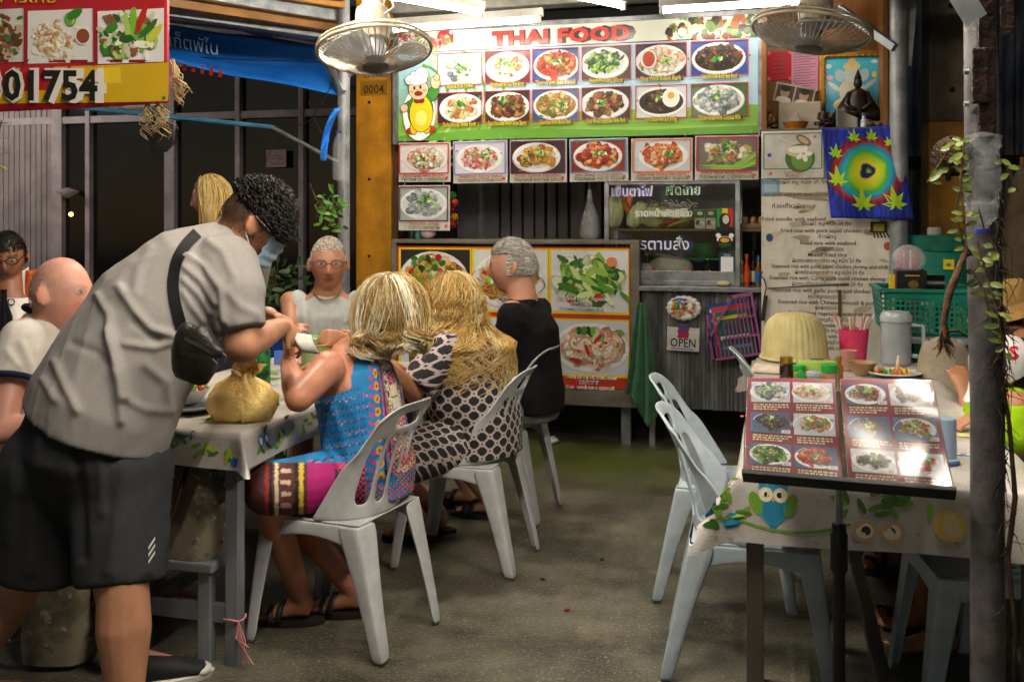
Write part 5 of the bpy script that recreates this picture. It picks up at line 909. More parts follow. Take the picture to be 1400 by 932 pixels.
# raffia ropes
rng = random.Random(31); Mraf = mat('raffia', '#a8946c', '#7d6a48', rough=.9, scale=30)
def strands(mb, p0, p1, n, spread, r, rng, wob=.02, seg=9):
    for i in range(n):
        a_ = Vector(p0)+Vector((rng.gauss(0, spread*.3), rng.gauss(0, spread*.3), rng.uniform(-.01, .01))); b = Vector(p1)+Vector((rng.gauss(0, spread), rng.gauss(0, spread*.6), rng.uniform(-.02, .07))); ph = rng.uniform(0, 6)
        mb.tube([a_.lerp(b, t/seg)+Vector((wob*math.sin(ph+t*1.5)*t/seg, wob*math.cos(ph+t*1.1)*t/seg, 0)) for t in range(seg+1)], [r*(1-.5*t/seg) for t in range(seg+1)], 4, False)
for a_, b, n, sp_, lab in ((PY(203, 138, LY+.02), PY(198, 188, LY+.02), 16, .012, 'left frayed straw rope tuft under the red banner corner'), (PY(218, 138, LY+.02), PY(222, 192, LY+.02), 20, .018, 'right frayed straw rope tuft under the red banner corner'), (PY(236, 84, LY+.3), PY(246, 140, LY+.3), 22, .016, 'straw rope tuft hanging right of the red banner edge')): rp = MB(); strands(rp, a_, b, n, sp_, .0028, rng); obj1('raffia_rope', lab, 'rope', rp, Mraf)
bc = MB(); 
for k in range(7): q = PY(203+k*3, 165, LY+.06); bc.tube([q+Vector((0, 0, .03)), q+Vector((.006, 0, -.05)), q+Vector((.02, 0, -.11)), q+Vector((.045, 0, -.085)), q+Vector((.05, 0, .0))], .006, 6)
obj1('cable_loop', 'coil of black cable hanging behind the straw rope', 'cable', bc, Mdark)
# leafy sprig at far left edge
def leaf(mb, p, d, n, L_, w_):
    d = Vector(d).normalized(); s = d.cross(Vector(n)).normalized(); up = s.cross(d); V = []
    for t, ww in ((0, .12), (.3, .85), (.6, 1), (.85, .55), (1, .04)):
        m = Vector(p)+d*L_*t-up*L_*.15*t*t; V += [m-s*w_*ww*.5+up*.12*w_*ww, m, m+s*w_*ww*.5+up*.12*w_*ww]
    mb.add(V, [(3*i+j, 3*i+j+1, 3*i+j+4, 3*i+j+3) for i in range(4) for j in (0, 1)])
Mleaf = mat('leaf_green', '#5a8a2c', '#34601c', rough=.5, scale=12); Mstem = mat('stem_brown', '#6a4a2a', '#45301c', rough=.8, scale=20, bump=.4)
rng = random.Random(41)
tp = T('potted_sprig', 'yellow green leafy sprig entering at the left picture edge', 'plant', P(-14, 260, 3.4)); mb = MB(); mb.tube([P(-20, 280, 3.4), P(-8, 215, 3.4), P(2, 165, 3.4)], [.006, .004, .002], 6); mb.build('stem', Mstem, tp)
mb = MB()
for k in range(16): p = P(-8+rng.uniform(-10, 8), 160+rng.uniform(0, 100), 3.4); leaf(mb, p, (rng.uniform(-.2, 1), rng.uniform(-.6, .6), rng.uniform(-.3, .6)), (0, 0, 1), .05, .018)
mb.build('leaves', mat('bright_leaf', '#a8b830', '#7a9424', rough=.5), tp)
# bottle, ribbon and plant on the left grey post
def pet_bottle(name, label, p, h, r, flip, m=None, crush=0):
    t = T(name, label, 'bottle', Vector(p)-Vector((0, 0, h/2))); z = -1 if flip else 1; prof = [(.3*r, -h/2), (.95*r, -h/2+.01)]
    for k in range(13): zz = -h/2+.02+k*h*.62/12; prof.append((r*(1 if k % 2 else .9), zz))
    prof += [(r*.98, h*.2), (r*.6, h*.36), (r*.36, h*.42), (r*.36, h*.47)]
    R = Matrix.Diagonal((1, 1, z)); mb = MB(); mb.lathe(prof, p, 24, R); 
    if crush: mb.v = [tuple(Vector(v)+Vector((crush*math.sin(v[2]*60+v[0]*90), crush*math.cos(v[2]*47+v[1]*70), 0))) for v in mb.v]
    mb.build('shell', m or MPET, t, smooth=True); mb = MB(); mb.lathe([(r*.4, h*.45), (r*.42, h*.46), (r*.42, h*.5)], p, 14, R); mb.build('cap', mat('blue_cap', '#2a3a9c', rough=.4), t, smooth='auto'); return t
MPET = mat('pet_plastic', '#dfe4e6', '#b8c0c4', rough=.12, alpha=.12, coat=1., scale=30, rvar=.08, bump=1, bscale=45)
pet_bottle('plastic_bottle', 'empty clear bottle with blue cap tied to the left grey post', P(463, 213, 5.75), .29, .036, False)
mb = MB(); mb.sheet(lambda u, v: P(443+u*9-6*v+14*(1-v)**3, 148+72*v, 5.9-.03*math.sin(v*6+u*2)), 4, 14, .001); obj1('blue_ribbon', 'bright blue plastic strip hanging left of the grey post', 'ribbon', mb, Mblue)
def tuft(name, label, c, n, spread, Ls, mleaf, up=(0, 0, 0), stems=14, brown=.3, seed=1, cat='plant'):
    t = T(name, label, cat, Vector(c)-Vector((0, 0, spread*.8))); rng = random.Random(seed); mb = MB(); ms = MB()
    for k in range(stems):
        e = Vector(c)+Vector((rng.gauss(0, spread), rng.gauss(0, spread*.7), rng.gauss(0, spread*1.2)))+Vector(up)*rng.random(); ms.tube([c, Vector(c).lerp(e, .5)+Vector((rng.gauss(0, .02), 0, rng.gauss(0, .02))), e], [.004, .003, .0015], 5, False)
    for k in range(n):
        p = Vector(c)+Vector((rng.gauss(0, spread), rng.gauss(0, spread*.7), rng.gauss(0, spread*1.2)))+Vector(up)*rng.random(); leaf(mb, p, (rng.gauss(0, 1), rng.gauss(0, 1), rng.gauss(0, .8)), (rng.gauss(0, .4), -1, .6), Ls*rng.uniform(.6, 1.2), Ls*.4)
    ms.build('stems', Mstem, t); mb.build('leaves', mleaf, t, smooth=True); return t
tuft('hanging_plant', 'small wilted leafy plant tied to the left grey post', P(452, 288, 5.72), 60, .045, .06, Mleaf, seed=2, stems=40)
tuft('potted_shrub', 'dark leafy shrub behind the waiter mask by the shop glass', P(372, 390, 6.3), 160, .11, .08, mat('dark_leaf', '#2a4a1c', '#182e12', rough=.5), seed=3)
mb = MB(); q = P(374, 430, 6.3); mb.lathe([(.06, -.5), (.09, 0), (.095, .01), (.08, .0)], q, 16); obj1('blue_pot', 'blue plastic pot holding the dark shrub', 'pot', mb, mat('blue_pot', '#1c3a8a', rough=.4), smooth='auto')
# ================================================================== FOREGROUND POST
FD = 2.3
pb, pt_ = P(1352, 932, FD), P(1343, 200, FD)
pq = P(1350, 560, FD); fx, fy_ = pq.x, pq.y
fp = T('foreground_post', 'thick dark rusted steel post in the right foreground', 'post', (fx, fy_, 0)); Mrust = mat('rust_brown_steel', '#3a2722', '#191314', rough=.33, metal=.45, scale=14, bump=.5, bscale=60)
Mpg = mat('grey_flaking_steel', '#6c696a', '#454244', rough=.42, metal=.3, scale=10, bump=.18, bscale=90)
rr = 21*FD/FPX*1.05
mb = MB(); mb.tube([(fx, fy_, 0), (fx, fy_, 1.0), (fx-.012, fy_, PZ(1340, 205, 1.42).z if False else P(1340, 205, FD).z), (fx-.02, fy_, 3.0)], rr, 24); mb.build('shaft', Mpg, fp, smooth='auto')
q = P(1345, 60, FD-.06); mb = MB(); mb.bb((q.x-.008, fy_-rr-.012, P(0, 190, FD).z), (q.x+.03, fy_-rr+.02, 3.0)); mb.build('rust_plate', Mrust, fp, bevel=.004)
mb = MB(); mb.bb((q.x-.022, fy_-rr-.02, P(0, 145, FD).z), (q.x+.012, fy_-rr-.005, P(0, 70, FD).z)); mb.build('welded_box', Mrust, fp, bevel=.004)
q2 = P(1372, 25, FD); mb = MB(); mb.bb((q2.x-.02, fy_-.05, P(0, 48, FD).z), (q2.x+.012, fy_+.02, 3.0)); mb.build('side_bracket', Mrust, fp, bevel=.004)
mb = MB(); mb.bar(P(1335, 28, FD-.06), P(1305, -20, FD-.06), .012, .05); mb.build('brace', Mgal, fp)
for py in (142, 98): mb = MB(); q = P(1318, py, FD-.03); mb.tube([q, q+Vector((.01, 0, 0))], .007, 8); mb.build('bolt', Mgal, fp)
pet_bottle('plastic_bottle', 'crushed clear bottle tied upside down on the foreground post', P(1343, 250, FD-.095), .225, .040, True, crush=.0045); q = P(1343, 212, FD-.085)
# root ball, vine and dangling root
rb = T('root_planter', 'brown root ball with trailing small leaved vine on the post', 'plant', P(1295, 245, FD-.03)); mb = MB(); c = P(1303, 214, FD-.02); rng = random.Random(51)
mb.ball(c, (.042, .04, .038), 16)
for k in range(110):
    z_ = rng.uniform(-1, 1); a_ = rng.uniform(0, 6.28); ax = Vector((rng.gauss(0, 1), rng.gauss(0, 1), rng.gauss(0, 1))).normalized(); u_ = ax.orthogonal().normalized(); w3 = ax.cross(u_)
    mb.tube([Vector(c)+(u_*math.cos(a_+t*.4)+w3*math.sin(a_+t*.4))*(.043+rng.uniform(0, .004)) for t in range(6)], .0016, 4, False)
mb.build('root_ball', mat('root_fibre', '#4a3320', '#2a1c12', rough=.95, scale=40), rb)
vines = [[(1322, 190), (1300, 200), (1282, 228), (1268, 250)], [(1318, 195), (1313, 245), (1318, 300), (1322, 345)], [(1308, 200), (1316, 240), (1306, 290), (1316, 330), (1330, 350)], [(1336, 330), (1350, 380), (1362, 420), (1372, 470), (1376, 500)], [(1340, 355), (1330, 372), (1345, 395), (1352, 425)], [(1336, 280), (1348, 320), (1368, 350), (1366, 365)], [(1362, 212), (1376, 228), (1392, 262)]]
ms, ml = MB(), MB()
for k, vn in enumerate(vines):
    pts = [P(x, y, FD-.1-.02*(k % 2)) for x, y in vn]; ms.tube(pts, .0022, 5, False)
    for i in range(13 if k < 5 else 5):
        t = rng.random()*(len(pts)-1.001); j = int(t); p = pts[j].lerp(pts[j+1], t-j); leaf(ml, p, (rng.choice((-1, 1))*rng.uniform(.4, 1), rng.uniform(-.5, .3), rng.uniform(-.6, .5)), (rng.gauss(0, .3), -1, .5), rng.uniform(.016, .034), rng.uniform(.010, .016))
ms.build('vine_stems', Mstem, rb); ml.build('leaves', mat('vine_leaf', '#7d8a3a', '#44561f', rough=.4, scale=25), rb, smooth=True)
dr_ = T('dry_root', 'bare brown branching root dangling beside the foreground post', 'root', P(1305, 490, FD-.08)); mb = MB(); dd = FD-.1
mb.tube([P(1322, 340, dd), P(1306, 380, dd), P(1298, 400, dd-.01), P(1290, 440, dd), P(1293, 460, dd), P(1284, 478, dd)], [.006, .008, .0085, .007, .009, .003], 8); mb.tube([P(1294, 452, dd), P(1310, 452, dd), P(1322, 460, dd)], [.006, .003, .002], 6); mb.tube([P(1298, 400, dd), P(1308, 388, dd), P(1312, 375, dd), P(1320, 390, dd)], [.003, .002, .002, .001], 5)
for k in range(26): a_ = P(1290+rng.uniform(-4, 5), 455+rng.uniform(-6, 12), dd); mb.tube([a_, a_+Vector((rng.uniform(-.03, .03), rng.uniform(-.02, .02), -rng.uniform(.01, .05)))], [.0025, .0008], 4, False)
mb.build('root', mat('dry_root', '#6d4a2c', '#44301d', rough=.85, scale=30, bump=.6), dr_, smooth=True)
fb_ = MB(); rng = random.Random(61)
for y0, y1, n, x0 in ((250, 440, 130, 1362), (430, 520, 60, 1368), (500, 700, 50, 1368), (690, 870, 16, 1378)):
    for k in range(n):
        a_ = P(x0+rng.gauss(0, 5), rng.uniform(y0, y1), FD-.02+rng.gauss(0, .015)); fb_.tube([a_, a_+Vector((rng.gauss(0, .012), rng.gauss(0, .012), -.02)), a_+Vector((rng.gauss(0, .02), rng.gauss(0, .02), -rng.uniform(.03, .09)))], [.0016, .0013, .0006], 4, False)
fb_.tube([P(1374, 420, FD-.03), P(1370, 520, FD-.03), P(1380, 580, FD-.03), P(1388, 680, FD-.03), P(1378, 760, FD-.03), P(1388, 860, FD-.03), P(1386, 940, FD-.03)], [.004, .005, .005, .006, .006, .005, .005], 6)
obj1('aerial_roots', 'shaggy brown aerial roots hanging down behind the foreground post', 'roots', fb_, mat('root_hair', '#4a3624', '#2c2016', rough=.9, scale=30))
# ================================================================== PLASTIC CHAIRS
def bake(V, F, mods):
    me = bpy.data.meshes.new('b'); me.from_pydata([tuple(v) for v in V], [], [tuple(f) for f in F]); o = bpy.data.objects.new('b', me); COL.objects.link(o)
    for ty, kw in mods:
        m = o.modifiers.new('m', ty)
        for k, v in kw.items(): setattr(m, k, v)
    dg = bpy.context.evaluated_depsgraph_get(); e = o.evaluated_get(dg); r = bpy.data.meshes.new_from_object(e, depsgraph=dg)
    n = len(r.vertices); co = np.empty(n*3); r.vertices.foreach_get('co', co); Fo = [tuple(p.vertices) for p in r.polygons]
    bpy.data.objects.remove(o); bpy.data.meshes.remove(me); bpy.data.meshes.remove(r); return co.reshape(-1, 3), Fo
SS = [('SOLIDIFY', dict(thickness=.009, offset=0)), ('SUBSURF', dict(levels=2, render_levels=2))]
def cage(us, vs, fn, hole):
    V = [fn(u, v) for v in vs for u in us]; n = len(us)
    return V, [(j*n+i, j*n+i+1, (j+1)*n+i+1, (j+1)*n+i) for j in range(len(vs)-1) for i in range(n-1) if not hole((us[i]+us[i+1])/2, (vs[j]+vs[j+1])/2)]
def back_fn(u, t):
    hw = .205-.02*t-.012*t*t; z = .44+.385*t*(1-.13*abs(u)**4*(t > .5)); y = .165+.02*t+.10*t*t; a = abs(u)
    y -= .075*a**2.2*(1-.25*t)+.10*a**6*(1-t)**2; x = u*hw*(1-.06*a**3*t)
    if t > .97: y += .008
    return (x, y, z)
ub = [-1, -.93, -.74, -.52, -.42, -.2, -.1, .1, .2, .42, .52, .74, .93, 1]
tb = [0, .06, .12, .3, .5, .64, .72, .78, .90, .96, 1]
def bhole(u, t):
    a = abs(u)
    if .78 < t < .90: return a < .42
    if .12 < t < .72: return a < .1 or .2 < a < .42 or .52 < a < .74
    return False
BK = bake(*cage(ub, tb, back_fn, bhole), SS)
def seat_fn(u, v):
    x = u*(.205-.012*v)*(1-.02*(abs(u) > .95)); y = -.215+.385*v; z = .437-.016*(1-abs(u)**2.5)*math.sin(min(1, v*1.15)*math.pi)**.6
    if v < .03: z -= .016
    return (x, y, z)
us = [-1, -.96, -.6, -.5, -.3, -.2, 0, .2, .3, .5, .6, .96, 1]; vs = [0, .02, .1, .45, .52, .8, .88, 1]
SE = bake(*cage(us, vs, seat_fn, lambda u, v: .52 < v < .8 and (.2 < abs(u) < .3 or .5 < abs(u) < .6)), SS)
def apron(pts, h):
    V = []; F = []
    for (x, y), hh in zip(pts, h): V += [(x, y, .436), (x*1.005, y*1.005, .436-hh*.5), (x*1.01, y*1.01, .436-hh)]
    return V, [(3*i+j, 3*i+j+1, 3*i+j+4, 3*i+j+3) for i in range(len(pts)-1) for j in (0, 1)]
AP = bake(*apron([(-.19, .168), (-.2, .05), (-.203, -.08), (-.206, -.2), (-.19, -.215), (0, -.218), (.19, -.215), (.206, -.2), (.203, -.08), (.2, .05), (.19, .168)], [.09, .045, .045, .08, .08, .045, .08, .08, .045, .045, .09]), SS)
def leg_mesh(top, bot, sx, sy, w0, w1):
    V = []; F = []
    for k in range(7):
        t = k/6; c = Vector(top).lerp(Vector(bot), t); c.z = top[2]*(1-t)+bot[2]*t; w_ = w0*(1-t)**1.6+w1*(1-(1-t)**1.6); d = w_*.75; b = .012*math.sin(t*math.pi)
        for (ax, ay) in ((1, 0), (.5, 0), (.06, 0), (0, .06), (0, .5), (0, 1)): V.append((c.x-sx*ax*w_, c.y-sy*ay*d-sy*b*0, c.z))
    n = 6
    return bake(V, [(k*n+i, k*n+i+1, (k+1)*n+i+1, (k+1)*n+i) for k in range(6) for i in range(n-1)], [('SOLIDIFY', dict(thickness=.007, offset=0)), ('SUBSURF', dict(levels=1, render_levels=1))])
LEGS = [leg_mesh((s*.205, .172 if r > 0 else -.212, .44), (s*(.198 if r > 0 else .222), .262 if r > 0 else -.262, 0.004), s, r, .115 if r > 0 else .10, .052) for r in (1, -1) for s in (1, -1)]
Mchair = mat('grey_white_plastic', '#c6c7c8', '#a9aaab', rough=.36, scale=5, bump=.06, bscale=14, rvar=.1)
def dirty(m):     # worn brownish scuffs all over
    N = m.node_tree.nodes; L = m.node_tree.links; b = N['Principled BSDF']; src = b.inputs['Base Color'].links[0].from_socket
    n = N.new('ShaderNodeTexNoise'); n.inputs['Scale'].default_value = 11; n.inputs['Detail'].default_value = 9; n.inputs['Roughness'].default_value = .75; L.new(N['Texture Coordinate'].outputs['Object'], n.inputs['Vector'])
    r = N.new('ShaderNodeMapRange'); r.inputs[1].default_value = .52; r.inputs[2].default_value = .8; r.inputs[4].default_value = .45; L.new(n.outputs[0], r.inputs[0])
    x = N.new('ShaderNodeMix'); x.data_type = 'RGBA'; L.new(r.outputs[0], x.inputs[0]); L.new(src, x.inputs[6]); x.inputs[7].default_value = (*C3('#6b6258'), 1); L.new(x.outputs[2], b.inputs['Base Color'])
dirty(Mchair)
Mchair2 = mat('blue_white_plastic', '#bcc8d0', '#a0aeb8', rough=.34, scale=5, bump=.06, bscale=14); dirty(Mchair2)
def chair0(m):
    t = T('plastic_chair', 'x', 'chair', (0, 0, 0), 'grey plastic chairs')
    mesh_obj('backrest', BK[0], BK[1], m, t, smooth=True); s = mesh_obj('seat', SE[0], SE[1], m, t, smooth=True); mesh_obj('apron', AP[0], AP[1], m, s, smooth=True)
    for V, F in LEGS: mesh_obj('leg', V, F, m, t, smooth=True)
    return t
def copy_tree(o, parent=None):
    c = o.copy(); COL.objects.link(c); c.parent = parent
    for ch in o.children: copy_tree(ch, c)
    return c
CHAIRS = [('grey plastic chair of the blonde woman at the table corner', (-1.45, 3.2), -99, 0), ('scuffed grey plastic chair under the curly haired woman', (-1.27, 4.02), -92, 0), ('grey plastic chair of the man in black', (-1.33, 4.74), -95, 0),
      ('empty grey white chair nearest the camera at the right table', (-.10, 3.3), 92, 1), ('empty grey white chair second along the right table', (-.2, 3.93), 91, 1), ('empty bluish chair at the far end of right table', (.06, 4.9), 96, 1), ('white plastic chair at the right side of right table', (.62, 3.2), -84, 1), ('grey plastic chair of the man in sleeveless grey', (-2.28, 4.98), 4, 0), ('grey plastic chair of the bald man', (-2.78, 3.05), 90, 0), ('plastic chair of the person in the tan hat', (1.08, 4.72), -90, 1), ('plastic chair of the child in the white cap', (.84, 3.75), -92, 1)]
SRC = [None, None]
for lab, (x, y), rz, k in CHAIRS:
    if SRC[k] is None: SRC[k] = chair0([Mchair, Mchair2][k]); o = SRC[k]
    else: o = copy_tree(SRC[k])
    o.location = (x, y, 0); o.rotation_euler = (0, 0, math.radians(rz)); o['label'] = lab
# ================================================================== TABLES
def cloth_mat():
    m = mat('owl_tablecloth', '#cfc9c2', '#aea69e', rough=.42, scale=4, coat=.25, bump=.25, bscale=9); N = m.node_tree.nodes; L = m.node_tree.links; b = N['Principled BSDF']; src = b.inputs['Base Color'].links[0].from_socket; tc = N['Texture Coordinate']
    br = N.new('ShaderNodeTexChecker'); br.inputs['Scale'].default_value = 190; br.inputs['Color1'].default_value = (1, 1, 1, 1); br.inputs['Color2'].default_value = (.72, .7, .69, 1); L.new(tc.outputs['Object'], br.inputs['Vector'])
    nn = N.new('ShaderNodeTexNoise'); nn.inputs['Scale'].default_value = 55; L.new(tc.outputs['Object'], nn.inputs['Vector'])
    x = N.new('ShaderNodeMix'); x.data_type = 'RGBA'; x.blend_type = 'MULTIPLY'; L.new(nn.outputs[0], x.inputs[0]); L.new(src, x.inputs[6]); L.new(br.outputs[0], x.inputs[7]); src = x.outputs[2]
    for sc_, th, c in ((17, .2, '#9aa06a'), (23, .14, '#8f8f98'), (31, .15, '#b0a060'), (11, .1, '#6a98a8')):
        v = N.new('ShaderNodeTexVoronoi'); v.inputs['Scale'].default_value = sc_; wn_ = N.new('ShaderNodeMapping'); wn_.inputs['Rotation'].default_value = (.4, .3, sc_); wn_.inputs['Scale'].default_value = (1, 1.7, 1.3); L.new(tc.outputs['Object'], wn_.inputs[0]); L.new(wn_.outputs[0], v.inputs['Vector'])
        r = N.new('ShaderNodeMapRange'); r.inputs[1].default_value = th; r.inputs[2].default_value = th*.75; r.inputs[4].default_value = .6; L.new(v.outputs['Distance'], r.inputs[0]); y = N.new('ShaderNodeMix'); y.data_type = 'RGBA'; L.new(r.outputs[0], y.inputs[0]); L.new(src, y.inputs[6]); y.inputs[7].default_value = (*C3(c), 1); src = y.outputs[2]
    L.new(src, b.inputs['Base Color']); return m
Mcl = cloth_mat()
TZ = .75
def drape(x0, x1, y0, y1, h, seed, fl=.75):
    rng = random.Random(seed); ph = [rng.uniform(0, 6) for _ in range(6)]
    def f(gx, gy):
        cx, cy = min(max(gx, x0), x1), min(max(gy, y0), y1); dx, dy = gx-cx, gy-cy; ax, ay = abs(dx), abs(dy); sx, sy = (1 if dx > 0 else -1), (1 if dy > 0 else -1)
        dn = math.hypot(ax, ay) if min(ax, ay) > 0 else max(ax, ay); m_ = min(ax, ay, .62*h); dn = min(dn, 1.12*h)
        wv = .006*math.sin(gx*9+ph[0])+.005*math.sin(gy*8+ph[1])
        ox = (.006*(ax > 0)+.10*ax+fl*m_+wv*(ax/h if h else 0)*2)*sx if ax > 0 else 0; oy = (.006*(ay > 0)+.10*ay+fl*m_+wv*(ay/h)*2)*sy if ay > 0 else 0
        r = .012; dn2 = max(0, dn-r*.4) if dn > 0 else 0
        return Vector((cx+ox, cy+oy, TZ+.004-dn2+(.0015*math.sin(gx*21+ph[2])*math.sin(gy*17+ph[3]) if dn == 0 else 0)))
    return f
def grid_lines(a, b, h, n): return [a-h, a-h*.75, a-h*.5, a-h*.25, a-h*.1]+[a+(b-a)*k/n for k in range(n+1)]+[b+h*.1, b+h*.25, b+h*.5, b+h*.75, b+h]
def leafdec(pr, x, z, s, rng, c=None): pr.ell(x, z, s, s*.35, c or jit(rng.choice(['#7fa83a', '#5c8f2c', '#a8c040', '#4a7a2a']), rng), 9, rng.uniform(0, 6.28))
def owl(pr, x, z, s, col='#2a8ab0', eye='#e8dcb0'):
    pr.poly([(x-s*.55, z+s*.5), (x-s*.62, z+s*.95), (x-s*.3, z+s*.78), (x+s*.3, z+s*.78), (x+s*.62, z+s*.95), (x+s*.55, z+s*.5)], col); pr.ell(x, z, s*.62, s*.85, col, 18); pr.ell(x-s*.72, z, s*.26, s*.5, '#6a9a2c', 10, .35); pr.ell(x+s*.72, z, s*.26, s*.5, '#6a9a2c', 10, -.35)
    pr.ell(x, z-s*.25, s*.42, s*.5, tuple(c*.75 for c in C3(col)), 14); pr.poly([(x-s*.2, z-s*.8), (x+s*.2, z-s*.8), (x, z-s*1.15)], tuple(c*.7 for c in C3(col)))
    for d in (-1, 1): pr.ell(x+d*s*.3, z+s*.38, s*.3, s*.3, eye, 14); pr.ell(x+d*s*.3, z+s*.38, s*.21, s*.21, '#f4f0e4', 12); pr.ell(x+d*s*.26, z+s*.38, s*.12, s*.12, '#1c2420', 10)
    pr.poly([(x-s*.08, z+s*.25), (x+s*.08, z+s*.25), (x, z+s*.08)], '#e0a020')
def table(label, x0, x1, y0, y1, h, legm, seed, clabel, group):
    t = T('dining_table', label, 'table', ((x0+x1)/2, (y0+y1)/2, 0), group); mb = MB(); mb.bb((x0+.004, y0+.004, TZ-.03), (x1-.004, y1-.004, TZ)); mb.build('table_top', MATS['worn_timber'], t)
    for x in (x0+.02, x1-.065):
        for y in (y0+.02, y1-.065): mb = MB(); mb.bb((x, y, 0), (x+.045, y+.045, TZ-.03)); mb.build('leg', legm, t, bevel=.003)
    for y in (y0+.03, y1-.055): mb = MB(); mb.bb((x0+.066, y, .13), (x1-.066, y+.025, .19)); mb.build('stretcher', legm, t, bevel=.003)
    mb = MB(); mb.bb(((x0+x1)/2-.02, y0+.056, .14), ((x0+x1)/2+.02, y1-.056, .18)); mb.build('stretcher', legm, t, bevel=.003)
    f = drape(x0, x1, y0, y1, h, seed, .55 if h < .15 else .95); gx, gy = grid_lines(x0, x1, h, 24), grid_lines(y0, y1, h, 40); V = [f(a_, b) for b in gy for a_ in gx]; n = len(gx)
    cl = T('tablecloth', clabel, 'tablecloth', ((x0+x1)/2, (y0+y1)/2, TZ), 'owl print tablecloths'); mesh_obj('cloth', V, [(j*n+i, j*n+i+1, (j+1)*n+i+1, (j+1)*n+i) for j in range(len(gy)-1) for i in range(n-1)], Mcl, cl, smooth=True)
    rng = random.Random(seed); pr = PR(frame((0, 0, TZ+.0065), (1, 0, 0), (0, 1, 0), (0, 0, 1)), dk=3e-6)
    for k in range(int((x1-x0)*(y1-y0)*30)):
        x, y = rng.uniform(x0+.08, x1-.08), rng.uniform(y0+.08, y1-.08); a_ = rng.uniform(0, 6.28); kind = rng.random()
        if kind < .6:
            for j in range(rng.randint(3, 6)): leafdec(pr, x+rng.gauss(0, .025), y+rng.gauss(0, .025), .024, rng)
            pr.arc(x, y, .06, a_, a_+1.6, .004, '#7fa83a', 7)
        elif kind < .8: pr.ell(x, y, .022, .026, rng.choice(['#d8d44a', '#c8cc3a', '#e0d870']), 12); pr.ell(x, y, .012, .014, '#e8e4a0', 10)
        else: pr.ell(x-.014, y, .014, .014, '#3a9ac0', 10); pr.ell(x+.014, y, .014, .014, '#3a9ac0', 10); pr.ell(x-.014, y, .008, .008, '#f4f4f0', 8); pr.ell(x+.014, y, .008, .008, '#f4f4f0', 8)
    pr.build('top_print', PRT, cl, vc=True)
    return t, cl, f
Mtl = mat('grey_painted_timber', '#7f8286', '#5f6266', rough=.5, scale=6, stretch=(1, 1, .2))
Mtl2 = mat('brown_grey_timber', '#6a6058', '#4a433d', rough=.55, scale=6, stretch=(1, 1, .2))
LX0, LX1, LY0, LY1 = -2.42, -1.653, 2.83, 4.5
t1, c1, f1 = table('grey framed table of the left dining party', LX0, LX1, LY0, LY1, .115, Mtl, 5, 'owl print tablecloth on the left dining table', None)
RX0, RX1, RY0, RY1 = -.104, .66, 2.72, 5.08
t2, c2, f2 = table('timber legged table at right behind the menu stand', RX0, RX1, RY0, RY1, .175, Mtl2, 8, 'owl print tablecloth on the right dining table', None)
def skirt_pr(f, y0, h, cl, draw, name='front_print', side=None):
    class S(PR):
        def add(s, V, F, col=None): return MB.add(s, [f(x, y0+z)+Vector((0, -.0016-k, 0)) if side is None else f(side-z, x)+Vector((.0016+k, 0, 0)) for x, k, z in V], F, col)
    s = S(dk=1.2e-5); draw(s); s.build(name, PRT, cl, vc=True)['kind'] = 'stuff'
rng = random.Random(77)
def dR(s):
    x = PZ(1057, 700, .66).x; owl(s, x, -.075, .062); s.build('owl_print', PRT, c2, vc=True); s.v, s.f, s.c, s.m = [], [], [], []; s.arc(x+.04, .28, .42, -2.0, -1.2, .007, '#6a8f2c', 14)
    for k in range(9): leafdec(s, x+.16+.02*k+rng.gauss(0, .01), -.04-.05*rng.random(), .022, rng)
    for k in range(6): leafdec(s, x-.07+rng.gauss(0, .02), -.1+rng.gauss(0, .03), .02, rng)
    x2 = x+.26
    for d in (-1, 1): s.ell(x2+d*.033, -.125, .032, .028, '#c8a878', 14); s.ell(x2+d*.033, -.125, .022, .02, '#e8dcc0', 12); s.ell(x2+d*.03, -.125, .012, .012, '#3a2c20', 10)
    s.ell(x2+.17, -.1, .04, .04, '#d8b85a', 14); s.ell(x2+.17, -.1, .03, .03, '#d8c898', 14)
    for k in range(8): leafdec(s, x2+.05+rng.gauss(0, .05), -.035+rng.gauss(0, .02), .025, rng)
    s.ell(.62, -.15, .022, .02, '#3a9ac0', 10); s.ell(.62, -.15, .012, .012, '#e8f0f0', 10)
skirt_pr(f2, RY0, .175, c2, dR)
def dRc(s):
    for k in range(7): leafdec(s, RX0-.03+rng.gauss(0, .03), -.06+rng.gauss(0, .03), .022, rng)
    s.ell(RX0-.07, -.05, .02, .02, '#2a8ab0', 12); s.ell(RX0-.01, -.12, .018, .02, '#2a8ab0', 12); s.ell(RX0-.01, -.12, .01, .011, '#f0f0ec', 10)
skirt_pr(f2, RY0, .175, c2, dRc, 'corner_print')
def dL(s):
    for k in range(18): leafdec(s, LX0+rng.uniform(.4, .75), -.06+rng.gauss(0, .02), .02, rng)
    s.ell(LX1-.2, -.01, .03, .02, '#2a6a8a', 12); s.arc(LX1-.3, .05, .13, -2.4, -.8, .006, '#6a9a2c', 10); s.ell(LX1-.0, -.09, .012, .014, '#2a7ac0', 10)
skirt_pr(f1, LY0, .115, c1, dL)
def dLs(s):
    for x in (LY0+.1, LY0+.14): s.ell(x, -.05, .018, .02, '#3a9ac0', 12); s.ell(x, -.05, .01, .012, '#f0f4f4', 10)
    s.ell(LY0+.24, -.06, .024, .026, '#d8c83a', 12); s.ell(LY0+.24, -.06, .016, .018, '#e8e0a0', 10)
    for k in range(26): leafdec(s, LY0+rng.uniform(.05, .9), -.06+rng.gauss(0, .025), .02, rng)
    s.arc(LY0+.2, .0, .09, -2.6, -.5, .006, '#7ab03a', 10)
skirt_pr(f1, LX1, .115, c1, dLs, 'side_print', side=LX1)
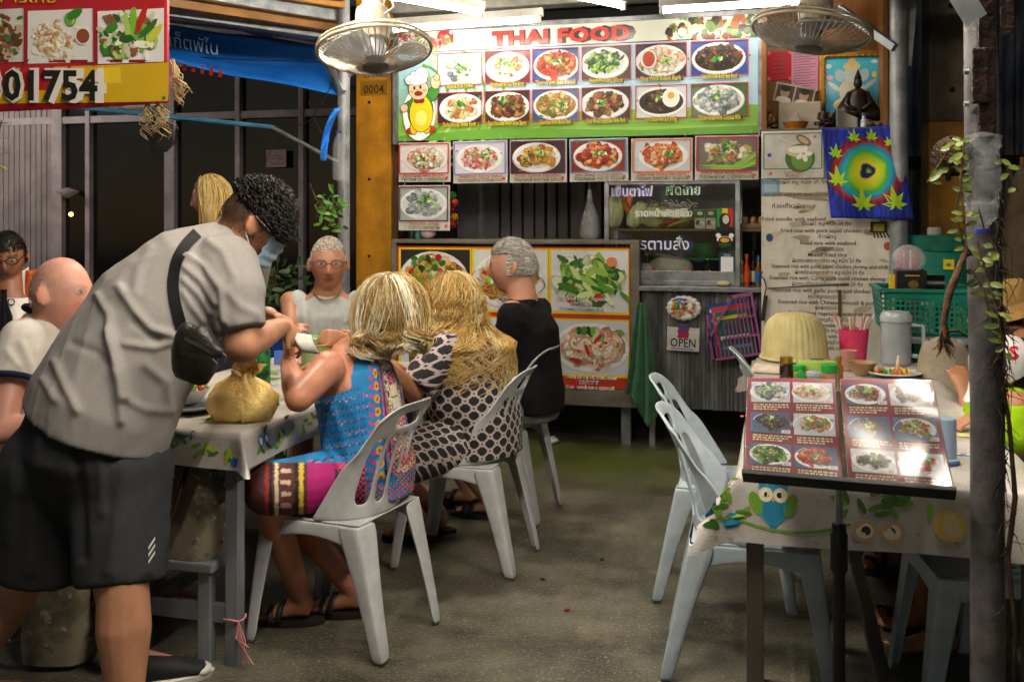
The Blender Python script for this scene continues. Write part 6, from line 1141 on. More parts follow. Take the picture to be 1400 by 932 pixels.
# pink string on the leg
q = PZ(324, 880, .12); mb = MB(); lx, ly = LX1-.0425, LY0+.0425
mb.tube([(lx+.027*math.cos(a_)*1.25, ly+.027*math.sin(a_)*1.25, .15+.004*math.sin(a_*3)) for a_ in np.linspace(0, 12.6, 40)], .0035, 5, False); rng = random.Random(12)
for k in range(7): mb.tube([(lx+.03, ly-.03, .15), (lx+.045+rng.uniform(-.02, .03), ly-.04, .1), (lx+.04+rng.uniform(-.03, .06), ly-.045+rng.uniform(-.02, .02), rng.uniform(.015, .12))], .0025, 4, False)
obj1('pink_string', 'pink plastic string knotted round the near table leg', 'string', mb, mat('pink_string', '#d88a8a', rough=.6))
# ================================================================== THINGS ON THE LEFT TABLE
def cl_z(x, y): return TZ+.008
def jar(name, label, cat, px, py, prof, m, n=20, extra=(), group=None, z=None, dy=0):
    q = PZ(px, py, TZ+.008 if z is None else z); t = T(name, label, cat, q, group); mb = MB(); mb.lathe(prof, q, n); mb.build('body', m, t, smooth='auto')
    for nm, pr_, mm in extra: mb = MB(); mb.lathe(pr_, q, n); mb.build(nm, mm, t, smooth='auto')
    return q, t
Mgb = mat('green_sleeve', '#0c6a2c', '#06230f', rough=.4, scale=26, ramp=(.45, .52)); Mgg = mat('green_glass', '#1c8a2c', rough=.1, coat=.5)
jar('beer_bottle', 'green bottle in a dark patterned sleeve behind the yellow bag', 'bottle', 357, 531, [(.034, 0), (.037, .006), (.037, .15), (.034, .155)], Mgb, extra=[('neck', [(.033, .156), (.028, .17), (.014, .2), (.014, .235)], Mgg)])
Mpor = mat('porcelain', '#d8d6d0', '#c4c2ba', rough=.25, coat=.3)
jar('dinner_plate', 'grey plate under the white bowl by the waiter', 'plate', 258, 560, [(.06, 0), (.11, .012), (.125, .02), (.122, .024), (.06, .008), (.01, .008)], mat('grey_melamine', '#8a9298', rough=.35), 28)
q, t = jar('rice_bowl', 'white bowl of leftover salad standing on the grey plate', 'bowl', 258, 551, [(.03, 0), (.045, .01), (.075, .05), (.078, .055), (.07, .05), (.035, .02), (.01, .02)], Mpor, 26, z=TZ+.022)
mb = MB(); rng = random.Random(14)
for k in range(26): mb.col = jit(rng.choice(['#c83a20', '#e0d8c8', '#8aa84a', '#d87a3a', '#e8e0d0']), rng); mb.ball(q+Vector((rng.gauss(0, .025), rng.gauss(0, .025), .045+rng.uniform(0, .015))), (.016, .01, .007), 7, Euler((rng.random()*3, rng.random()*3, 0)).to_matrix())
o = mb.build('salad', mat('food_bits', vcol=True, rough=.35), t, vc=True, smooth=True); o['kind'] = 'stuff'
jar('green_container', 'pale green translucent container beside the pointing hand', 'container', 431, 507, [(.06, 0), (.062, .01), (.065, .15), (.06, .155), (.058, .15)], mat('pale_green_plastic', '#8aa86a', '#7a985a', rough=.3, alpha=.8))
jar('yellow_cup', 'cream yellow plastic cup right of the green container', 'cup', 463, 500, [(.045, 0), (.05, .01), (.056, .10), (.057, .102), (.052, .098), (.045, .012)], mat('cream_yellow', '#d8c07a', '#c4a85e', rough=.4))
q = PZ(386, 497, TZ+.01); mb = MB(); mb.box(q+Vector((0, 0, .03)), (.075, .02, .06), Euler((0, 0, .3)).to_matrix()); obj1('card_pack', 'blue card packet near the far man hand', 'packet', mb, mat('blue_card', '#4a6ab8', rough=.5), smooth=False, bevel=.002)
q = PZ(397, 500, TZ+.01); mb = MB(); mb.box(q+Vector((.02, -.05, .02)), (.07, .05, .035), Euler((.3, .2, .5)).to_matrix()); obj1('napkin', 'folded white napkin by the far man hand', 'napkin', mb, Mwhite, smooth=False, bevel=.003)
# ================================================================== THINGS ON THE RIGHT TABLE
q = PZ(1086, 490, TZ+.01); Mdome = mat('woven_cream', '#d8cc94', '#bfb078', rough=.55, scale=6); dm = T('food_cover', 'cream woven plastic dome cover on the right table', 'food cover', q)
mb = MB(); n = 96; prof = [(.158, 0), (.155, .02), (.15, .08), (.14, .14), (.12, .19), (.085, .218), (.04, .225), (.012, .222)]
V = []
for i in range(25):
    t_ = i/24*(len(prof)-1); k = min(int(t_), len(prof)-2); f_ = t_-k; r = prof[k][0]*(1-f_)+prof[k+1][0]*f_; z = prof[k][1]*(1-f_)+prof[k+1][1]*f_
    for j in range(n): a_ = 6.2832*j/n; rr_ = r*(1+.028*math.cos(a_*32)+.006*(1 if i % 2 else -1)*math.cos(a_*16)); V.append((q.x+rr_*math.cos(a_), q.y+rr_*math.sin(a_), q.z+z))
mesh_obj('woven_shell', V, [(i*n+j, i*n+(j+1) % n, (i+1)*n+(j+1) % n, (i+1)*n+j) for i in range(24) for j in range(n)]+[tuple(24*n+j for j in range(n))], Mdome, dm, smooth=True)
mb = MB(); mb.tube([(q.x+.162*math.cos(a_), q.y+.162*math.sin(a_), q.z+.006) for a_ in np.linspace(0, 6.2832, 41)], .007, 6, False); mb.build('rim', Mdome, dm, smooth=True)
Mpk = mat('pink_plastic', '#e84a78', '#d83a68', rough=.3, alpha=.88)
q, t = jar('chopstick_cup', 'bright pink plastic cup full of wrapped chopsticks', 'cup', 1167, 492, [(.055, 0), (.058, .008), (.072, .15), (.075, .152), (.069, .148), (.05, .012)], Mpk)
rng = random.Random(15)
for k in range(22):
    a_ = rng.uniform(0, 6.28); r0 = .03*rng.random(); p0 = q+Vector((r0*math.cos(a_), r0*math.sin(a_), .016)); p1 = q+Vector((.085*rng.uniform(.5, 1.2)*math.cos(a_), .05*math.sin(a_), .215+rng.uniform(-.02, .015))); mb = MB(); mb.tube([p0, p1], .0045, 6)
    tag(mb.build('chopstick', mat('chop%d' % (k % 3), ['#d8b48a', '#e6dcd4', '#d8a0a0'][k % 3], rough=.6), loc=p0), 'paper wrapped chopstick in the pink cup', 'chopstick', 'chopsticks in the pink cup')
jar('tea_glass', 'small tumbler of brown sauce before the pink cup', 'glass', 1160, 505, [(.032, 0), (.034, .005), (.038, .085), (.039, .087), (.035, .083)], mat('pink_tumbler', '#d8a89a', '#c08a7a', rough=.2, alpha=.7), extra=[('sauce', [(.029, .004), (.033, .045), (.002, .046)], mat('brown_sauce', '#8a4a1c', rough=.2))])
jar('brown_bowl', 'beige melamine bowl on the right table', 'bowl', 1178, 512, [(.03, 0), (.034, .006), (.062, .05), (.066, .055), (.058, .052), (.03, .012), (.005, .01)], mat('beige_melamine', '#b08a64', '#9a7650', rough=.35))
q, t = jar('water_pitcher', 'half full clear plastic water pitcher with handle', 'pitcher', 1225, 497, [(.068, 0), (.07, .006), (.068, .2), (.069, .205), (.066, .202), (.064, .008), (.01, .006)], mat('milky_clear', '#d4dade', '#bcc4c8', rough=.2, alpha=.42, coat=.4), 28,
   extra=[('water', [(.062, .009), (.062, .115), (.005, .116)], mat('water_body', '#8a8c88', '#767874', rough=.08, alpha=.5)), ('lid', [(.072, .2), (.072, .225), (.06, .245), (.02, .25)], mat('milky_lid', '#c4cace', '#b0b8bc', rough=.3, alpha=.85))])
mb = MB(); mb.tube([q+Vector((.066, 0, .185)), q+Vector((.12, .01, .18)), q+Vector((.125, .01, .05)), q+Vector((.105, .01, .035)), q+Vector((.066, 0, .04))], .01, 8); mb.build('handle', MATS['milky_lid'], t, smooth=True)
q, t = jar('dinner_plate', 'white plate of food scraps at the book top edge', 'plate', 1222, 514, [(.06, 0), (.1, .012), (.115, .018), (.112, .022), (.06, .008), (.005, .008)], Mpor, 28)
mb = MB(); rng = random.Random(19)
for k in range(30): x = rng.choice((-.055, .0, .045)); mb.col = jit(rng.choice(['#c8301c', '#3a8a2c', '#e8c03a', '#e0d0b0', '#d87a2a']), rng); mb.ball(q+Vector((x+rng.gauss(0, .016), rng.gauss(-.02, .02), .02+rng.uniform(0, .012))), (.014, .009, .006), 7, Euler((rng.random()*3, rng.random()*3, 0)).to_matrix())
mb.col = C3('#d8c09a'); mb.tube([q+Vector((.01, -.02, .02)), q+Vector((.02, .0, .09))], [.012, .006], 6); o = mb.build('scraps', MATS['food_bits'], t, vc=True, smooth=True); o['kind'] = 'stuff'
q = PZ(1060, 508, TZ+.01); mb = MB(); mb.box(q+Vector((0, 0, .012)), (.2, .11, .012), Euler((.12, 0, -.12)).to_matrix()); obj1('menu_leaflet', 'folded pinkish printed leaflet left of the condiment jars', 'leaflet', mb, mat('leaflet', '#d0a890', '#e6dcd0', rough=.4, scale=26), smooth=False, bevel=.002)
Mgl = mat('jar_glass', '#3a2c1c', '#20180f', rough=.1, coat=.5); Mgold2 = mat('gold_lid', '#b8903a', rough=.3, metal=.7); Mgc = mat('green_lid', '#1f9a3c', rough=.35)
jar('condiment_jar', 'dark sauce jar with a gold lid', 'jar', 1075, 522, [(.026, 0), (.028, .005), (.028, .07), (.022, .078)], Mgl, extra=[('lid', [(.025, .078), (.026, .08), (.026, .105), (.02, .107)], Mgold2)])
jar('condiment_jar', 'small seasoning jar with an open green flip lid', 'jar', 1093, 526, [(.024, 0), (.025, .004), (.025, .055), (.022, .06)], mat('seasoning', '#b08a5a', '#8a6a3c', rough=.2, coat=.4), extra=[('lid', [(.026, .06), (.026, .078), (.022, .08)], Mgc)])
q = PZ(1096, 526, TZ+.085); mb = MB(); mb.box(q+Vector((-.0, 0, .028)), (.03, .012, .045), Euler((0, -.5, 0)).to_matrix()); obj1('flip_lid', 'raised green flip cap on the seasoning jar', 'lid', mb, Mgc, smooth=False, bevel=.004)
q = PZ(1117, 523, TZ+.01); bxx = T('tissue_box', 'lime green oval tissue box among the condiments', 'tissue box', q); mb = MB(); mb.lathe([(.08, 0), (.085, .01), (.085, .075), (.078, .09), (.03, .095)], q, 28, sy=.6); mb.build('box', mat('lime_plastic', '#a4c45a', '#8fb048', rough=.4), bxx, smooth='auto'); mb = MB(); mb.lathe([(.03, .096), (.026, .098)], q, 16, sy=.35); mb.build('slot', Mdark, bxx)
jar('condiment_jar', 'clear jar with a pale metal lid before the tissue box', 'jar', 1113, 532, [(.028, 0), (.03, .005), (.03, .05), (.026, .055)], mat('clear_jar', '#c8c8c0', '#a8a8a0', rough=.15, alpha=.6), extra=[('lid', [(.031, .055), (.031, .068), (.024, .072)], mat('pale_lid', '#c4ccd4', rough=.3, metal=.4))])
jar('condiment_jar', 'seasoning jar with a bright green screw lid', 'jar', 1134, 530, [(.028, 0), (.03, .005), (.03, .06), (.026, .065)], mat('chilli_jar', '#c09a7a', '#a06a4a', rough=.15, coat=.4), extra=[('lid', [(.032, .065), (.032, .09), (.028, .094)], Mgc)])
jar('amber_bottle', 'amber capped bottle beside the green lid jar', 'bottle', 1146, 524, [(.018, 0), (.02, .004), (.02, .07), (.012, .08), (.012, .095)], mat('amber_glass', '#a86a1c', rough=.1, coat=.5), extra=[('cap', [(.014, .092), (.014, .11), (.011, .112)], Mgold2)])
jar('blue_tumbler', 'upturned pale blue plastic tumbler at the right of the book', 'cup', 1292, 632, [(.036, 0), (.037, .012), (.031, .015), (.03, .115), (.027, .122), (.02, .125)], mat('pale_blue_plastic', '#9aacc4', '#8a9cb4', rough=.35), extra=[('blue_base', [(.038, -.001), (.039, .006), (.037, .0065)], mat('blue_ring', '#2a5aa8', rough=.4))])
# ================================================================== MENU STAND
BL, BR, TL, TR = P(1018, 648, 2.42), P(1303, 672, 2.27), P(1022, 517, 2.60), P(1273, 520, 2.47)
nrm = (BR-BL).cross(TL-BL).normalized(); nrm = -nrm if nrm.y > 0 else nrm
def quad(u, v, off=0): return (BL*(1-u)+BR*u)*(1-v)+(TL*(1-u)+TR*u)*v+nrm*off
sx_, sy_ = P(1147, 700, 2.42).x, P(1147, 700, 2.42).y
stn = T('menu_stand', 'black music stand holding the open menu book', 'stand', (sx_, sy_, 0)); Mblk = mat('black_metal', '#17161a', '#0c0c0e', rough=.4, metal=.3)
mb = MB(); mb.sheet(lambda u, v: quad(-.01+u*1.02, v*.9, -.012), 4, 4, .003); mb.build('desk', Mblk, stn)
mb = MB(); a_, b = quad(-.01, 0, 0), quad(1.01, 0, 0); dn_ = (BL-TL).normalized(); o8 = []
for p in (a_, b): o8 += [p+nrm*-.014+dn_*.002, p+nrm*.03+dn_*.002, p+nrm*.03+dn_*.014, p+nrm*-.014+dn_*.014]
mb.add(o8, [(0, 1, 2, 3), (7, 6, 5, 4), (0, 4, 5, 1), (1, 5, 6, 2), (2, 6, 7, 3), (3, 7, 4, 0)]); mb.build('ledge', Mblk, stn, bevel=.002)
zc = quad(.45, .3).z; mb = MB(); mb.tube([(sx_, sy_, zc-.05), (sx_, sy_, .62)], .009, 12); mb.build('inner_tube', Msteel, stn, smooth='auto'); mb = MB(); mb.tube([(sx_, sy_, .69), (sx_, sy_, .67), (sx_, sy_, .665), (sx_, sy_, .58), (sx_, sy_, .57), (sx_, sy_, .12)], [.017, .018, .021, .021, .015, .015], 14); mb.build('outer_tube', Mblk, stn, smooth='auto')
mb = MB(); mb.tube([quad(.46, .5, -.015), (sx_, sy_, zc-.06)], .012, 8); mb.build('tilt_joint', Mblk, stn)
for k in range(3): a_ = k*2.094+.4; mb = MB(); mb.tube([(sx_, sy_, .3), (sx_+.18*math.cos(a_), sy_+.18*math.sin(a_), .08), (sx_+.27*math.cos(a_), sy_+.27*math.sin(a_), .012)], .009, 8); mb.build('leg', Mblk, stn, smooth='auto')
bk_ = T('menu_book', 'open spiral bound menu book with photographed dishes on maroon pages', 'menu book', quad(.5, 0))
def page(u0, u1, k, bulge):
    def pf(u, v, off=0): uu = u0+(u1-u0)*u; return quad(uu, .005+v*.985, .002+.012*math.sin(u*math.pi)*bulge+.002*math.sin(v*7+u*3)+off)
    t = mesh_obj('page', *(lambda m: (m.v, m.f))(MB().sheet(lambda u, v: pf(u, 1-v), 16, 16, .003)), mat('page_card', '#86152c', '#741024', rough=.4), bk_, smooth='auto')
    class Q(PR):
        def add(s, V, F, col=None): return MB.add(s, [pf(x, z, .0042+y) for x, y, z in V], F, col)
    W_, H_ = .215, .29; pals = [('white', 'mix'), ('cream', 'noodle'), ('dark', 'mix'), ('soup', 'noodle'), ('green', 'mix'), ('red', 'mix')] if k == 0 else [('brown', 'noodle'), ('brown', 'mix'), ('noodle', 'noodle'), ('rice', 'leaf'), ('dark', 'noodle'), ('red', 'noodle')]
    for i in range(6):
        c, r = i % 2, i//2; x0 = .05+c*.475; x1 = x0+.44; z1 = .955-r*.325; z0 = z1-.215; s = Q(dk=2.5e-5); rng = random.Random(300+k*10+i)
        food2(s, x0, z0, x1, z1, pals[i][0], 200+k*10+i, pals[i][1], W_/H_)
        for j in range(3):
            zz = z0-.026-.024*j; xx = x0+.03
            while xx < x1-.06+(.03 if j < 2 else -.08):
                w2 = rng.uniform(.012, .05); s.rect(xx, zz-.0075, xx+w2, zz+.0065, jit('#d8c8a0', rng)); xx += w2+.012
        if (i+k) % 3: s.rect(x1-.1, z0+.005, x1-.005, z0+.04, '#e8d8dc'); s.text(['60', '80', '70'][i % 3], x1-.052, z0+.011, .03, '#b02038', width=.05)
        s.build('dish_photo', PRT, t, vc=True)
    mb = MB(); mb.sheet(lambda u, v: pf(u*1.02-.01, 1-v, .0115+.0012*math.sin(u*6+2*math.sin(v*5+k))*math.cos(v*5+u*3)), 60, 60, .0004); mb.build('plastic_sleeve', SLV, t, smooth=True)
def food2(s, x0, z0, x1, z1, pal, seed, sty, asp):
    class A(PR):
        def add(self, V, F, col=None): return s.add([(x0+(x/.3)*(x1-x0), y, z0+(z/.215)*(z1-z0)) for x, y, z in V], F, col)
    a_ = A(dk=2.5e-5); food(a_, 0, 0, .3, .215, pal, seed, random.Random(seed).choice(['#c8ccd4', '#6a7a9a', '#d0d0cc', '#4a5a7a']), n=90, style=sty, bowl=pal in ('soup', 'red', 'cream'), accent=[('#4f8f3a', 6), ('#c0281c', 4)])
SLV = pane_mat('book_sleeve', (.97, .97, .97), 1.1, .16)
page(0, .487, 0, 0); page(.513, 1, 1, 0)
mb = MB()
for k in range(46):
    v = .01+k*.0213; mb.tube([quad(.5+.016*math.cos(a_), v, .004+.012*math.sin(a_)) for a_ in np.linspace(-.3, 3.5, 8)], .0013, 5, False)
o = mb.build('spiral_binding', mat('brass_wire', '#8a6a44', '#5c452c', rough=.35, metal=.7), bk_, smooth=True); o['kind'] = 'stuff'
# ================================================================== BAGS UNDER THE TABLE, LITTER
stl = T('low_stool', 'low grey stool under the left table', 'stool', (-2.02, 2.98, 0)); mb = MB(); mb.bb((-2.25, 2.82, .3), (-1.75, 3.2, .33)); mb.build('seat', Mtl, stl, bevel=.005)
for x in (-2.23, -1.81):
    for y in (2.84, 3.14): mb = MB(); mb.bb((x, y, 0), (x+.04, y+.04, .3)); mb.build('leg', Mtl, stl)
def flower_mat():
    m = mat('floral_canvas', '#8f866e', '#696150', rough=.8, scale=9, ramp=(.42, .56)); N = m.node_tree.nodes; L = m.node_tree.links; b = N['Principled BSDF']; src = b.inputs['Base Color'].links[0].from_socket; tc = N['Texture Coordinate']
    dn_ = N.new('ShaderNodeTexNoise'); dn_.inputs['Scale'].default_value = 45; L.new(tc.outputs['Object'], dn_.inputs['Vector']); ds_ = N.new('ShaderNodeVectorMath'); ds_.operation = 'MULTIPLY_ADD'; ds_.inputs[1].default_value = (.05,)*3; L.new(dn_.outputs['Color'], ds_.inputs[0]); L.new(tc.outputs['Object'], ds_.inputs[2])
    for sc_, th, c in ((13, .36, '#8a8474'), (13, .26, '#a89e8e'), (24, .26, '#7a5c62'), (22, .2, '#c4bcac')):
        v = N.new('ShaderNodeTexVoronoi'); v.inputs['Scale'].default_value = sc_; L.new(ds_.outputs[0], v.inputs['Vector']); r = N.new('ShaderNodeMapRange'); r.inputs[1].default_value = th; r.inputs[2].default_value = th*.7; L.new(v.outputs['Distance'], r.inputs[0])
        x = N.new('ShaderNodeMix'); x.data_type = 'RGBA'; L.new(r.outputs[0], x.inputs[0]); L.new(src, x.inputs[6]); x.inputs[7].default_value = (*C3(c), 1); src = x.outputs[2]
    L.new(src, b.inputs['Base Color']); return m
Mflo = flower_mat()
def tote(label, c, w_, d_, h_, rot, handles=True):
    t = T('floral_tote', label, 'bag', c); R = Euler((0, 0, rot)).to_matrix(); L_ = lambda x, y, z: Vector(c)+R @ Vector((x, y, z)); V = []; n = 40; k = 9
    for i in range(k):
        z = h_*i/(k-1)
        for j in range(n): a_ = 6.2832*j/n; ex = 4; ca, sa = math.cos(a_), math.sin(a_); r = (abs(ca)**ex+abs(sa)**ex)**(-1/ex); s = 1+.05*math.sin(a_*3+i*.7)+.04*math.sin(i*1.3); V.append(L_(w_/2*r*ca*s*(1-.12*i/k), d_/2*r*sa*s*(1-.45*i/k), z+.02*math.sin(a_*2+1)*(i == k-1)))
    mesh_obj('bag_body', V, [(i*n+j, i*n+(j+1) % n, (i+1)*n+(j+1) % n, (i+1)*n+j) for i in range(k-1) for j in range(n)]+[tuple(range(n))[::-1], tuple((k-1)*n+j for j in range(n))], Mflo, t, smooth='auto')
    if handles:
        for s in (-1, 1): mb = MB(); mb.tube([L_(-.09, s*d_*.36, h_*.9), L_(-.1, s*d_*.62, h_*.55), L_(-.04, s*d_*.7, h_*.2), L_(.05, s*d_*.7, h_*.22), L_(.1, s*d_*.62, h_*.6), L_(.09, s*d_*.36, h_*.92)], .008, 8); mb.build('handle', mat('brown_leather', '#5a2c1a', '#3a1c10', rough=.5), t, smooth=True)
tote('brown floral tote bag with leather handles on the low stool', (-1.93, 2.95, .332), .36, .2, .32, -.25)
tote('floral cloth bundle hanging by the waiter leg', (-2.25, 2.74, .02), .22, .16, .40, .2, False)
mb = MB(); q = PZ(752, 606); rng = random.Random(23)
mb.ball(q+Vector((0, 0, .02)), (.06, .05, .022), 12); mb.v = [tuple(Vector(v)+Vector((.012*math.sin(v[1]*90), .012*math.sin(v[0]*80), .008*math.sin(v[0]*120+v[1]*90)))) for v in mb.v]; mb.v = [(x, y, max(.001, z)) for x, y, z in mb.v]; obj1('crumpled_tissue', 'crumpled white tissue on the floor by the counter', 'tissue', mb, Mwhite)
for k, (px, py, c) in enumerate(((775, 835, '#8a2018'), (823, 766, '#1f3a1c'), (742, 793, '#2a2a20'))):
    q = PZ(px, py); mb = MB(); mb.ball(q+Vector((0, 0, .006)), (.012, .008, .005), 8); obj1('floor_scrap', ['red', 'green', 'dark'][k]+' tiny food scrap lying on the concrete aisle', 'scrap', mb, mat('scrap%d' % k, c, rough=.6))
# jacket over a chair at the far right of the table
ch = T('draped_jacket', 'beige jacket draped in folds beside the right table', 'jacket', P(1295, 580, 4.3)); jq = P(1290, 520, 4.3)
def jf(u, v): a_ = -2.6+5.2*u; z = v; r = (.06+.085*v**.6)*(1+.24*(abs(math.sin(u*14+v*2.5))-.5)*v+.16*math.sin(u*7+2+v*2)*v); return Vector((jq.x+r*math.sin(a_)*1.1+.02*v, jq.y-r*math.cos(a_), P(1285, 466, 4.3).z-.42*v))
mb = MB(); mb.sheet(jf, 90, 24, .006); mb.ball((jq.x, jq.y, P(1285, 466, 4.3).z-.015), (.062, .06, .035), 16); mb.build('cloth', mat('beige_cloth', '#9c907c', '#7d7262', rough=.9, scale=8, bump=.3, bscale=60), ch, smooth=True)
mb = MB(); mb.tube([(jq.x, jq.y+.02, 0), (jq.x, jq.y+.02, P(1285, 480, 4.3).z)], .02, 8); mb.build('hanger_pole', Mtl2, ch)
# ================================================================== PEOPLE: body tools
from mathutils.bvhtree import BVHTree
UP = Vector((0, 0, 1))
class Blob:
    def __init__(s): s.v = []; s.f = []
    def add(s, V, F): o = len(s.v); s.v += [tuple(v) for v in V]; s.f += [tuple(i+o for i in f) for f in F]
    def tube(s, rings, n):
        k = len(rings); V = [p for r in rings for p in r]; F = [(i*n+j, i*n+(j+1) % n, (i+1)*n+(j+1) % n, (i+1)*n+j) for i in range(k-1) for j in range(n)]
        s.add(V, F+[tuple(range(n))[::-1], tuple((k-1)*n+j for j in range(n))])
    def cap(s, a, b, ra, rb, n=14, flat=False):
        a, b = Vector(a), Vector(b); d = (b-a); L = d.length
        if L < 1e-5: d = UP.copy(); L = 1e-5
        d = d/L; x = d.orthogonal().normalized(); y = d.cross(x); prof = []
        if not flat: prof += [(-ra*math.cos(q), ra*math.sin(q)) for q in (.25, .7, 1.15)]
        prof += [(0, ra), (L*.5, (ra+rb)/2), (L, rb)]
        if not flat: prof += [(L+rb*math.cos(q), rb*math.sin(q)) for q in (1.15, .7, .25)]
        s.tube([[a+d*t+(x*math.cos(6.2832*j/n)+y*math.sin(6.2832*j/n))*r for j in range(n)] for t, r in prof], n)
    def limb(s, pts, rs, flat=False):
        for i in range(len(pts)-1): s.cap(pts[i], pts[i+1], rs[i], rs[i+1], flat=flat)
    def ell(s, c, r, M_=None, n=18):
        m = MB(); m.ball(c, r, n, M_); s.add(m.v, [f for f in m.f])
    def loft(s, secs, right, n=28, ex=2.3):
        C = [Vector(q[0]) for q in secs]; rings = []
        for i, (c, hw, hd) in enumerate(secs):
            t = (C[min(i+1, len(C)-1)]-C[max(i-1, 0)]).normalized(); r = Vector(right[i] if isinstance(right, list) else right); r = (r-t*r.dot(t)).normalized(); f = t.cross(r); ring = []
            for j in range(n):
                a = 6.2832*j/n; ca, sa = math.cos(a), math.sin(a); k = (abs(ca)**ex+abs(sa)**ex)**(-1/ex); ring.append(C[i]+r*hw*ca*k+f*hd*sa*k)
            rings.append(ring)
        s.tube(rings, n)
    def remesh(s, vox, it=3):
        me = bpy.data.meshes.new('b'); me.from_pydata(s.v, [], s.f); o = bpy.data.objects.new('b', me); COL.objects.link(o); m = o.modifiers.new('r', 'REMESH'); m.mode = 'VOXEL'; m.voxel_size = vox
        dg = bpy.context.evaluated_depsgraph_get(); r = bpy.data.meshes.new_from_object(o.evaluated_get(dg), depsgraph=dg); n = len(r.vertices); V = np.empty(n*3); r.vertices.foreach_get('co', V); V = V.reshape(-1, 3)
        F = np.empty(len(r.polygons)*4, np.int32); r.polygons.foreach_get('vertices', F) if all(p.loop_total == 4 for p in r.polygons) else None; F = F.reshape(-1, 4)
        bpy.data.objects.remove(o); bpy.data.meshes.remove(me); bpy.data.meshes.remove(r)
        return smooth(V, F, it), F
def edges_of(F): return np.vstack([F[:, [0, 1]], F[:, [1, 2]], F[:, [2, 3]], F[:, [3, 0]]])
def smooth(V, F, it):
    E = edges_of(F); deg = np.bincount(E.ravel(), minlength=len(V)).astype(float)[:, None]
    for _ in range(it):
        A = np.zeros_like(V)
        for k in range(3): A[:, k] = np.bincount(E[:, 0], V[E[:, 1], k], len(V))+np.bincount(E[:, 1], V[E[:, 0], k], len(V))
        V = V*.5+.5*A/np.maximum(deg, 1)
    return V
def normals(V, F):
    n = np.cross(V[F[:, 2]]-V[F[:, 0]], V[F[:, 3]]-V[F[:, 1]]); N = np.zeros_like(V)
    for c in range(4):
        for k in range(3): N[:, k] += np.bincount(F[:, c], n[:, k], len(V))
    return N/(np.linalg.norm(N, axis=1, keepdims=True)+1e-12)
def wrinkle(V, F, seed, amp=.004, k=30., axis=None):
    rng = np.random.RandomState(seed); N = normals(V, F); d = np.zeros(len(V))
    for i in range(5):
        a = rng.randn(3); a /= np.linalg.norm(a); kk = k*rng.uniform(.5, 1.5)
        if axis is not None: a = a-np.array(axis)*(a@np.array(axis))*.7; a /= np.linalg.norm(a)
        w = V@a*kk+1.3*np.sin(V@rng.randn(3)*kk*.25+rng.rand()*6)+rng.rand()*6; d += (1-np.abs(np.sin(w)))**2-.3
    m = np.sin(V@rng.randn(3)*6+rng.rand()*6)*.5+.6
    return V+N*(amp*d*np.clip(m, 0, 1)/1.6)[:, None]
def bagsac():
    q = PZ(318, 580, TZ); cx, cy = q.x, q.y+.06; rng = random.Random(3); prof = [(.02, 0), (.095, .004), (.118, .035), (.112, .07), (.085, .105), (.045, .13), (.03, .145), (.034, .16)]
    V = []; n = 72
    for i, (r, z) in enumerate(prof):
        for j in range(n):
            a_ = 6.2832*j/n; fold = .05*math.sin(a_*7+i*.5)+.06*math.sin(a_*13+i*1.8)+.07*math.sin(a_*3-1+i*.4); k = 1+fold*min(1, z/.12+.12)
            V.append((cx+r*1.08*k*math.cos(a_), cy+r*.8*k*math.sin(a_), cl_z(0, 0)+z+.012*math.sin(a_*2+1)*(z > .02)))
    F = [(i*n+j, i*n+(j+1) % n, (i+1)*n+(j+1) % n, (i+1)*n+j) for i in range(len(prof)-1) for j in range(n)]+[tuple(range(n))[::-1]]
    t = T('plastic_bag', 'knotted translucent yellow plastic bag on the left table', 'bag', (cx, cy, TZ)); My = mat('yellow_film', '#f6d684', '#e8bc5c', rough=.2, scale=9, bump=1, bscale=55, alpha=.82); V = wrinkle(np.array(V), np.array(F[:-1]), 4, .010, 105.); mesh_obj('sac', V, F, My, t, smooth=True)
    for k, (dx, hh) in enumerate(((.03, .085), (-.012, .06), (.055, .045))):
        mb = MB(); mb.sheet(lambda u, v: (cx+.01+dx*v*1.1+(u-.5)*(.03+.035*math.sin(v*3))+.006*math.sin(v*9+u*4), cy+.012*math.sin(u*7+v*5+k), cl_z(0, 0)+.145+hh*v-.02*(u-.5)**2), 8, 8, .0008); mb.build('handle', My, t, smooth=True)
bagsac()
def pixfolds(V, F, folds):
    N = normals(V, F); px, py, dd = proj(V); fac = np.clip(-(N@np.array(CF))*2.2, 0, 1); D = np.zeros(len(V))
    for pts, wd, h in folds:
        best = np.full(len(V), 1e9)
        for (x0, y0), (x1, y1) in zip(pts[:-1], pts[1:]):
            L2 = (x1-x0)**2+(y1-y0)**2; t = np.clip(((px-x0)*(x1-x0)+(py-y0)*(y1-y0))/L2, 0, 1); best = np.minimum(best, np.hypot(px-x0-t*(x1-x0), py-y0-t*(y1-y0)))
        D += h*1.05*np.exp(-(best/wd)**2)
    return V+N*(D*fac)[:, None]
def sg(x, s): return 1/(1+np.exp(-np.clip(x/s, -40, 40)))
def gauss(x, s): return np.exp(-(x/s)**2)
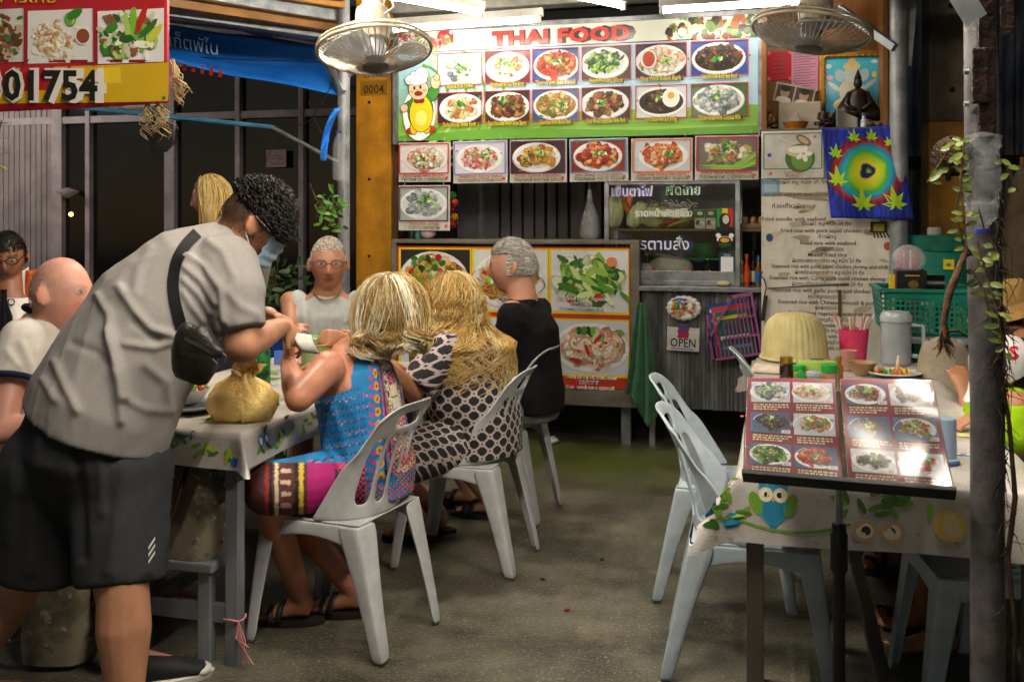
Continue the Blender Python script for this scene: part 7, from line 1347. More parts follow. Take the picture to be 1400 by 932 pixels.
def head_geo(scale=1, nose=1, jaw=1):
    nu, nv = 64, 48; V = []
    th = np.linspace(.0005, math.pi-.0005, nv+1); ph = np.arange(nu)*2*math.pi/nu; T_, Ph = np.meshgrid(th, ph, indexing='ij'); nx, ny, nz = np.sin(T_)*np.cos(Ph), np.sin(T_)*np.sin(Ph), np.cos(T_)
    x, y, z = nx*.075, ny*.093, nz*.115; low = np.clip(-nz, 0, 1)
    x = x*(1-.26*jaw*low**1.4); y = np.where(ny < 0, y*(1-.5*low**1.1), y*(1-.06*low)); y = np.where(ny < 0, y*1.06, y); x = x*(1+.05*np.clip(-ny, 0, 1)*np.clip(nz+.3, 0, 1))
    fr = np.clip((ny-.15)*3, 0, 1); ax = np.abs(x)
    y += fr*(.0045*gauss(ax-.026, .018)*gauss(z-.03, .009)-.010*gauss(ax-.031, .014)*gauss(z-.011, .011)+.003*gauss(ax-.045, .015)*gauss(z+.02, .016))
    prof = np.clip((.022-z)/.048, 0, 1)*(z > -.034)+np.clip(1-(-.034-z)/.007, 0, 1)*(z <= -.034)
    y += fr*nose*.023*prof*gauss(x, .0095)+fr*.008*nose*gauss(ax-.012, .006)*gauss(z+.03, .008)
    y += fr*(.0055*gauss(x, .021)*gauss(z+.056, .007)-.004*gauss(x, .022)*gauss(z+.0565, .0022)+.004*gauss(x, .016)*gauss(z+.068, .004)*0-.003*gauss(x, .02)*gauss(z+.072, .006)+.009*gauss(x, .02)*gauss(z+.093, .014))
    V = np.stack([x, y, z], -1).reshape(-1, 3)*scale; n = nu
    F = [(i*n+j, (i+1)*n+j, (i+1)*n+(j+1) % n, i*n+(j+1) % n) for i in range(nv) for j in range(n)]
    return V, F
def headmat(f, up=UP):
    f = Vector(f).normalized(); r = f.cross(Vector(up)).normalized(); u = r.cross(f); return Matrix((r, f, u)).transposed()
def add_head(B, c, H, s, nose=1, jaw=1, neck=None, nr=.056):
    V, F = head_geo(s, nose, jaw); B.add([Vector(c)+H @ Vector(v) for v in V], F)
    for sx in (-1, 1):
        e = Vector(c)+H @ Vector((sx*.078*s, -.012*s, -.002*s)); R = H @ Euler((.15, sx*-.25, sx*.35)).to_matrix(); B.ell(e, (.008*s, .02*s, .033*s), R, 14); B.ell(e+H @ Vector((sx*.006*s, -.006*s, .004*s)), (.006*s, .018*s, .03*s), R, 12)
        B.ell(Vector(c)+H @ Vector((sx*.031*s, .0755*s, .0115*s)), (.0135*s, .0115*s, .0105*s), H, 12)
    if neck is not None: B.cap(Vector(c)+H @ Vector((0, -.028*s, -.05*s)), neck, nr*s, nr*1.12*s, 18)
def head_cols(V, col, c, H, s, skin, lips='#9a4a40', brow='#5a4030', eye='#3a2a1c', scalp=None, scalpf=None, blush=.12):
    q = (V-np.array(c))@np.array(H)/s; x, y, z = q.T; ax = np.abs(x); near = (np.linalg.norm(q, axis=1) < .17) & (y > .03); sk = np.array(C3(skin))
    def put(m, cc, a=1.): col[m] = col[m]*(1-a)+np.array(C3(cc) if isinstance(cc, str) else cc)*a
    inh = np.linalg.norm(q*np.array([1, .9, .8]), axis=1) < .125
    red = np.clip(gauss(x, .02)*gauss(z+.02, .02)+gauss(ax-.045, .02)*gauss(z+.025, .02)+(ax > .077)*.8, 0, 1)*inh; col[:] = col*(1-blush*red[:, None])+np.array(sk*np.array([1.25, .72, .66]))*blush*red[:, None]
    put(near & ((ax-.031)**2/.0158**2+(z-.0115)**2/.0085**2 < 1), sk*.62); put(near & ((ax-.031)**2/.0125**2+(z-.0115)**2/.0042**2 < 1), (.40, .37, .34)); put(near & ((ax-.031)**2/.0056**2+(z-.0115)**2/.0048**2 < 1), eye)  # darker skin ring paints shade into the eye sockets
    put(near & (np.abs(z-.031-.10*(ax-.03)*(ax < .03)+.16*(ax-.036)*(ax > .036)) < .0042) & (ax > .013) & (ax < .052), brow, .8)
    put(near & (x**2/.023**2+(z+.0565)**2/.0085**2 < 1), lips, .75); put(near & (ax < .022) & (np.abs(z+.0562) < .0017), sk*.35)
    put(near & ((ax-.0085)**2/.0042**2+(z+.036)**2/.003**2 < 1), sk*.4)
    if scalp is not None:
        m = np.clip(scalpf(x, y, z), 0, 1)*inh*sg(.077-ax, .002); col[:] = col*(1-m[:, None])+np.array(C3(scalp))*m[:, None]
def hand(B, w, f, n, side=1, s=1, curl=(.35, .35, .35, .35), thumb=.5, point=False, spread=.1):
    w, f, n = Vector(w), Vector(f).normalized(), Vector(n).normalized(); n = (n-f*n.dot(f)).normalized(); l = n.cross(f)*side
    B.loft([(w-f*.01*s, .026*s, .019*s), (w+f*.02*s, .029*s, .018*s), (w+f*.06*s, .039*s, .015*s), (w+f*.09*s, .040*s, .012*s)], l, 16)
    for k in range(4):
        base = w+f*(.087-.004*abs(k-1.2))*s+l*(.030-.0205*k)*s; L = (.066, .076, .071, .055)[k]*s; c = curl[k] if not (point and k == 0) else .03; d = (f+l*spread*(1.2-k)*.6).normalized(); p = base; r = .0088*s; a = 0
        for j, fr in enumerate((.46, .30, .24)):
            a += c*(1.0 if j else .8); dd = (d*math.cos(a)+n*math.sin(a)).normalized(); e = p+dd*L*fr; B.cap(p, e, r, r*.9, 10); p = e; r *= .9
    p = w+f*.022*s+l*.026*s; d1 = (f*.55+l*.75+n*.35).normalized(); d2 = (f*.9+l*.25*(1-thumb)+n*thumb*.9-l*thumb*.5).normalized(); e = p+d1*.036*s; B.cap(p, e, .0125*s, .0108*s, 10); e2 = e+d2*.032*s; B.cap(e, e2, .0105*s, .0095*s, 10); B.cap(e2, e2+d2*.022*s, .0095*s, .0078*s, 10)
def ik(a, b, l1, l2, hint):
    a, b = Vector(a), Vector(b); d = b-a; L = min(d.length, (l1+l2)*.998); dn = d.normalized(); x = (l1*l1-l2*l2+L*L)/(2*L); h = math.sqrt(max(0, l1*l1-x*x)); hv = Vector(hint); hv = (hv-dn*hv.dot(dn)).normalized(); return a+dn*x+hv*h
def foot(B, an, F, s=1, flat=0):
    an = Vector(an); F = Vector(F).normalized(); R = F.cross(UP).normalized(); z = an.z-.035*s
    B.loft([(an-F*.035*s+UP*-.045*s, .028*s, .02*s), (an+F*.02*s-UP*.03*s, .034*s, .036*s), (an+F*.09*s-UP*.052*s, .042*s, .022*s), (an+F*.14*s-UP*.062*s, .045*s, .014*s), (an+F*.165*s-UP*.064*s, .036*s, .011*s)], R, 18); B.cap(an, an-UP*.03*s-F*.012*s, .034*s, .033*s)
    for k in range(5): b = an+F*(.155-.01*k)*s+R*(.03-.015*k)*s-UP*.064*s; B.cap(b, b+F*(.034-.004*k)*s, .011*s if k == 0 else .008*s, .009*s if k == 0 else .007*s, 8)
def sit(hip, F, st=1., seat=.47, lean=.04, sw=1., knee_out=.10, shin=0., tw=0):
    F = Vector(F).normalized(); R = F.cross(UP).normalized(); h = Vector((hip[0], hip[1], seat)); J = dict(F=F, R=R); J['pel'] = h+UP*.085; J['waist'] = J['pel']+UP*.17*st+F*lean*.3; J['chest'] = J['pel']+UP*.35*st+F*lean*.8; J['neck'] = J['pel']+UP*.52*st+F*lean*1.5
    for k, s in (('r', 1), ('l', -1)):
        J['sh'+k] = J['neck']-UP*.055*st+R*s*.175*sw-F*.01; J['hip'+k] = h+UP*.07+R*s*.085; J['kn'+k] = h+F*.42*st+R*s*knee_out+UP*.055; J['an'+k] = J['kn'+k]+F*shin-UP*(J['kn'+k].z-.085)
    return J
def torso(B, J, sw=1., fat=1.):
    B.loft([(J['pel']-UP*.09, .13*sw, .10*fat), (J['pel'], .165*sw, .125*fat), (J['waist'], .145*sw*fat, .115*fat), (J['chest'], .165*sw, .12*fat), (J['neck']-UP*.09, .17*sw, .095), (J['neck']-UP*.035, .12*sw, .065), (J['neck']+UP*.02, .058, .055)], J['R'])
def arm(B, sh, el, wr, s=1.): B.cap(sh, el, .052*s, .042*s); B.cap(el, Vector(el).lerp(Vector(wr), .35), .041*s, .041*s); B.cap(Vector(el).lerp(Vector(wr), .35), wr, .041*s, .026*s); B.ell(sh, .058*s)
def leg(B, hp, kn, an, s=1.): B.cap(hp, kn, .088*s, .06*s); B.ell(kn, .06*s); B.cap(kn, Vector(kn).lerp(Vector(an), .35), .056*s, .056*s); B.cap(Vector(kn).lerp(Vector(an), .35), an, .056*s, .036*s)
Mskin = mat('skin', vcol=True, var=.14, rough=.46, scale=22, bump=.06, bscale=120, spec=.45, sss=.06)
def skin_obj(B, t, skin, vox, it=3, head=None, extra=None, name='body'):
    V, F = B.remesh(vox, it); col = np.tile(np.array(C3(skin)), (len(V), 1)); col *= (1+.10*np.sin(V@np.array([31, 17, 23.]))*np.sin(V@np.array([-13, 29, 11.])))[:, None]
    if head: head_cols(V, col, skin=skin, **head)
    if extra: extra(V, col)
    return mesh_obj(name, V, F, Mskin, t, cols=np.clip(col, 0, 1), smooth=True), V, F
def cloth_obj(B, t, name, m, vox=.009, it=4, wr=.004, k=30, seed=1, folds=None, colf=None, axis=None):
    V, F = B.remesh(vox, it)
    if wr: V = wrinkle(V, F, seed, wr, k, axis)
    if folds: V = pixfolds(V, F, folds)
    o = mesh_obj(name, V, F, m, t, cols=np.clip(colf(V), 0, 1) if colf else None, smooth=True); return o, V, F
def bvh(V, F): return BVHTree.FromPolygons([tuple(v) for v in V], [tuple(f) for f in F])
def hit(tree, px, py, off=.004):
    r = ray(px, py).normalized(); h = tree.ray_cast(EYE, r); return h[0]-r*off if h[0] is not None else None
def fabric(name, c1, c2, sc=8, bs=320, b=.25, rough=.9, sheen=0, ramp=(.38, .64)): return mat(name, c1, c2, rough=rough, scale=sc, bump=b, bscale=bs, rvar=.05, ramp=ramp, spec=.2)
Mhair = mat('hair_strands', vcol=True, var=.1, rough=.5, scale=30, spec=.35)
def hair_obj(t, mb, name='hair'): return mb.build(name, Mhair, t, vc=True, smooth=True)
def long_hair(t, c, H, s, n, drop, wave, curl, cols, vol=.014, seed=1, face=.95, r=.0022, inward=0, seg=18, cap_col=None, flare=0., freq=30., tmax=1.75, per=22, spread=.012, J=None, tip=.4, ds=.3, lj=.12):
    rng = random.Random(seed); mb = MB(); c = Vector(c); R0 = Vector((.075, .095, .117))*s
    for lk in range(max(1, n//per)):
        a0 = rng.uniform(-math.pi, math.pi)
        if abs(a0) < face: a0 = math.copysign(face+rng.random()*.4, a0)
        t0 = rng.uniform(.05, .9) if rng.random() < .75 else rng.uniform(.9, 1.35); lay = rng.uniform(.15, 1); L = drop*rng.uniform(.62, 1.06); ph = rng.uniform(0, 6.28); ph2 = rng.uniform(0, 6.28); th1 = rng.uniform(tmax-.2, tmax); k1 = seg*2//5; base = jit(rng.choice(cols), rng, lj); wv = wave*rng.uniform(.5, 1.4)
        for i in range(per):
            a = a0+rng.gauss(0, .12); t1 = max(.03, t0+rng.gauss(0, .1)); ly = lay+rng.gauss(0, .12); off = Vector((rng.gauss(0, spread), rng.gauss(0, spread), rng.gauss(0, spread*.6))); pts = []; dp = rng.gauss(0, ds); LL = L*rng.uniform(.86, 1.05)
            for j in range(k1+1):
                th = t1+(th1-t1)*j/k1; d = (math.sin(th)*math.sin(a), math.sin(th)*math.cos(a), math.cos(th)); rr = 1+vol*ly/(.09*s)*(.5+.5*min(1, th)); pts.append(c+H @ Vector((d[0]*R0.x*rr, d[1]*R0.y*rr, d[2]*R0.z*rr)))
            out = pts[-1]-c; out.z = 0; out = out.normalized(); p = pts[-1]; m = seg-k1
            for j in range(1, m+1): q = j/m; pts.append(p-UP*LL*q+out*(flare*q-inward*q*q))
            tg = UP.cross(out).normalized(); V2 = []
            for j, q in enumerate(pts): w = j/seg; am = wv*min(1, .15+w*1.3); cu = curl*min(1, w*1.6); V2.append(q+off*(1-(1-tip)*w)+tg*am*math.sin(ph+dp+w*freq*.33)+out*am*.8*math.sin(ph2+dp+w*freq*.27)+(tg*math.cos(ph+dp*2+w*freq)+out*math.sin(ph+dp*2+w*freq))*cu)
            if J:
                for j, p in enumerate(V2):
                    k = min(1, max(0, (J['neck'].z+.02-p.z)/.07)); q = p-J['chest']; f_, r_ = q.dot(J['F']), q.dot(J['R']); e = math.hypot(r_/.2, f_/.175)/(.95+.32*lay+.05*math.sin(ph+j*.5))
                    if k > 0 and e < 1: g = (1/max(e, .15)-1)*k; V2[j] = p+J['F']*f_*g+J['R']*r_*g
            cc = jit(base, rng, .09); mb.tube(V2, [r*(.8+.4*math.sin(math.pi*(j/seg)**.8))*(1 if j < seg else .3) for j in range(seg+1)], 3, False, cc)
    if cap_col:
        nu, nv = 32, 20; V = []
        for j in range(nv+1):
            for i in range(nu):
                a = -math.pi+2*math.pi*i/nu; fa = abs(a); lim = 1.75 if fa > face else .75+.9*(fa/face)**2; tt = min(.02+j/nv*1.75, lim); d = Vector((math.sin(tt)*math.sin(a), math.sin(tt)*math.cos(a), math.cos(tt))); V.append(c+H @ Vector((d.x*.079*s, d.y*.098*s, d.z*.120*s)))
        mb.add(V, [(j*nu+i, j*nu+(i+1) % nu, (j+1)*nu+(i+1) % nu, (j+1)*nu+i) for j in range(nv) for i in range(nu)], cap_col)
    return hair_obj(t, mb)
def short_hair(t, c, H, s, n, length, cols, seed=1, mask=None, r=.0018, curl=0, flow=(0, -1, .3), lift=.35, seg=5, vol=.0):
    rng = random.Random(seed); mb = MB(); c = Vector(c); k = 0
    while k < n:
        z = rng.uniform(-.35, 1); a = rng.uniform(-math.pi, math.pi); q = math.sqrt(1-z*z); d = Vector((q*math.sin(a), q*math.cos(a), z))
        if rng.random() > mask(d.x, d.y, d.z): continue
        k += 1; p = Vector((d.x*.076*s, d.y*(.094 if d.y > 0 else .099)*s, d.z*.116*s)); n_ = Vector((d.x/.076, d.y/.095, d.z/.116)).normalized(); fl = Vector(flow)+Vector((d.x*.6, 0, 0))+Vector((rng.gauss(0, .25), rng.gauss(0, .25), rng.gauss(0, .2))); fl = (fl-n_*fl.dot(n_)); fl.normalize(); pts = []; L = length*rng.uniform(.6, 1.2)*(1+vol*max(0, d.z)); ph = rng.uniform(0, 6.28); sd = n_.cross(fl)
        for j in range(seg+1):
            w = j/seg; e = p+n_*(lift*L*(w-.45*w*w))+fl*L*w*(1-lift*.4)
            if curl: e += (sd*math.cos(ph+w*6.5)+n_*(.6+math.sin(ph+w*6.5)))*curl*min(1, w*2.5)
            pts.append(c+H @ e)
        mb.tube(pts, [r*(1.1-.75*(j/seg)**2) for j in range(seg+1)], 4, False, jit(rng.choice(cols), rng, .2))
    return hair_obj(t, mb)
def person(label, loc, group=None): return T('person', label, 'person', (loc[0], loc[1], 0))
EX = Vector((1, 0, 0)); EY = Vector((0, 1, 0))
# ================================================================== WAITER
wt = person('person in grey T-shirt and dark shorts bending over the left table', P(110, 930, 2.9))
wF = (CR*.78+CF*.62).normalized(); wR = wF.cross(UP)
hc = P(346, 305, 3.08); hH = headmat(CR*.80+CF*.38-UP*.50, UP+CR*.4); nk = P(318, 336, 3.06)
B = Blob(); add_head(B, hc, hH, 1.06, neck=nk, nr=.062)
B.loft([(P(128, 610, 2.93), .16, .12), (P(165, 500, 2.96), .16, .12), (P(225, 425, 3.0), .16, .12), (P(285, 368, 3.04), .17, .1), (P(322, 334, 3.06), .07, .07)], wR)
sR, eR, wrR = P(322, 388, 2.92), P(331, 472, 2.87), P(385, 446, 3.10); B.cap(sR, eR, .062, .052); B.ell(eR, .053); B.cap(eR, eR.lerp(wrR, .4), .05, .047); B.cap(eR.lerp(wrR, .4), wrR, .047, .029)
hand(B, wrR, (P(408, 462, 3.16)-wrR), -UP*.6-CR*.3+CF*.6, 1, 1.02, (.5, .55, .6, .65), .6)
sL, wrL = P(340, 358, 3.30), P(368, 430, 3.36); eL = P(318, 432, 3.40); B.cap(sL, eL, .056, .046); B.cap(eL, wrL, .044, .028); hand(B, wrL, P(402, 440, 3.26)-wrL, -UP*.8-CF*.4, -1, 1., (.55, .55, .6, .6), .5)
knR, anR = P(168, 800, 2.76), P(172, 985, 2.70); knL, anL = P(28, 790, 2.98), P(-60, 990, 2.9); anR.z = .09; anL.z = .09
for hp, kn, an in ((P(165, 640, 2.86), knR, anR), (P(80, 640, 3.0), knL, anL)):
    B.cap(hp, kn, .1, .072); B.cap(kn, kn.lerp(an, .35), .07, .075); B.cap(kn.lerp(an, .35), an, .075, .042); foot(B, an, wF, 1.1)
skW = '#b07c5e'
skin_obj(B, wt, skW, .0072, 3, dict(c=hc, H=hH, s=1.06, brow='#181210', eye='#20140c', lips='#8a4a40', scalp='#2c1e16', scalpf=lambda x, y, z: .9*sg(.05-y, .012)*sg(z+.02-.45*(y+.02), .016)))
B = Blob()
B.loft([(P(131, 580, 2.93), .262, .205), (P(140, 555, 2.93), .262, .205), (P(168, 500, 2.96), .252, .195), (P(215, 428, 3.0), .245, .185), (P(272, 372, 3.04), .225, .155), (P(312, 344, 3.06), .145, .105), (P(330, 330, 3.07), .082, .078)], wR)
B.cap(P(306, 366, 2.95), P(322, 400, 2.90), .105, .090, 18); B.cap(P(318, 392, 2.905), P(331, 452, 2.872), .092, .070, 18, flat=True); B.cap(P(335, 350, 3.25), P(330, 420, 3.37), .09, .07, 16)
FO = [([(165, 395), (185, 425), (205, 450), (245, 460)], 6, .012), ([(150, 455), (158, 490), (168, 540)], 8, .013), ([(135, 405), (150, 430), (152, 470), (160, 520), (165, 575)], 6, .012), ([(170, 470), (210, 475), (245, 465)], 5, .008), ([(75, 495), (90, 530), (105, 560)], 6, .009), ([(60, 520), (75, 545)], 6, .008),
      ([(255, 350), (280, 365), (302, 395), (306, 440)], 4.5, .012), ([(252, 365), (275, 385), (296, 415)], 4, .010), ([(250, 382), (270, 402), (288, 428)], 4, .009), ([(250, 400), (262, 420), (280, 442)], 4, .008), ([(285, 330), (305, 345), (318, 375)], 6, .008), ([(312, 400), (330, 420), (352, 430)], 6, .006), ([(205, 340), (190, 370), (185, 400)], 8, .006), ([(100, 470), (130, 480), (150, 500)], 6, -.006), ([(200, 500), (225, 520), (235, 560)], 7, .007), ([(180, 360), (150, 400)], 9, .005), ([(300, 440), (306, 452)], 4, -.01), ([(185, 440), (215, 465)], 6, -.006), ([(170, 545), (200, 560), (235, 562)], 6, .006)]
Mheather = fabric('heather_grey_jersey', '#98938f', '#8a8581', 300, 600, .12)
o, V, F = cloth_obj(B, wt, 't_shirt', Mheather, .0075, 3, .0035, 22, 3, FO); trW = bvh(V, F)
# shorts
B = Blob(); B.loft([(P(133, 572, 2.93), .235, .185), (P(122, 620, 2.93), .245, .195), (P(120, 665, 2.92), .19, .15), (P(120, 700, 2.92), .12, .08)], wR, ex=2.3)
B.ell(P(160, 640, 2.87), .16); B.ell(P(75, 640, 2.93), .16); B.cap(P(165, 655, 2.87), P(165, 798, 2.80), .148, .126, 24, flat=True); B.cap(P(70, 655, 2.93), P(52, 790, 2.93), .148, .122, 24, flat=True)
Mshort = fabric('dark_heather_fleece', '#3b3c40', '#2a2b2e', 300, 600, .3, sheen=.3)
o, V, F = cloth_obj(B, wt, 'shorts', Mshort, .0085, 9, .006, 16, 5, [([(105, 590), (110, 680), (112, 760)], 7, -.014), ([(170, 600), (165, 680), (150, 780)], 10, .008), ([(215, 600), (205, 700), (200, 780)], 8, .007), ([(55, 600), (45, 700), (40, 780)], 10, .008), ([(135, 600), (140, 700)], 7, .006), ([(20, 640), (12, 740)], 8, .006)]); trS = bvh(V, F)
for k in range(3):
    mb = MB(); a = [(203+u*9, 766-k*9.5-u*14) for u in (0, .33, .66, 1)]; pts = []
    for x, y in a:
        for dy in (0, 4.2):
            h = hit(trS, x, y+dy, .0035); pts.append(h if h else P(x, y+dy, 2.7))
    mb.add(pts, [(2*i, 2*i+2, 2*i+3, 2*i+1) for i in range(3)]); mb.build('white_stripe', mat('white_tape', '#d8d8d4', rough=.7), o)
# crossbody strap and bag
def surf_strip(tree, path, wd, off, n=26):
    mb = MB(); pts = []
    L = [0]
    for a, b in zip(path[:-1], path[1:]): L.append(L[-1]+math.hypot(b[0]-a[0], b[1]-a[1]))
    for i in range(n+1):
        q = L[-1]*i/n; j = max(k for k in range(len(L)-1) if L[k] <= q); t = (q-L[j])/(L[j+1]-L[j]); x = path[j][0]*(1-t)+path[j+1][0]*t; y = path[j][1]*(1-t)+path[j+1][1]*t; dx, dy = path[j+1][0]-path[j][0], path[j+1][1]-path[j][1]; d = math.hypot(dx, dy); nx, ny = -dy/d*wd/2, dx/d*wd/2
        for s in (-1, -.33, .33, 1): pts.append(hit(tree, x+nx*s, y+ny*s, off))
    last = Vector(pts[0] or P(path[0][0], path[0][1], 3)); out = []
    for p in pts: last = p if p is not None else last; out.append(last)
    V = np.array([tuple(p) for p in out]).reshape(n+1, 4, 3)
    for _ in range(3): V[1:-1] = (V[:-2]+V[1:-1]*2+V[2:])/4
    mb.add(V.reshape(-1, 3), [(4*i+j, 4*i+j+1, 4*i+j+5, 4*i+j+4) for i in range(n) for j in range(3)]); return mb
cb = T('crossbody_bag', 'black zipped sling bag across the back of the bending person', 'bag', P(265, 500, 2.75)); Mnyl = mat('black_nylon', '#101012', '#0a0a0b', rough=.6, spec=.2, scale=20, bump=.3, bscale=300)
surf_strip(trW, [(270, 318), (252, 336), (240, 358), (236, 385), (238, 410), (244, 432), (249, 450)], 16, .006).build('strap', Mnyl, cb, smooth=True)
B = Blob(); R_ = (P(305, 478, 2.70)-P(258, 455, 2.72)).normalized()
B.loft([(P(262, 520, 2.735), .05, .022), (P(265, 500, 2.725), .065, .034), (P(268, 470, 2.715), .066, .036), (P(262, 448, 2.715), .045, .028)], CR*.9-CF*.2, ex=3); B.cap(P(255, 450, 2.715), P(300, 482, 2.70), .022, .016)
o, V, F = cloth_obj(B, cb, 'pouch', mat('black_leather', '#2a2724', '#171513', rough=.4, scale=14, bump=.3, bscale=90), .006, 4, .002, 40, 6)
trB = bvh(V, F); surf_strip(trB, [(252, 462), (275, 474), (298, 488)], 5, .002, 14).build('zip', mat('zip_metal', '#5a5856', rough=.35, metal=.6), cb)
mb = MB(); mb.tube([P(304, 482, 2.69), P(309, 487, 2.69), P(307, 496, 2.69)], .003, 6); mb.tube([P(290, 490, 2.68), P(297, 497, 2.68), P(294, 507, 2.68)], .003, 6); mb.build('zip_pull', MATS['zip_metal'], cb)
# hair, mask
def wmask(x, y, z): return 1. if (z > .42-.55*y and z > -.05) or (z > .25 and y > -.9) else 0.
short_hair(wt, hc, hH, 1.09, 2200, .034, ['#151210', '#1f1b18', '#0e0c0b', '#332d28'], 5, lambda x, y, z: 1. if z > .16-.32*y and z > -.1 else 0., r=.0026, curl=.009, flow=(0, .7, .5), lift=.9, seg=7)
short_hair(wt, hc, hH, 1.06, 900, .006, ['#2a201a', '#1c1512'], 6, lambda x, y, z: 1. if (-.32 < z <= .4-.3*y and y < .45) else 0., r=.0009, flow=(0, -.3, -1), lift=.3, seg=2)
mk = T('face_mask', 'pale blue surgical mask on the bending person', 'mask', hc); mb = MB()
def mkf(u, v):
    a = (u-.5)*2.5; z = .004-.1*v; x = .068*math.sin(a)*(1-.25*v); y = .098*math.cos(a*.82)+.016*math.exp(-(a/.3)**2)*(1-abs(v-.3)*1.2)-.004+.0025*math.sin(v*22); return hc+hH @ Vector((x*1.1, y*1.07+.006, z*1.06))
mb.sheet(mkf, 30, 16, .002); mb.build('pleated_cloth', mat('mask_blue', '#9cb8cc', '#86a4ba', rough=.85), mk, smooth=True)
mb = MB()
for v in (0, 1): 
    for sx in (0, 1):
        e = mkf(sx, v); s_ = 1 if sx else -1; er = hc+hH @ Vector((s_*.088, -.02, .03 if v == 0 else -.028)); mb.tube([e, e.lerp(er, .5)+hH @ Vector((s_*.012, 0, 0)), er], .0022, 5)
mb.build('ear_loops', Mwhite, mk)
pp = MB(); pq = P(414, 468, 3.13); pp.sheet(lambda u, v: pq+CR*(-.03+.05*u+.03*v)+UP*(.03-.06*v-.01*u)+CF*(.03*u-.02*math.sin(v*3)), 6, 6, .0015); obj1('order_slip', 'white order slip held between the two hands', 'paper', pp, Mwhite)
# ================================================================== BALD PERSON (white ringer tee)
def simple_person(label, hip, F, st, sw, sh_, head_c, Hf, skin, hands, headkw, fat=1., seat=.47, lean=.04, knee_out=.1, shin=0., vox=.0075, hup=UP, feet=True, nose=1, jaw=1, el=.0, armS=1., legs=None, footF=None):
    t = person(label, hip); J = sit(hip, F, st, seat, lean, sw, knee_out, shin); hc = Vector(head_c); H = headmat(Hf, hup); J['head'] = hc; J['H'] = H; J['hs'] = sh_
    B = Blob(); torso(B, J, sw, fat); add_head(B, hc, H, sh_, nose, jaw, neck=J['neck']-UP*.02)
    for k, sd in (('r', 1), ('l', -1)):
        hd = hands.get(k)
        if hd:
            w = Vector(hd['w']); e = Vector(hd['e']) if 'e' in hd else ik(J['sh'+k], w, .29*st*1.05, .26*st*1.05, hd.get('hint', -UP)); J['el'+k] = e; J['wr'+k] = w
            arm(B, J['sh'+k], e, w, armS); hand(B, w, hd.get('f', w-e), hd.get('n', -UP), sd, hd.get('s', 1.)*armS, hd.get('curl', (.4, .45, .5, .5)), hd.get('th', .4), hd.get('point', False))
        if legs and k in legs: J['kn'+k], J['an'+k] = Vector(legs[k][0]), Vector(legs[k][1])
        if feet: leg(B, J['hip'+k], J['kn'+k], J['an'+k]); foot(B, J['an'+k], footF or J['F'])
    o, V, F_ = skin_obj(B, t, skin, vox, 3, dict(c=hc, H=H, s=sh_, **headkw)); J['tree'] = bvh(V, F_); return t, J
def shirt(t, J, m, sw, fat, name='shirt', sleeve=.16, seed=1, wr=.004, vox=.009, folds=None, hem=-.05, neckr=.075, infl=.018, colf=None, collar=True, sr=.075, k=24, top=.0, axis=None):
    B = Blob(); i = infl
    B.loft([(J['pel']+UP*hem, .165*sw+i, .128*fat+i), (J['pel']+UP*.03, .168*sw+i, .13*fat+i), (J['waist'], .150*sw*fat+i, .12*fat+i), (J['chest'], .168*sw+i, .122*fat+i), (J['neck']-UP*.09, .172*sw+i, .098+i), (J['neck']-UP*(.035+top), .125*sw+i*.6, .068+i*.6), (J['neck']+UP*(.004-top), neckr, neckr*.92)], J['R'])
    for q in 'rl':
        if sleeve and 'el'+q in J:
            d = (J['el'+q]-J['sh'+q]).normalized(); s0 = J['sh'+q]-UP*.022; B.cap(J['chest']+UP*.05, s0, .09, sr*.93); B.cap(s0, s0+d*.06, sr*.95, sr*.95); B.cap(s0+d*.04, J['sh'+q]+d*sleeve, sr*.95, sr*.92, 18, flat=True)
        elif not sleeve: B.ell(J['sh'+q]-J['R']*(.035 if q == 'r' else -.035), .062)
    return cloth_obj(B, t, name, m, vox, 4, wr, k, seed, folds, colf, axis)
def trousers(t, J, m, frac=1., r0=.105, r1=.085, seed=1, name='shorts', sw=1., colf=None, fat=1.):
    B = Blob(); B.loft([(J['pel']-UP*.095, .15*sw, .12*fat), (J['pel']-UP*.03, .18*sw, .14*fat), (J['pel']+UP*.03, .178*sw, .138*fat)], J['R'])
    for q in 'rl':
        e = J['hip'+q].lerp(J['kn'+q], min(frac, 1)); B.cap(J['hip'+q], e, r0, r1, 18); 
        if frac > 1: B.cap(J['kn'+q], J['kn'+q].lerp(J['an'+q], frac-1), r1, r1*.85, 16)
    return cloth_obj(B, t, name, m, .01, 4, .005, 20, seed, None, colf)
def sandal(t, an, F, s=1., c='#161414', sole='#2a2420', lab=None):
    F = Vector(F).normalized(); R = F.cross(UP).normalized(); b = Vector((an[0], an[1], 0)); g = MB(frame(b, R, UP, F))
    g.prism([(-.001, .004)], 0, 0) if False else None
    pts = []
    for k in range(20): a = 6.2832*k/20; pts.append((.048*s*math.cos(a)*(1+.12*math.sin(a)), .07*s+.135*s*math.sin(a)))
    m = MB(); V = [b+R*x+F*y+UP*.004 for x, y in pts]+[b+R*x+F*y+UP*.02 for x, y in pts]; n = 20; m.add(V, [tuple(range(n))[::-1], tuple(range(n, 2*n))]+[(i, (i+1) % n, n+(i+1) % n, n+i) for i in range(n)]); m.build('sandal_sole', mat('sole'+sole, sole, rough=.7), t, smooth='auto')
    for y0 in (.07, .115):
        m = MB(); m.sheet(lambda u, v: b+R*(.052*s*math.cos(math.pi*u))+F*(y0+.022*v+.02*(u-.5)*(1 if y0 < .1 else -1))*s+UP*(.018+.062*s*math.sin(math.pi*u)*(1.0 if y0 < .1 else .72)), 14, 3, .003); m.build('sandal_strap', mat('strap'+c, c, rough=.5), t, smooth=True)
skB = '#c98f7c'
hcB = P(84, 402, 3.5)
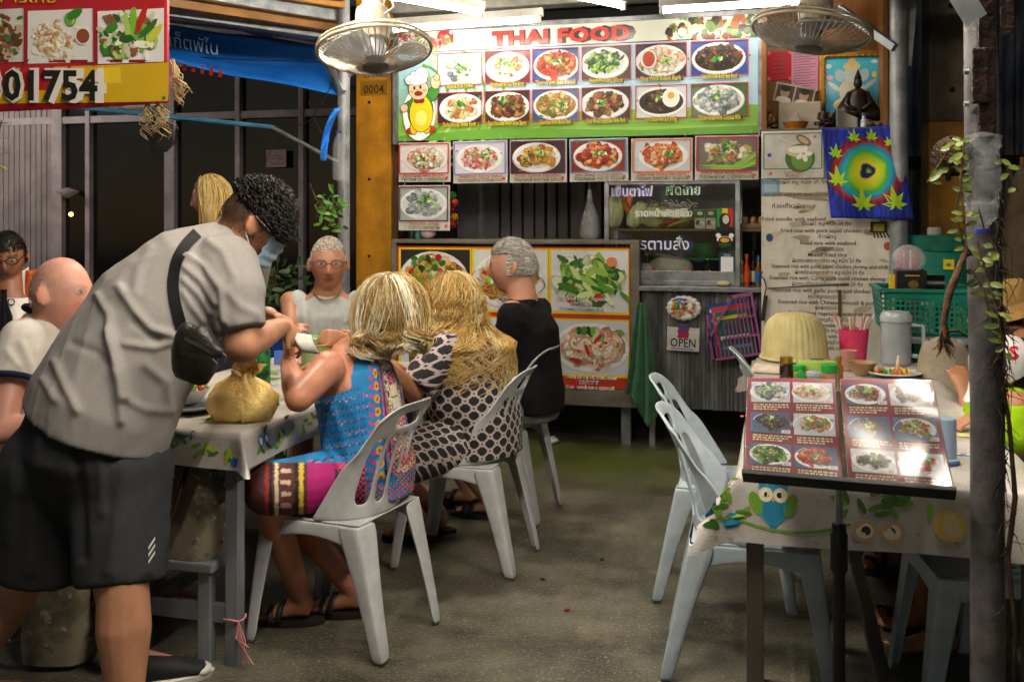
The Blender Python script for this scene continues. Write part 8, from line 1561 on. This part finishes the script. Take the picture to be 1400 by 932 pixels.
bw, bJ = simple_person('bald person in white navy trimmed T-shirt at the left', (-2.60, 2.98), CR*.98+CF*.12, 1.03, 1.12, 1.13, hcB, CR*.98-CF*.12-UP*.04, skB,
    dict(r=dict(w=P(150, 560, 3.25), e=P(2, 590, 3.2)), l=dict(w=(-2.28, 3.35, .80))), dict(lips='#a85a50', brow='#b8907a', eye='#4a5a6a', scalp='#b89a84', scalpf=lambda x, y, z: .45*sg(.04-y, .015)*sg(.07-z, .02)*sg(z+.03-.3*y, .02), blush=.3), fat=1.25, lean=.05, seat=.48, legs=dict(r=[(-2.30, 2.93, .53), (-2.02, 2.72, .09)]))
Mwt = fabric('white_cotton', '#d4cec6', '#bcb4aa', 6, 300, .2); Mnavy = fabric('navy_rib', '#1c2440', '#141a30', 10, 300, .3)
o, V, F = shirt(bw, bJ, Mwt, 1.12, 1.25, 't_shirt', .17, 21, .006, .0085, [([(30, 470), (45, 510), (50, 560)], 6, .008), ([(55, 480), (75, 520), (95, 560)], 6, .008), ([(10, 480), (25, 500)], 5, .006)], sr=.085, infl=.024)
n0 = bJ['neck']; mb = MB(); mb.tube([n0+UP*(.005-.018*math.cos(a-.0))+bJ['R']*.082*math.sin(a)+bJ['F']*(.078*math.cos(a)+.008) for a in np.linspace(0, 6.2832, 37)], .011, 8, False); mb.build('neck_band', Mnavy, o, smooth=True)
for q in 'rl':
    d = (bJ['el'+q]-bJ['sh'+q]).normalized(); c = bJ['sh'+q]+d*.168; x = d.orthogonal().normalized(); y = d.cross(x); mb = MB(); mb.tube([c+x*.078*math.cos(a)+y*.078*math.sin(a) for a in np.linspace(0, 6.2832, 33)], .010, 8, False); mb.build('sleeve_band', Mnavy, o, smooth=True)
trousers(bw, bJ, fabric('khaki', '#5a5548', '#454136'), .95, seed=22, sw=1.15, fat=1.2)
short_hair(bw, hcB, bJ['H'], 1.13, 1500, .007, ['#b49886', '#a48a78'], 23, lambda x, y, z: float(sg(.4-y, .12)*sg(z+.3-.2*y, .08)*sg(.6-z, .12)), r=.0007, flow=(0, -.5, -1), lift=.25, seg=2)
sn = T('sneaker', 'black and white canvas sneaker under the near table edge', 'shoe', PZ(215, 928)); s0 = PZ(212, 935); d = (PZ(250, 922)-PZ(190, 932)).normalized(); R = d.cross(UP)
B = Blob(); B.loft([(s0-d*.1+UP*.045, .032, .04), (s0-d*.03+UP*.05, .038, .042), (s0+d*.06+UP*.04, .043, .032), (s0+d*.12+UP*.032, .042, .022), (s0+d*.15+UP*.028, .03, .018)], R); cloth_obj(B, sn, 'upper', mat('black_canvas', '#1a1a1c', rough=.8, bump=.2), .006, 3, 0)
m = MB(); m.lathe([(.05, .002), (.052, .02), (.046, .024)], s0+d*.022, 24, Matrix((R, d, UP)).transposed() @ Matrix.Diagonal((.95, 3.0, 1))); m.build('rubber_sole', Mwhite, sn, smooth='auto'); B = Blob(); B.ell(s0+d*.135+UP*.026, (.04, .035, .02), Matrix((R, d, UP)).transposed()); cloth_obj(B, sn, 'toe_cap', Mwhite, .005, 2, 0)
# ================================================================== SLEEVELESS GREY PERSON
hcG = P(449, 361, 5.2); gx, gy = P(447, 500, 5.3).x, P(447, 500, 5.3).y
gw, gJ = simple_person('tanned person in sleeveless grey shirt at the table end', (gx, gy+.02), -CF+CR*.12, .97, 1.10, 1.22, hcG, -CF+CR*.2-UP*.08, '#b07a5e',
    dict(r=dict(w=P(405, 488, 4.72), e=P(398, 478, 5.08), f=CR*.9-CF*.3-UP*.1, n=-UP), l=dict(w=P(478, 462, 4.85), e=P(503, 470, 5.12), f=-CR*.9-CF*.2, n=-UP)), dict(lips='#8a4a3a', brow='#a89888', eye='#2a2420', blush=.25, scalp='#a8a096', scalpf=lambda x, y, z: .8*np.maximum(sg(z-.06-.25*y, .008), sg(.03-y, .01)*sg(z+.02, .01))), fat=1.05, lean=.05, vox=.0068)
shirt(gw, gJ, fabric('pale_grey_cotton', '#b4b8b4', '#9a9e9a', 7, 300, .2), 1.08, 1.08, 'sleeveless_shirt', 0, 31, .006, .0085, [([(425, 425), (430, 470)], 4, .008), ([(455, 420), (450, 460)], 4, .008), ([(470, 440), (490, 436)], 2.5, .005), ([(412, 410), (418, 450)], 4, .006)], infl=.02, neckr=.085, top=.02)
short_hair(gw, hcG, gJ['H'], 1.23, 1700, .016, ['#c8c0b4', '#a8a094', '#e0dad0', '#8a8278'], 33, lambda x, y, z: 1. if (z > .50 or (y < .3 and z > -.15+.3*y)) else 0., r=.0015, flow=(0, .2, .6), lift=.6, seg=3)
trousers(gw, gJ, fabric('dark_shorts', '#3a3c42', '#2a2c30'), .95, seed=34)
mb = MB(); n0 = gJ['neck']; mb.tube([n0+UP*(.012-.05*max(0, math.cos(a)))+gJ['R']*.07*math.sin(a)+gJ['F']*(.07*math.cos(a)+.025) for a in np.linspace(0, 6.2832, 37)], .003, 5, False); mb.build('necklace', Mgold, gw)
gl = T('eyeglasses', 'thin rimmed glasses worn by the tanned person', 'glasses', hcG); mb = MB()
for sx in (-1, 1):
    mb.tube([hcG+gJ['H'] @ Vector((sx*.034+.024*math.cos(a), .098-.004*abs(math.cos(a)), .012+.016*math.sin(a)))*1.22 for a in np.linspace(0, 6.2832, 19)], .002, 5, False); mb.tube([hcG+gJ['H'] @ Vector((sx*.058, .093, .016))*1.22, hcG+gJ['H'] @ Vector((sx*.082, .0, .014))*1.22], .002, 5)
mb.tube([hcG+gJ['H'] @ Vector((-.01, .1, .014))*1.22, hcG+gJ['H'] @ Vector((.01, .1, .014))*1.22], .002, 5); mb.build('frame', Mdark, gl)
# ================================================================== BLONDE IN THE BLUE DRESS
hcL = P(534, 436, 3.56); Lf = -EX; skL = '#b97c60'
lw, lJ = simple_person('blonde person in bright blue patterned halter dress', (-1.40, 3.27), -EX+EY*.08, .80, 1.0, 1.06, hcL, -CR*.62+CF*.76-UP*.08, skL,
    dict(l=dict(w=P(394, 495, 3.42), e=P(408, 545, 3.22), f=P(398, 458, 3.40)-P(394, 495, 3.42), n=CR*.8+CF*.3, curl=(.6, .7, .8, .9), th=.7), r=dict(w=P(455, 500, 3.75), f=-CR, n=-UP)), dict(), fat=1.02, lean=.05, vox=.0072, legs=dict(l=[P(362, 668, 3.3), PZ(412, 816, .09)], r=[P(372, 664, 3.62), PZ(482, 806, .09)]), armS=1.08, footF=-EX-EY*.25)
def dress_cols(V):
    J = lJ; n = len(V); q = V-np.array(J['pel']); f = q@np.array(J['F']); r = q@np.array(J['R']); z = V[:, 2]; px, py, d = proj(V); col = np.tile(np.array(C3('#1479b4')), (n, 1))
    def put(m, c): col[m] = np.array(C3(c))
    ang = np.arctan2(r, -f); a = ang*.17; back = z > .56; A = np.abs(a)
    for b0 in (.10,): put(back & (np.abs(A-b0) < .017) & (np.sin(z*330) > -.2), '#c84a6a'); put(back & (np.abs(A-b0) < .006), '#5a1c30')
    dz = (z/.042) % 1-.5; put(back & (np.hypot((A-.145), dz*.042) < .015), '#d89a28'); put(back & (np.hypot((A-.145), dz*.042) < .007), '#8a4a20'); put(back & (np.abs(A-.172) < .012) & (np.sin(z*210+a*90) > .35), '#c03a78'); put(back & (np.abs(A-.125) < .003), '#101c2c')
    mid = back & (A < .08); put(mid, '#161a22'); put(mid & (np.abs(A-.073) < .004), '#d8b040'); put(mid & (np.abs(A-.062) < .004) & (np.sin(z*420) > -.3), '#e8e0d0'); put(mid & (np.abs(A-.05) < .006), '#d8c8a8')
    blk = mid & (A < .04); cell = np.floor(z/.045).astype(int) % 3; put(blk & (cell == 0), '#d8ccb0'); put(blk & (cell == 1), '#b82a6a'); put(blk & (cell == 2), '#d8d0c4'); put(blk & ((z/.045) % 1 < .12), '#161a22'); put(blk & (cell == 1) & (np.sin(a*420)*np.sin(z*420) > .2), '#e8a8c0')
    sd = back & (A > .19) & (z < .86); put(sd & (np.sin(z*150+a*200)*np.sin(a*260-z*90) > .6), '#0f4a80'); put(sd & (np.sin(z*95+a*120)*np.sin(a*150-z*70) > .9), '#c83a78'); put(sd & (np.sin(z*95+a*120+2)*np.sin(a*150-z*70+1) > .94), '#e0a838')
    fl = (px > 535) & (np.hypot(px-572, (py-612)*.8) < 46) & (py > 560); put(fl & (np.sin(px*.75+py*.3)*np.sin(py*.7-px*.2) > .15), '#b83a74'); put(fl & (np.sin(px*1.1)*np.sin(py*1.2) > .55), '#d8a840'); put(fl & (np.sin(px*.9+1)*np.sin(py*.8) < -.6), '#14202c')
    # skirt: magenta panel and banded hem over the thigh
    sk = (py > 632) & (px < 500); put(sk, '#b01a72'); put(sk & (py > 640) & (px > 458), '#182030'); put(sk & (px > 462) & (np.sin(px*.8)*np.sin(py*.8) > 0), '#d8507a')
    hb = sk & (px < 420); put(hb, '#5a2c28'); put(hb & (np.abs(px-412) < 3), '#e0c040'); put(hb & (np.abs(px-405) < 2.5), '#161616'); put(hb & (np.abs(px-378) < 2.5), '#d8c8a0'); put(hb & (np.abs(px-370) < 2), '#161616'); put(hb & (np.abs(px-391) < 7) & ((py % 16) < 6), '#d8b8a0'); put(hb & (np.abs(px-365) < 2.5), '#a03030')
    lo = (py > 660) & (px > 500); put(lo & (np.sin(px*.5+1)*np.sin(py*.6) > .2), '#c83a78'); put(lo & (np.sin(px*.9)*np.sin(py*.9) > .6), '#e0a030')
    return col
B = Blob(); J = lJ; i = .014
B.loft([(J['pel']-UP*.09, .175, .15), (J['pel'], .18+i, .14+i), (J['waist'], .158+i, .125+i), (J['chest']-UP*.02, .165+i, .125+i), (J['chest']+UP*.05, .135, .115), (J['neck']-UP*.06, .085, .10), (J['neck']-UP*.015, .06, .075)], J['R'])
B.cap(J['hipl'], J['knl'].lerp(J['hipl'], .04), .118, .088, 18); B.cap(J['hipr'], J['knr'].lerp(J['hipr'], .04), .112, .085, 18)
Mdress = mat('printed_rayon', vcol=True, var=.12, rough=.75, scale=12, bump=.2, bscale=300)
cloth_obj(B, lw, 'dress', Mdress, .0056, 5, .004, 26, 41, [([(455, 560), (470, 600), (480, 640)], 6, .007), ([(500, 600), (520, 650)], 6, .006), ([(440, 600), (470, 650)], 5, .006)], dress_cols)
for sx, p0 in ((-1, (513, 488)), ):
    surf_strip(J['tree'], [(513, 484), (521, 500), (528, 520), (533, 548)], 6, .003).build('bra_strap', Mdark, lw, smooth=True)
mb = MB(); nb = J['neck']-J['F']*.085-UP*.01+J['R']*.01
for k in range(2): mb.sheet(lambda u, v: nb+J['R']*((u-.5)*.05*(.4+v)+.012*(k-.5))-J['F']*(.012+.012*math.sin(u*5+k)+.01*v)-UP*(.10*v), 10, 8, .003)
mb.ball(nb-J['F']*.012, (.02, .018, .018), 10); mb.build('neck_bow', mat('blue_satin', '#1a86c8', '#1068a4', rough=.5), lw, smooth=True)
long_hair(lw, hcL+UP*.005, lJ['H'], 1.10, 3400, .09, .03, .002, ['#e4d0a0', '#d4ba80', '#f0e2c0', '#cbb288', '#ecdcb0', '#f6ecd4', '#a8854c'], .034, 42, .8, .0014, inward=.05, cap_col=C3('#8a7048'), flare=.055, freq=27, tmax=1.9, per=42, spread=.011, J=lJ, tip=.3, ds=.18, lj=.3)
for k in 'lr': sandal(lw, J['an'+k]+EX*.02, -EX-EY*.25, 1., '#1c1612', '#2a221c')
# ================================================================== CURLY BLONDE
hcC = P(618, 424, 4.28)
qw, qJ = simple_person('person with long curly blonde hair and black white lattice top', (-1.24, 4.05), -EX, .78, 1.12, 1.10, hcC, -CR*.75+CF*.5-UP*.12, '#b8805c',
    dict(l=dict(w=P(478, 464, 3.72), e=P(566, 535, 3.98), f=P(440, 462, 3.66)-P(478, 464, 3.72), n=-UP*.4+CF*.8, curl=(.9, 1., 1.0, 1.0), point=True, th=.9), r=dict(w=P(492, 478, 3.98), e=P(560, 520, 4.3), f=-CR+UP*.3, n=CF, curl=(.9, .9, .95, .95))), dict(lips='#a0504a', brow='#b09060', eye='#3a4a5a'), fat=1.2, lean=.07, vox=.0078, legs=dict(l=[P(520, 640, 3.95), PZ(575, 712, .09)], r=[P(530, 640, 4.3), PZ(600, 700, .09)]))
def lattice():
    m = bpy.data.materials.new('lattice_print'); m.use_nodes = True; N = m.node_tree.nodes; L = m.node_tree.links; b = N['Principled BSDF']; b.inputs['Roughness'].default_value = .8
    at = N.new('ShaderNodeAttribute'); at.attribute_name = 'Pat'; sp = N.new('ShaderNodeSeparateXYZ'); L.new(at.outputs['Vector'], sp.inputs[0])
    def mth(op, a, b_=None):
        n = N.new('ShaderNodeMath'); n.operation = op
        for i, v in enumerate((a, b_)):
            if v is None: continue
            if isinstance(v, (int, float)): n.inputs[i].default_value = v
            else: L.new(v, n.inputs[i])
        return n.outputs[0]
    x, y = sp.outputs[0], sp.outputs[1]; s = 17.
    fx = mth('ABSOLUTE', mth('SUBTRACT', mth('FRACT', mth('MULTIPLY', mth('ADD', x, y), s)), .5)); fy = mth('ABSOLUTE', mth('SUBTRACT', mth('FRACT', mth('MULTIPLY', mth('SUBTRACT', x, y), s)), .5))
    mx = mth('MAXIMUM', fx, fy); mn = mth('MINIMUM', fx, fy); line = mth('GREATER_THAN', mx, .40); node = mth('GREATER_THAN', mn, .27); core = mth('GREATER_THAN', mn, .42); w = mth('SUBTRACT', mth('MAXIMUM', line, node), core)
    mid = mth('LESS_THAN', mth('MAXIMUM', fx, fy), .0); mix = N.new('ShaderNodeMix'); mix.data_type = 'RGBA'; L.new(w, mix.inputs[0]); mix.inputs[6].default_value = (.012, .012, .014, 1); mix.inputs[7].default_value = (*C3('#b8a8a4'), 1); L.new(mix.outputs[2], b.inputs['Base Color']); return m
o, V, F = shirt(qw, qJ, lattice(), 1.16, 1.25, 'lattice_top', .2, 51, .006, .0075, [([(600, 560), (625, 610)], 7, .008), ([(650, 540), (640, 600)], 6, .008), ([(580, 600), (620, 640)], 7, .008), ([(680, 530), (690, 600)], 6, .006)], hem=-.1, infl=.03, sr=.085)
q = V-np.array(qJ['pel']); ang = np.arctan2(q@np.array(qJ['R']), -(q@np.array(qJ['F']))); pa = o.data.attributes.new('Pat', 'FLOAT_VECTOR', 'POINT'); pv = np.zeros((len(V), 3)); pv[:, 0] = ang*.2; pv[:, 1] = V[:, 2]; pa.data.foreach_set('vector', pv.ravel())
B = Blob(); J = qJ
for k in 'lr': B.cap(J['hip'+k], J['kn'+k], .125, .10, 18)
B.loft([(J['pel']-UP*.1, .2, .17), (J['pel'], .21, .175)], J['R'])
o, V, F = cloth_obj(B, qw, 'lattice_skirt', MATS.get('x') or o.data.materials[0], .009, 4, .005, 18, 52); pa = o.data.attributes.new('Pat', 'FLOAT_VECTOR', 'POINT'); pv = np.zeros((len(V), 3)); pv[:, 0] = V[:, 0]; pv[:, 1] = V[:, 2]+V[:, 1]; pa.data.foreach_set('vector', pv.ravel())
long_hair(qw, hcC, qJ['H'], 1.14, 2600, .37, .016, .013, ['#d4b068', '#bc9450', '#e4c884', '#96723a', '#ecd49c', '#b48c4a'], .042, 53, 1.15, .0014, cap_col=C3('#8a6c38'), flare=.035, freq=48, seg=30, tmax=1.65, per=13, spread=.0065, J=qJ, tip=.6, ds=.1, lj=.28)
for k in 'lr': sandal(qw, qJ['an'+k]+EX*.02, -EX, 1., '#2a2018', '#1c1814')
# ================================================================== PERSON IN BLACK
hcK = P(700, 365, 4.95)
kw, kJ = simple_person('grey haired person in black T-shirt before the dish poster', (-1.17, 4.745), -EX+EY*.1, .95, 1.02, 1.2, hcK, -CR*.95+CF*.1-UP*.02, '#c08a70',
    dict(l=dict(w=P(640, 500, 4.75), e=P(698, 520, 4.80)), r=dict(w=P(640, 490, 5.1))), dict(lips='#a05a4a', brow='#b0a898', eye='#3a4a5a', blush=.22, scalp='#b4b0a8', scalpf=lambda x, y, z: .9*np.maximum(sg(z-.058-.1*y, .008), sg(.015-y, .008)*sg(z+.03, .01))), fat=1.0, lean=.03, vox=.0072, legs=dict(l=[P(600, 590, 4.7), PZ(668, 682, .09)], r=[P(600, 590, 5.1), PZ(640, 668, .09)]))
shirt(kw, kJ, fabric('black_jersey', '#18181a', '#0e0e10', 8, 300, .2, sheen=.25), 1.04, 1.04, 't_shirt', .22, 61, .005, .0085, [([(715, 440), (735, 470), (740, 500)], 4, .008), ([(705, 420), (720, 450)], 4, .006), ([(745, 430), (750, 500)], 4, .006)], infl=.02, sr=.082)
trousers(kw, kJ, fabric('grey_shorts', '#8a8884', '#6a6864'), .95, seed=62)
short_hair(kw, hcK, kJ['H'], 1.21, 2600, .034, ['#c8c4bc', '#b0aca4', '#e4e0d8', '#98948c'], 63, lambda x, y, z: 1. if (z > .52-.1*y or (y < .18 and z > -.28)) else 0., r=.0019, flow=(0, -1, .05), lift=.38, seg=5)
for k in 'lr': sandal(kw, kJ['an'+k]+EX*.02, -EX, 1.05, '#141214', '#1c1a1a')
# ================================================================== STANDING BLONDE BEHIND
hcS = P(286, 272, 6.0); sx, sy = P(296, 500, 6.0).x, P(296, 500, 6.0).y; sw_ = person('fair haired person standing far behind the bending person', (sx, sy)); sF = (-CR*.97+CF*.1); sR = sF.cross(UP); H = headmat(-CR*.98-CF*.15-UP*.1); base = Vector((sx, sy, 0)); nk = Vector((hcS.x, hcS.y, hcS.z-.17))+CR*.03
B = Blob(); add_head(B, hcS, H, 1.06, neck=nk); B.loft([(base+UP*.8, .15, .1), (base+UP*.95, .165, .11), (base+UP*1.1, .13, .09), (base+UP*1.3, .15, .1), (nk-UP*.08, .15, .075), (nk, .06, .055)], sR)
for s in (-1, 1): hp = base+UP*.88+sR*s*.085; kn = base+UP*.47+sR*s*.09; an = base+UP*.085+sR*s*.09; leg(B, hp, kn, an); foot(B, an, sF); sh = nk-UP*.08+sR*s*.165; el = sh-UP*.27+sR*s*.03; arm(B, sh, el, el-UP*.2+sF*.12, .9); hand(B, el-UP*.2+sF*.12, -UP+sF*.4, -sR*s, s, .95)
skin_obj(B, sw_, '#c8947a', .0085, 3, dict(c=hcS, H=H, s=1.06, lips='#a85a58', brow='#a08050', eye='#4a5a6a'))
B = Blob(); B.loft([(base+UP*.55, .24, .2), (base+UP*.9, .185, .13), (base+UP*1.1, .15, .11), (base+UP*1.3, .168, .118), (nk-UP*.11, .13, .09), (nk-UP*.07, .1, .075)], sR); cloth_obj(B, sw_, 'dress', fabric('dark_dress', '#2a2a34', '#1c1c24'), .01, 4, .005, 20, 71)
long_hair(sw_, hcS, H, 1.1, 1100, .17, .010, .0, ['#d8bc78', '#c0a060', '#a88848', '#e0cc90'], .018, 72, 1.35, .002, cap_col=C3('#8a6830'), freq=8, inward=.01)
# ================================================================== FAR LEFT PERSON IN WHITE
hcF = P(10, 352, 4.8); ft = P(14, 520, 4.85)
fw, fJ = simple_person('dark haired person with glasses and white shirt at far left', (ft.x, ft.y), CR*.35-CF*.9, .97, 1.05, 1.05, hcF, CR*.30-CF*.9-UP*.25, '#8a5a40', dict(l=dict(w=P(45, 455, 4.45), e=P(52, 440, 4.75), f=-CR, n=-UP), r=dict(w=P(-10, 460, 4.5))), dict(lips='#7a4238', brow='#181210', eye='#181008', scalp='#181412', scalpf=lambda x, y, z: .9*np.maximum(sg(z-.05-.2*y, .008), sg(.02-y, .01)*sg(z+.02, .01))), vox=.0085)
o, V, F = shirt(fw, fJ, Mwt, 1.05, 1.05, 't_shirt', .14, 81, .006, .01); tr = bvh(V, F)
pr = PR(dk=1e-5)
class SP(PR):
    def add(s, V, F, col=None): return MB.add(s, [hit(tr, x, -z, .004) or P(x, -z, 4.6) for x, k, z in V], F, col)
s = SP(); s.text('CO', 10, -418, 16, '#1c2440', off=.03, width=22); s.build('chest_print', PRT, o, vc=True)
short_hair(fw, hcF, fJ['H'], 1.08, 1200, .022, ['#141110', '#201c1a'], 82, lambda x, y, z: 1. if (z > .4 or (y < .2 and z > -.2)) else 0., r=.0022, flow=(0, .3, .4), lift=.6, seg=3)
gl = T('eyeglasses', 'dark framed glasses worn by the person at far left', 'glasses', hcF); mb = MB()
for sx in (-1, 1): mb.tube([hcF+fJ['H'] @ Vector((sx*.034+.024*math.cos(a), .098, .012+.016*math.sin(a)))*1.05 for a in np.linspace(0, 6.2832, 19)], .0025, 5, False); mb.tube([hcF+fJ['H'] @ Vector((sx*.058, .095, .016))*1.05, hcF+fJ['H'] @ Vector((sx*.08, .0, .014))*1.05], .0022, 5)
mb.tube([hcF+fJ['H'] @ Vector((-.01, .1, .014))*1.05, hcF+fJ['H'] @ Vector((.01, .1, .014))*1.05], .002, 5); mb.build('frame', Mdark, gl)
oc = T('draped_vest', 'orange and white garment over a chair at far left', 'garment', P(42, 480, 5.1)); 
mb = MB(); mb.sheet(lambda u, v: P(24+32*u, 362+8*math.sin(u*3)+80*v, 5.1-.06*math.sin(u*3.1)+.02*math.sin(v*5+u*9)), 16, 14, .006); mb.build('orange_cloth', fabric('orange_cloth', '#c8602a', '#a84a1c', 8), oc, smooth=True); mb = MB(); mb.sheet(lambda u, v: P(18+20*u, 364+6*math.sin(u*3)+50*v, 5.07-.06*math.sin(u*3.1)), 8, 8, .006); mb.build('white_panel', Mwt, oc, smooth=True)
mb = MB(); mb.tube([P(40, 372, 5.14), (P(40, 372, 5.14).x, P(40, 372, 5.14).y, 0)], .02, 8); mb.tube([P(22, 372, 5.14), P(58, 372, 5.14)], .015, 8); mb.build('chair_frame', Mtl2, oc)
stt = T('low_table', 'dark table with pale blue edge before the far left person', 'table', P(5, 520, 4.4)); q = P(10, 462, 4.45); mb = MB(); mb.bb((q.x-.8, q.y-.35, q.z-.03), (q.x+.12, q.y+.2, q.z)); mb.build('top', mat('pale_blue_edge', '#6a8aa8', '#4a6a88', rough=.4), stt, bevel=.004)
for dx in (-.7, .04): mb = MB(); mb.bb((q.x+dx, q.y-.3, 0), (q.x+dx+.05, q.y-.25, q.z-.03)); mb.build('leg', Mtl2, stt)
mb = MB(); q2 = P(5, 440, 4.4); mb.lathe([(.035, 0), (.037, .1), (.014, .17), (.014, .22)], (q2.x, q2.y, q.z), 16); obj1('dark_bottle', 'black bottle on the pale blue table at far left', 'bottle', mb, mat('black_glass', '#101012', rough=.15), smooth='auto')
# ================================================================== RIGHT: PERSON IN TAN HAT, CHILD IN WHITE CAP
hcH = P(1378, 432, 4.35); hh = (1.0, 4.45)
hw, hJ = simple_person('person in tan bucket hat at the right table edge', (1.02, 4.72), -EX-EY*.1, .80, 1.0, 1.0, hcH, -CR*.9-CF*.1-UP*.25, '#94603f', dict(l=dict(w=P(1310, 588, 3.9), e=P(1375, 590, 4.15), f=-CR-CF*.1, n=-UP), r=dict(w=P(1300, 560, 4.5))), dict(lips='#8a4a44', brow='#241a14', eye='#1c120c'), vox=.0085, legs=dict(l=[(.62, 4.3, .52), PZ(1252, 818, .09)], r=[(.62, 4.6, .52), PZ(1228, 752, .09)]), footF=-EX-EY*.2)
shirt(hw, hJ, fabric('dark_olive', '#3a382e', '#2a2822'), 1.02, 1.0, 'shirt', .2, 91, .005, .01); trousers(hw, hJ, fabric('brown_shorts', '#4a4034', '#383028'), .9, seed=92)
long_hair(hw, hcH, hJ['H'], 1.04, 500, .1, .006, 0, ['#1c1512', '#2a201a'], .012, 93, 1.3, .0025, cap_col=C3('#1c1512'), freq=7)
ht = T('bucket_hat', 'tan canvas bucket hat at the right picture edge', 'hat', hcH+UP*.1); mb = MB(); H = hJ['H']; mb.lathe([(.15, .01), (.152, .014), (.105, .065), (.1, .12), (.085, .145), (.02, .152)], hcH, 32, H, sy=1.12); mb.build('canvas', fabric('tan_canvas_hat', '#b8935a', '#9a7844', 9, 300), ht, smooth='auto')
for k in 'lr': sandal(hw, hJ['an'+k]+EX*.02, -EX-EY*.2, 1., '#141214', '#3a2a22')
hcD = P(1372, 508, 3.35)
dw, dJ = simple_person('child in lime green top and white cap at right edge', (.77, 3.66), -EX-EY*.12, .62, .74, .92, hcD, -CR*.85-CF*.35-UP*.45, '#b07a58', dict(l=dict(w=P(1362, 572, 3.2), e=P(1392, 612, 3.2), f=-CR, n=-UP), r=dict(w=(.66, 3.95, .79))), dict(lips='#a05a50', brow='#3a2a1c', eye='#2a1c12'), vox=.0075, seat=.45)
shirt(dw, dJ, fabric('lime_jersey', '#a4d018', '#8ab810', 8), .76, .85, 'lime_top', .10, 95, .006, .008); trousers(dw, dJ, fabric('pink_shorts', '#d83a8a', '#b82a70'), .9, .085, .07, 96, sw=.8)
cp_ = T('baseball_cap', 'white cap with red letter S on the child', 'cap', hcD+UP*.06); H = dJ['H']; mb = MB(); mb.lathe([(.092, .005), (.093, .04), (.082, .085), (.05, .115), (.01, .124)], hcD, 32, H, sy=1.15); o = mb.build('crown', fabric('white_twill', '#dcdad6', '#c8c4be', 9, 300), cp_, smooth='auto')
mb = MB(); mb.sheet(lambda u, v: hcD+H @ Vector(((u-.5)*.15*(1-.25*v), .085+.085*v*math.cos((u-.5)*2.2)+.02*math.cos((u-.5)*3), .012-.02*v-.05*(u-.5)**2)), 16, 8, .004); mb.build('visor', MATS['white_twill'], cp_, smooth=True)
capt = BVHTree.FromPolygons([tuple(v.co+o.matrix_world.translation+BASE[o.name]-o.matrix_world.translation) for v in o.data.vertices], [tuple(p.vertices) for p in o.data.polygons])
class SP2(PR):
    def add(s, V, F, col=None): return MB.add(s, [hit(capt, x, -z, .003) or P(x, -z, 3.2) for x, k, z in V], F, col)
s = SP2(); s.text('S', 1386, -490, 24, '#c0202c', off=.03, width=14); s.build('letter', PRT, cp_, vc=True)
short_hair(dw, hcD, H, .94, 500, .04, ['#3a2a1c', '#4a3624'], 97, lambda x, y, z: 1. if (-.3 < z < .2 and y < .4) else 0., r=.002, flow=(0, -.3, -1), lift=.2, seg=4)
bg2 = T('brown_slipper', 'brown slipper under the right table', 'slipper', PZ(1200, 765)); q = PZ(1203, 770); sandal(bg2, q, -EX*.6-EY, .95, '#6a4a34', '#5a4030')
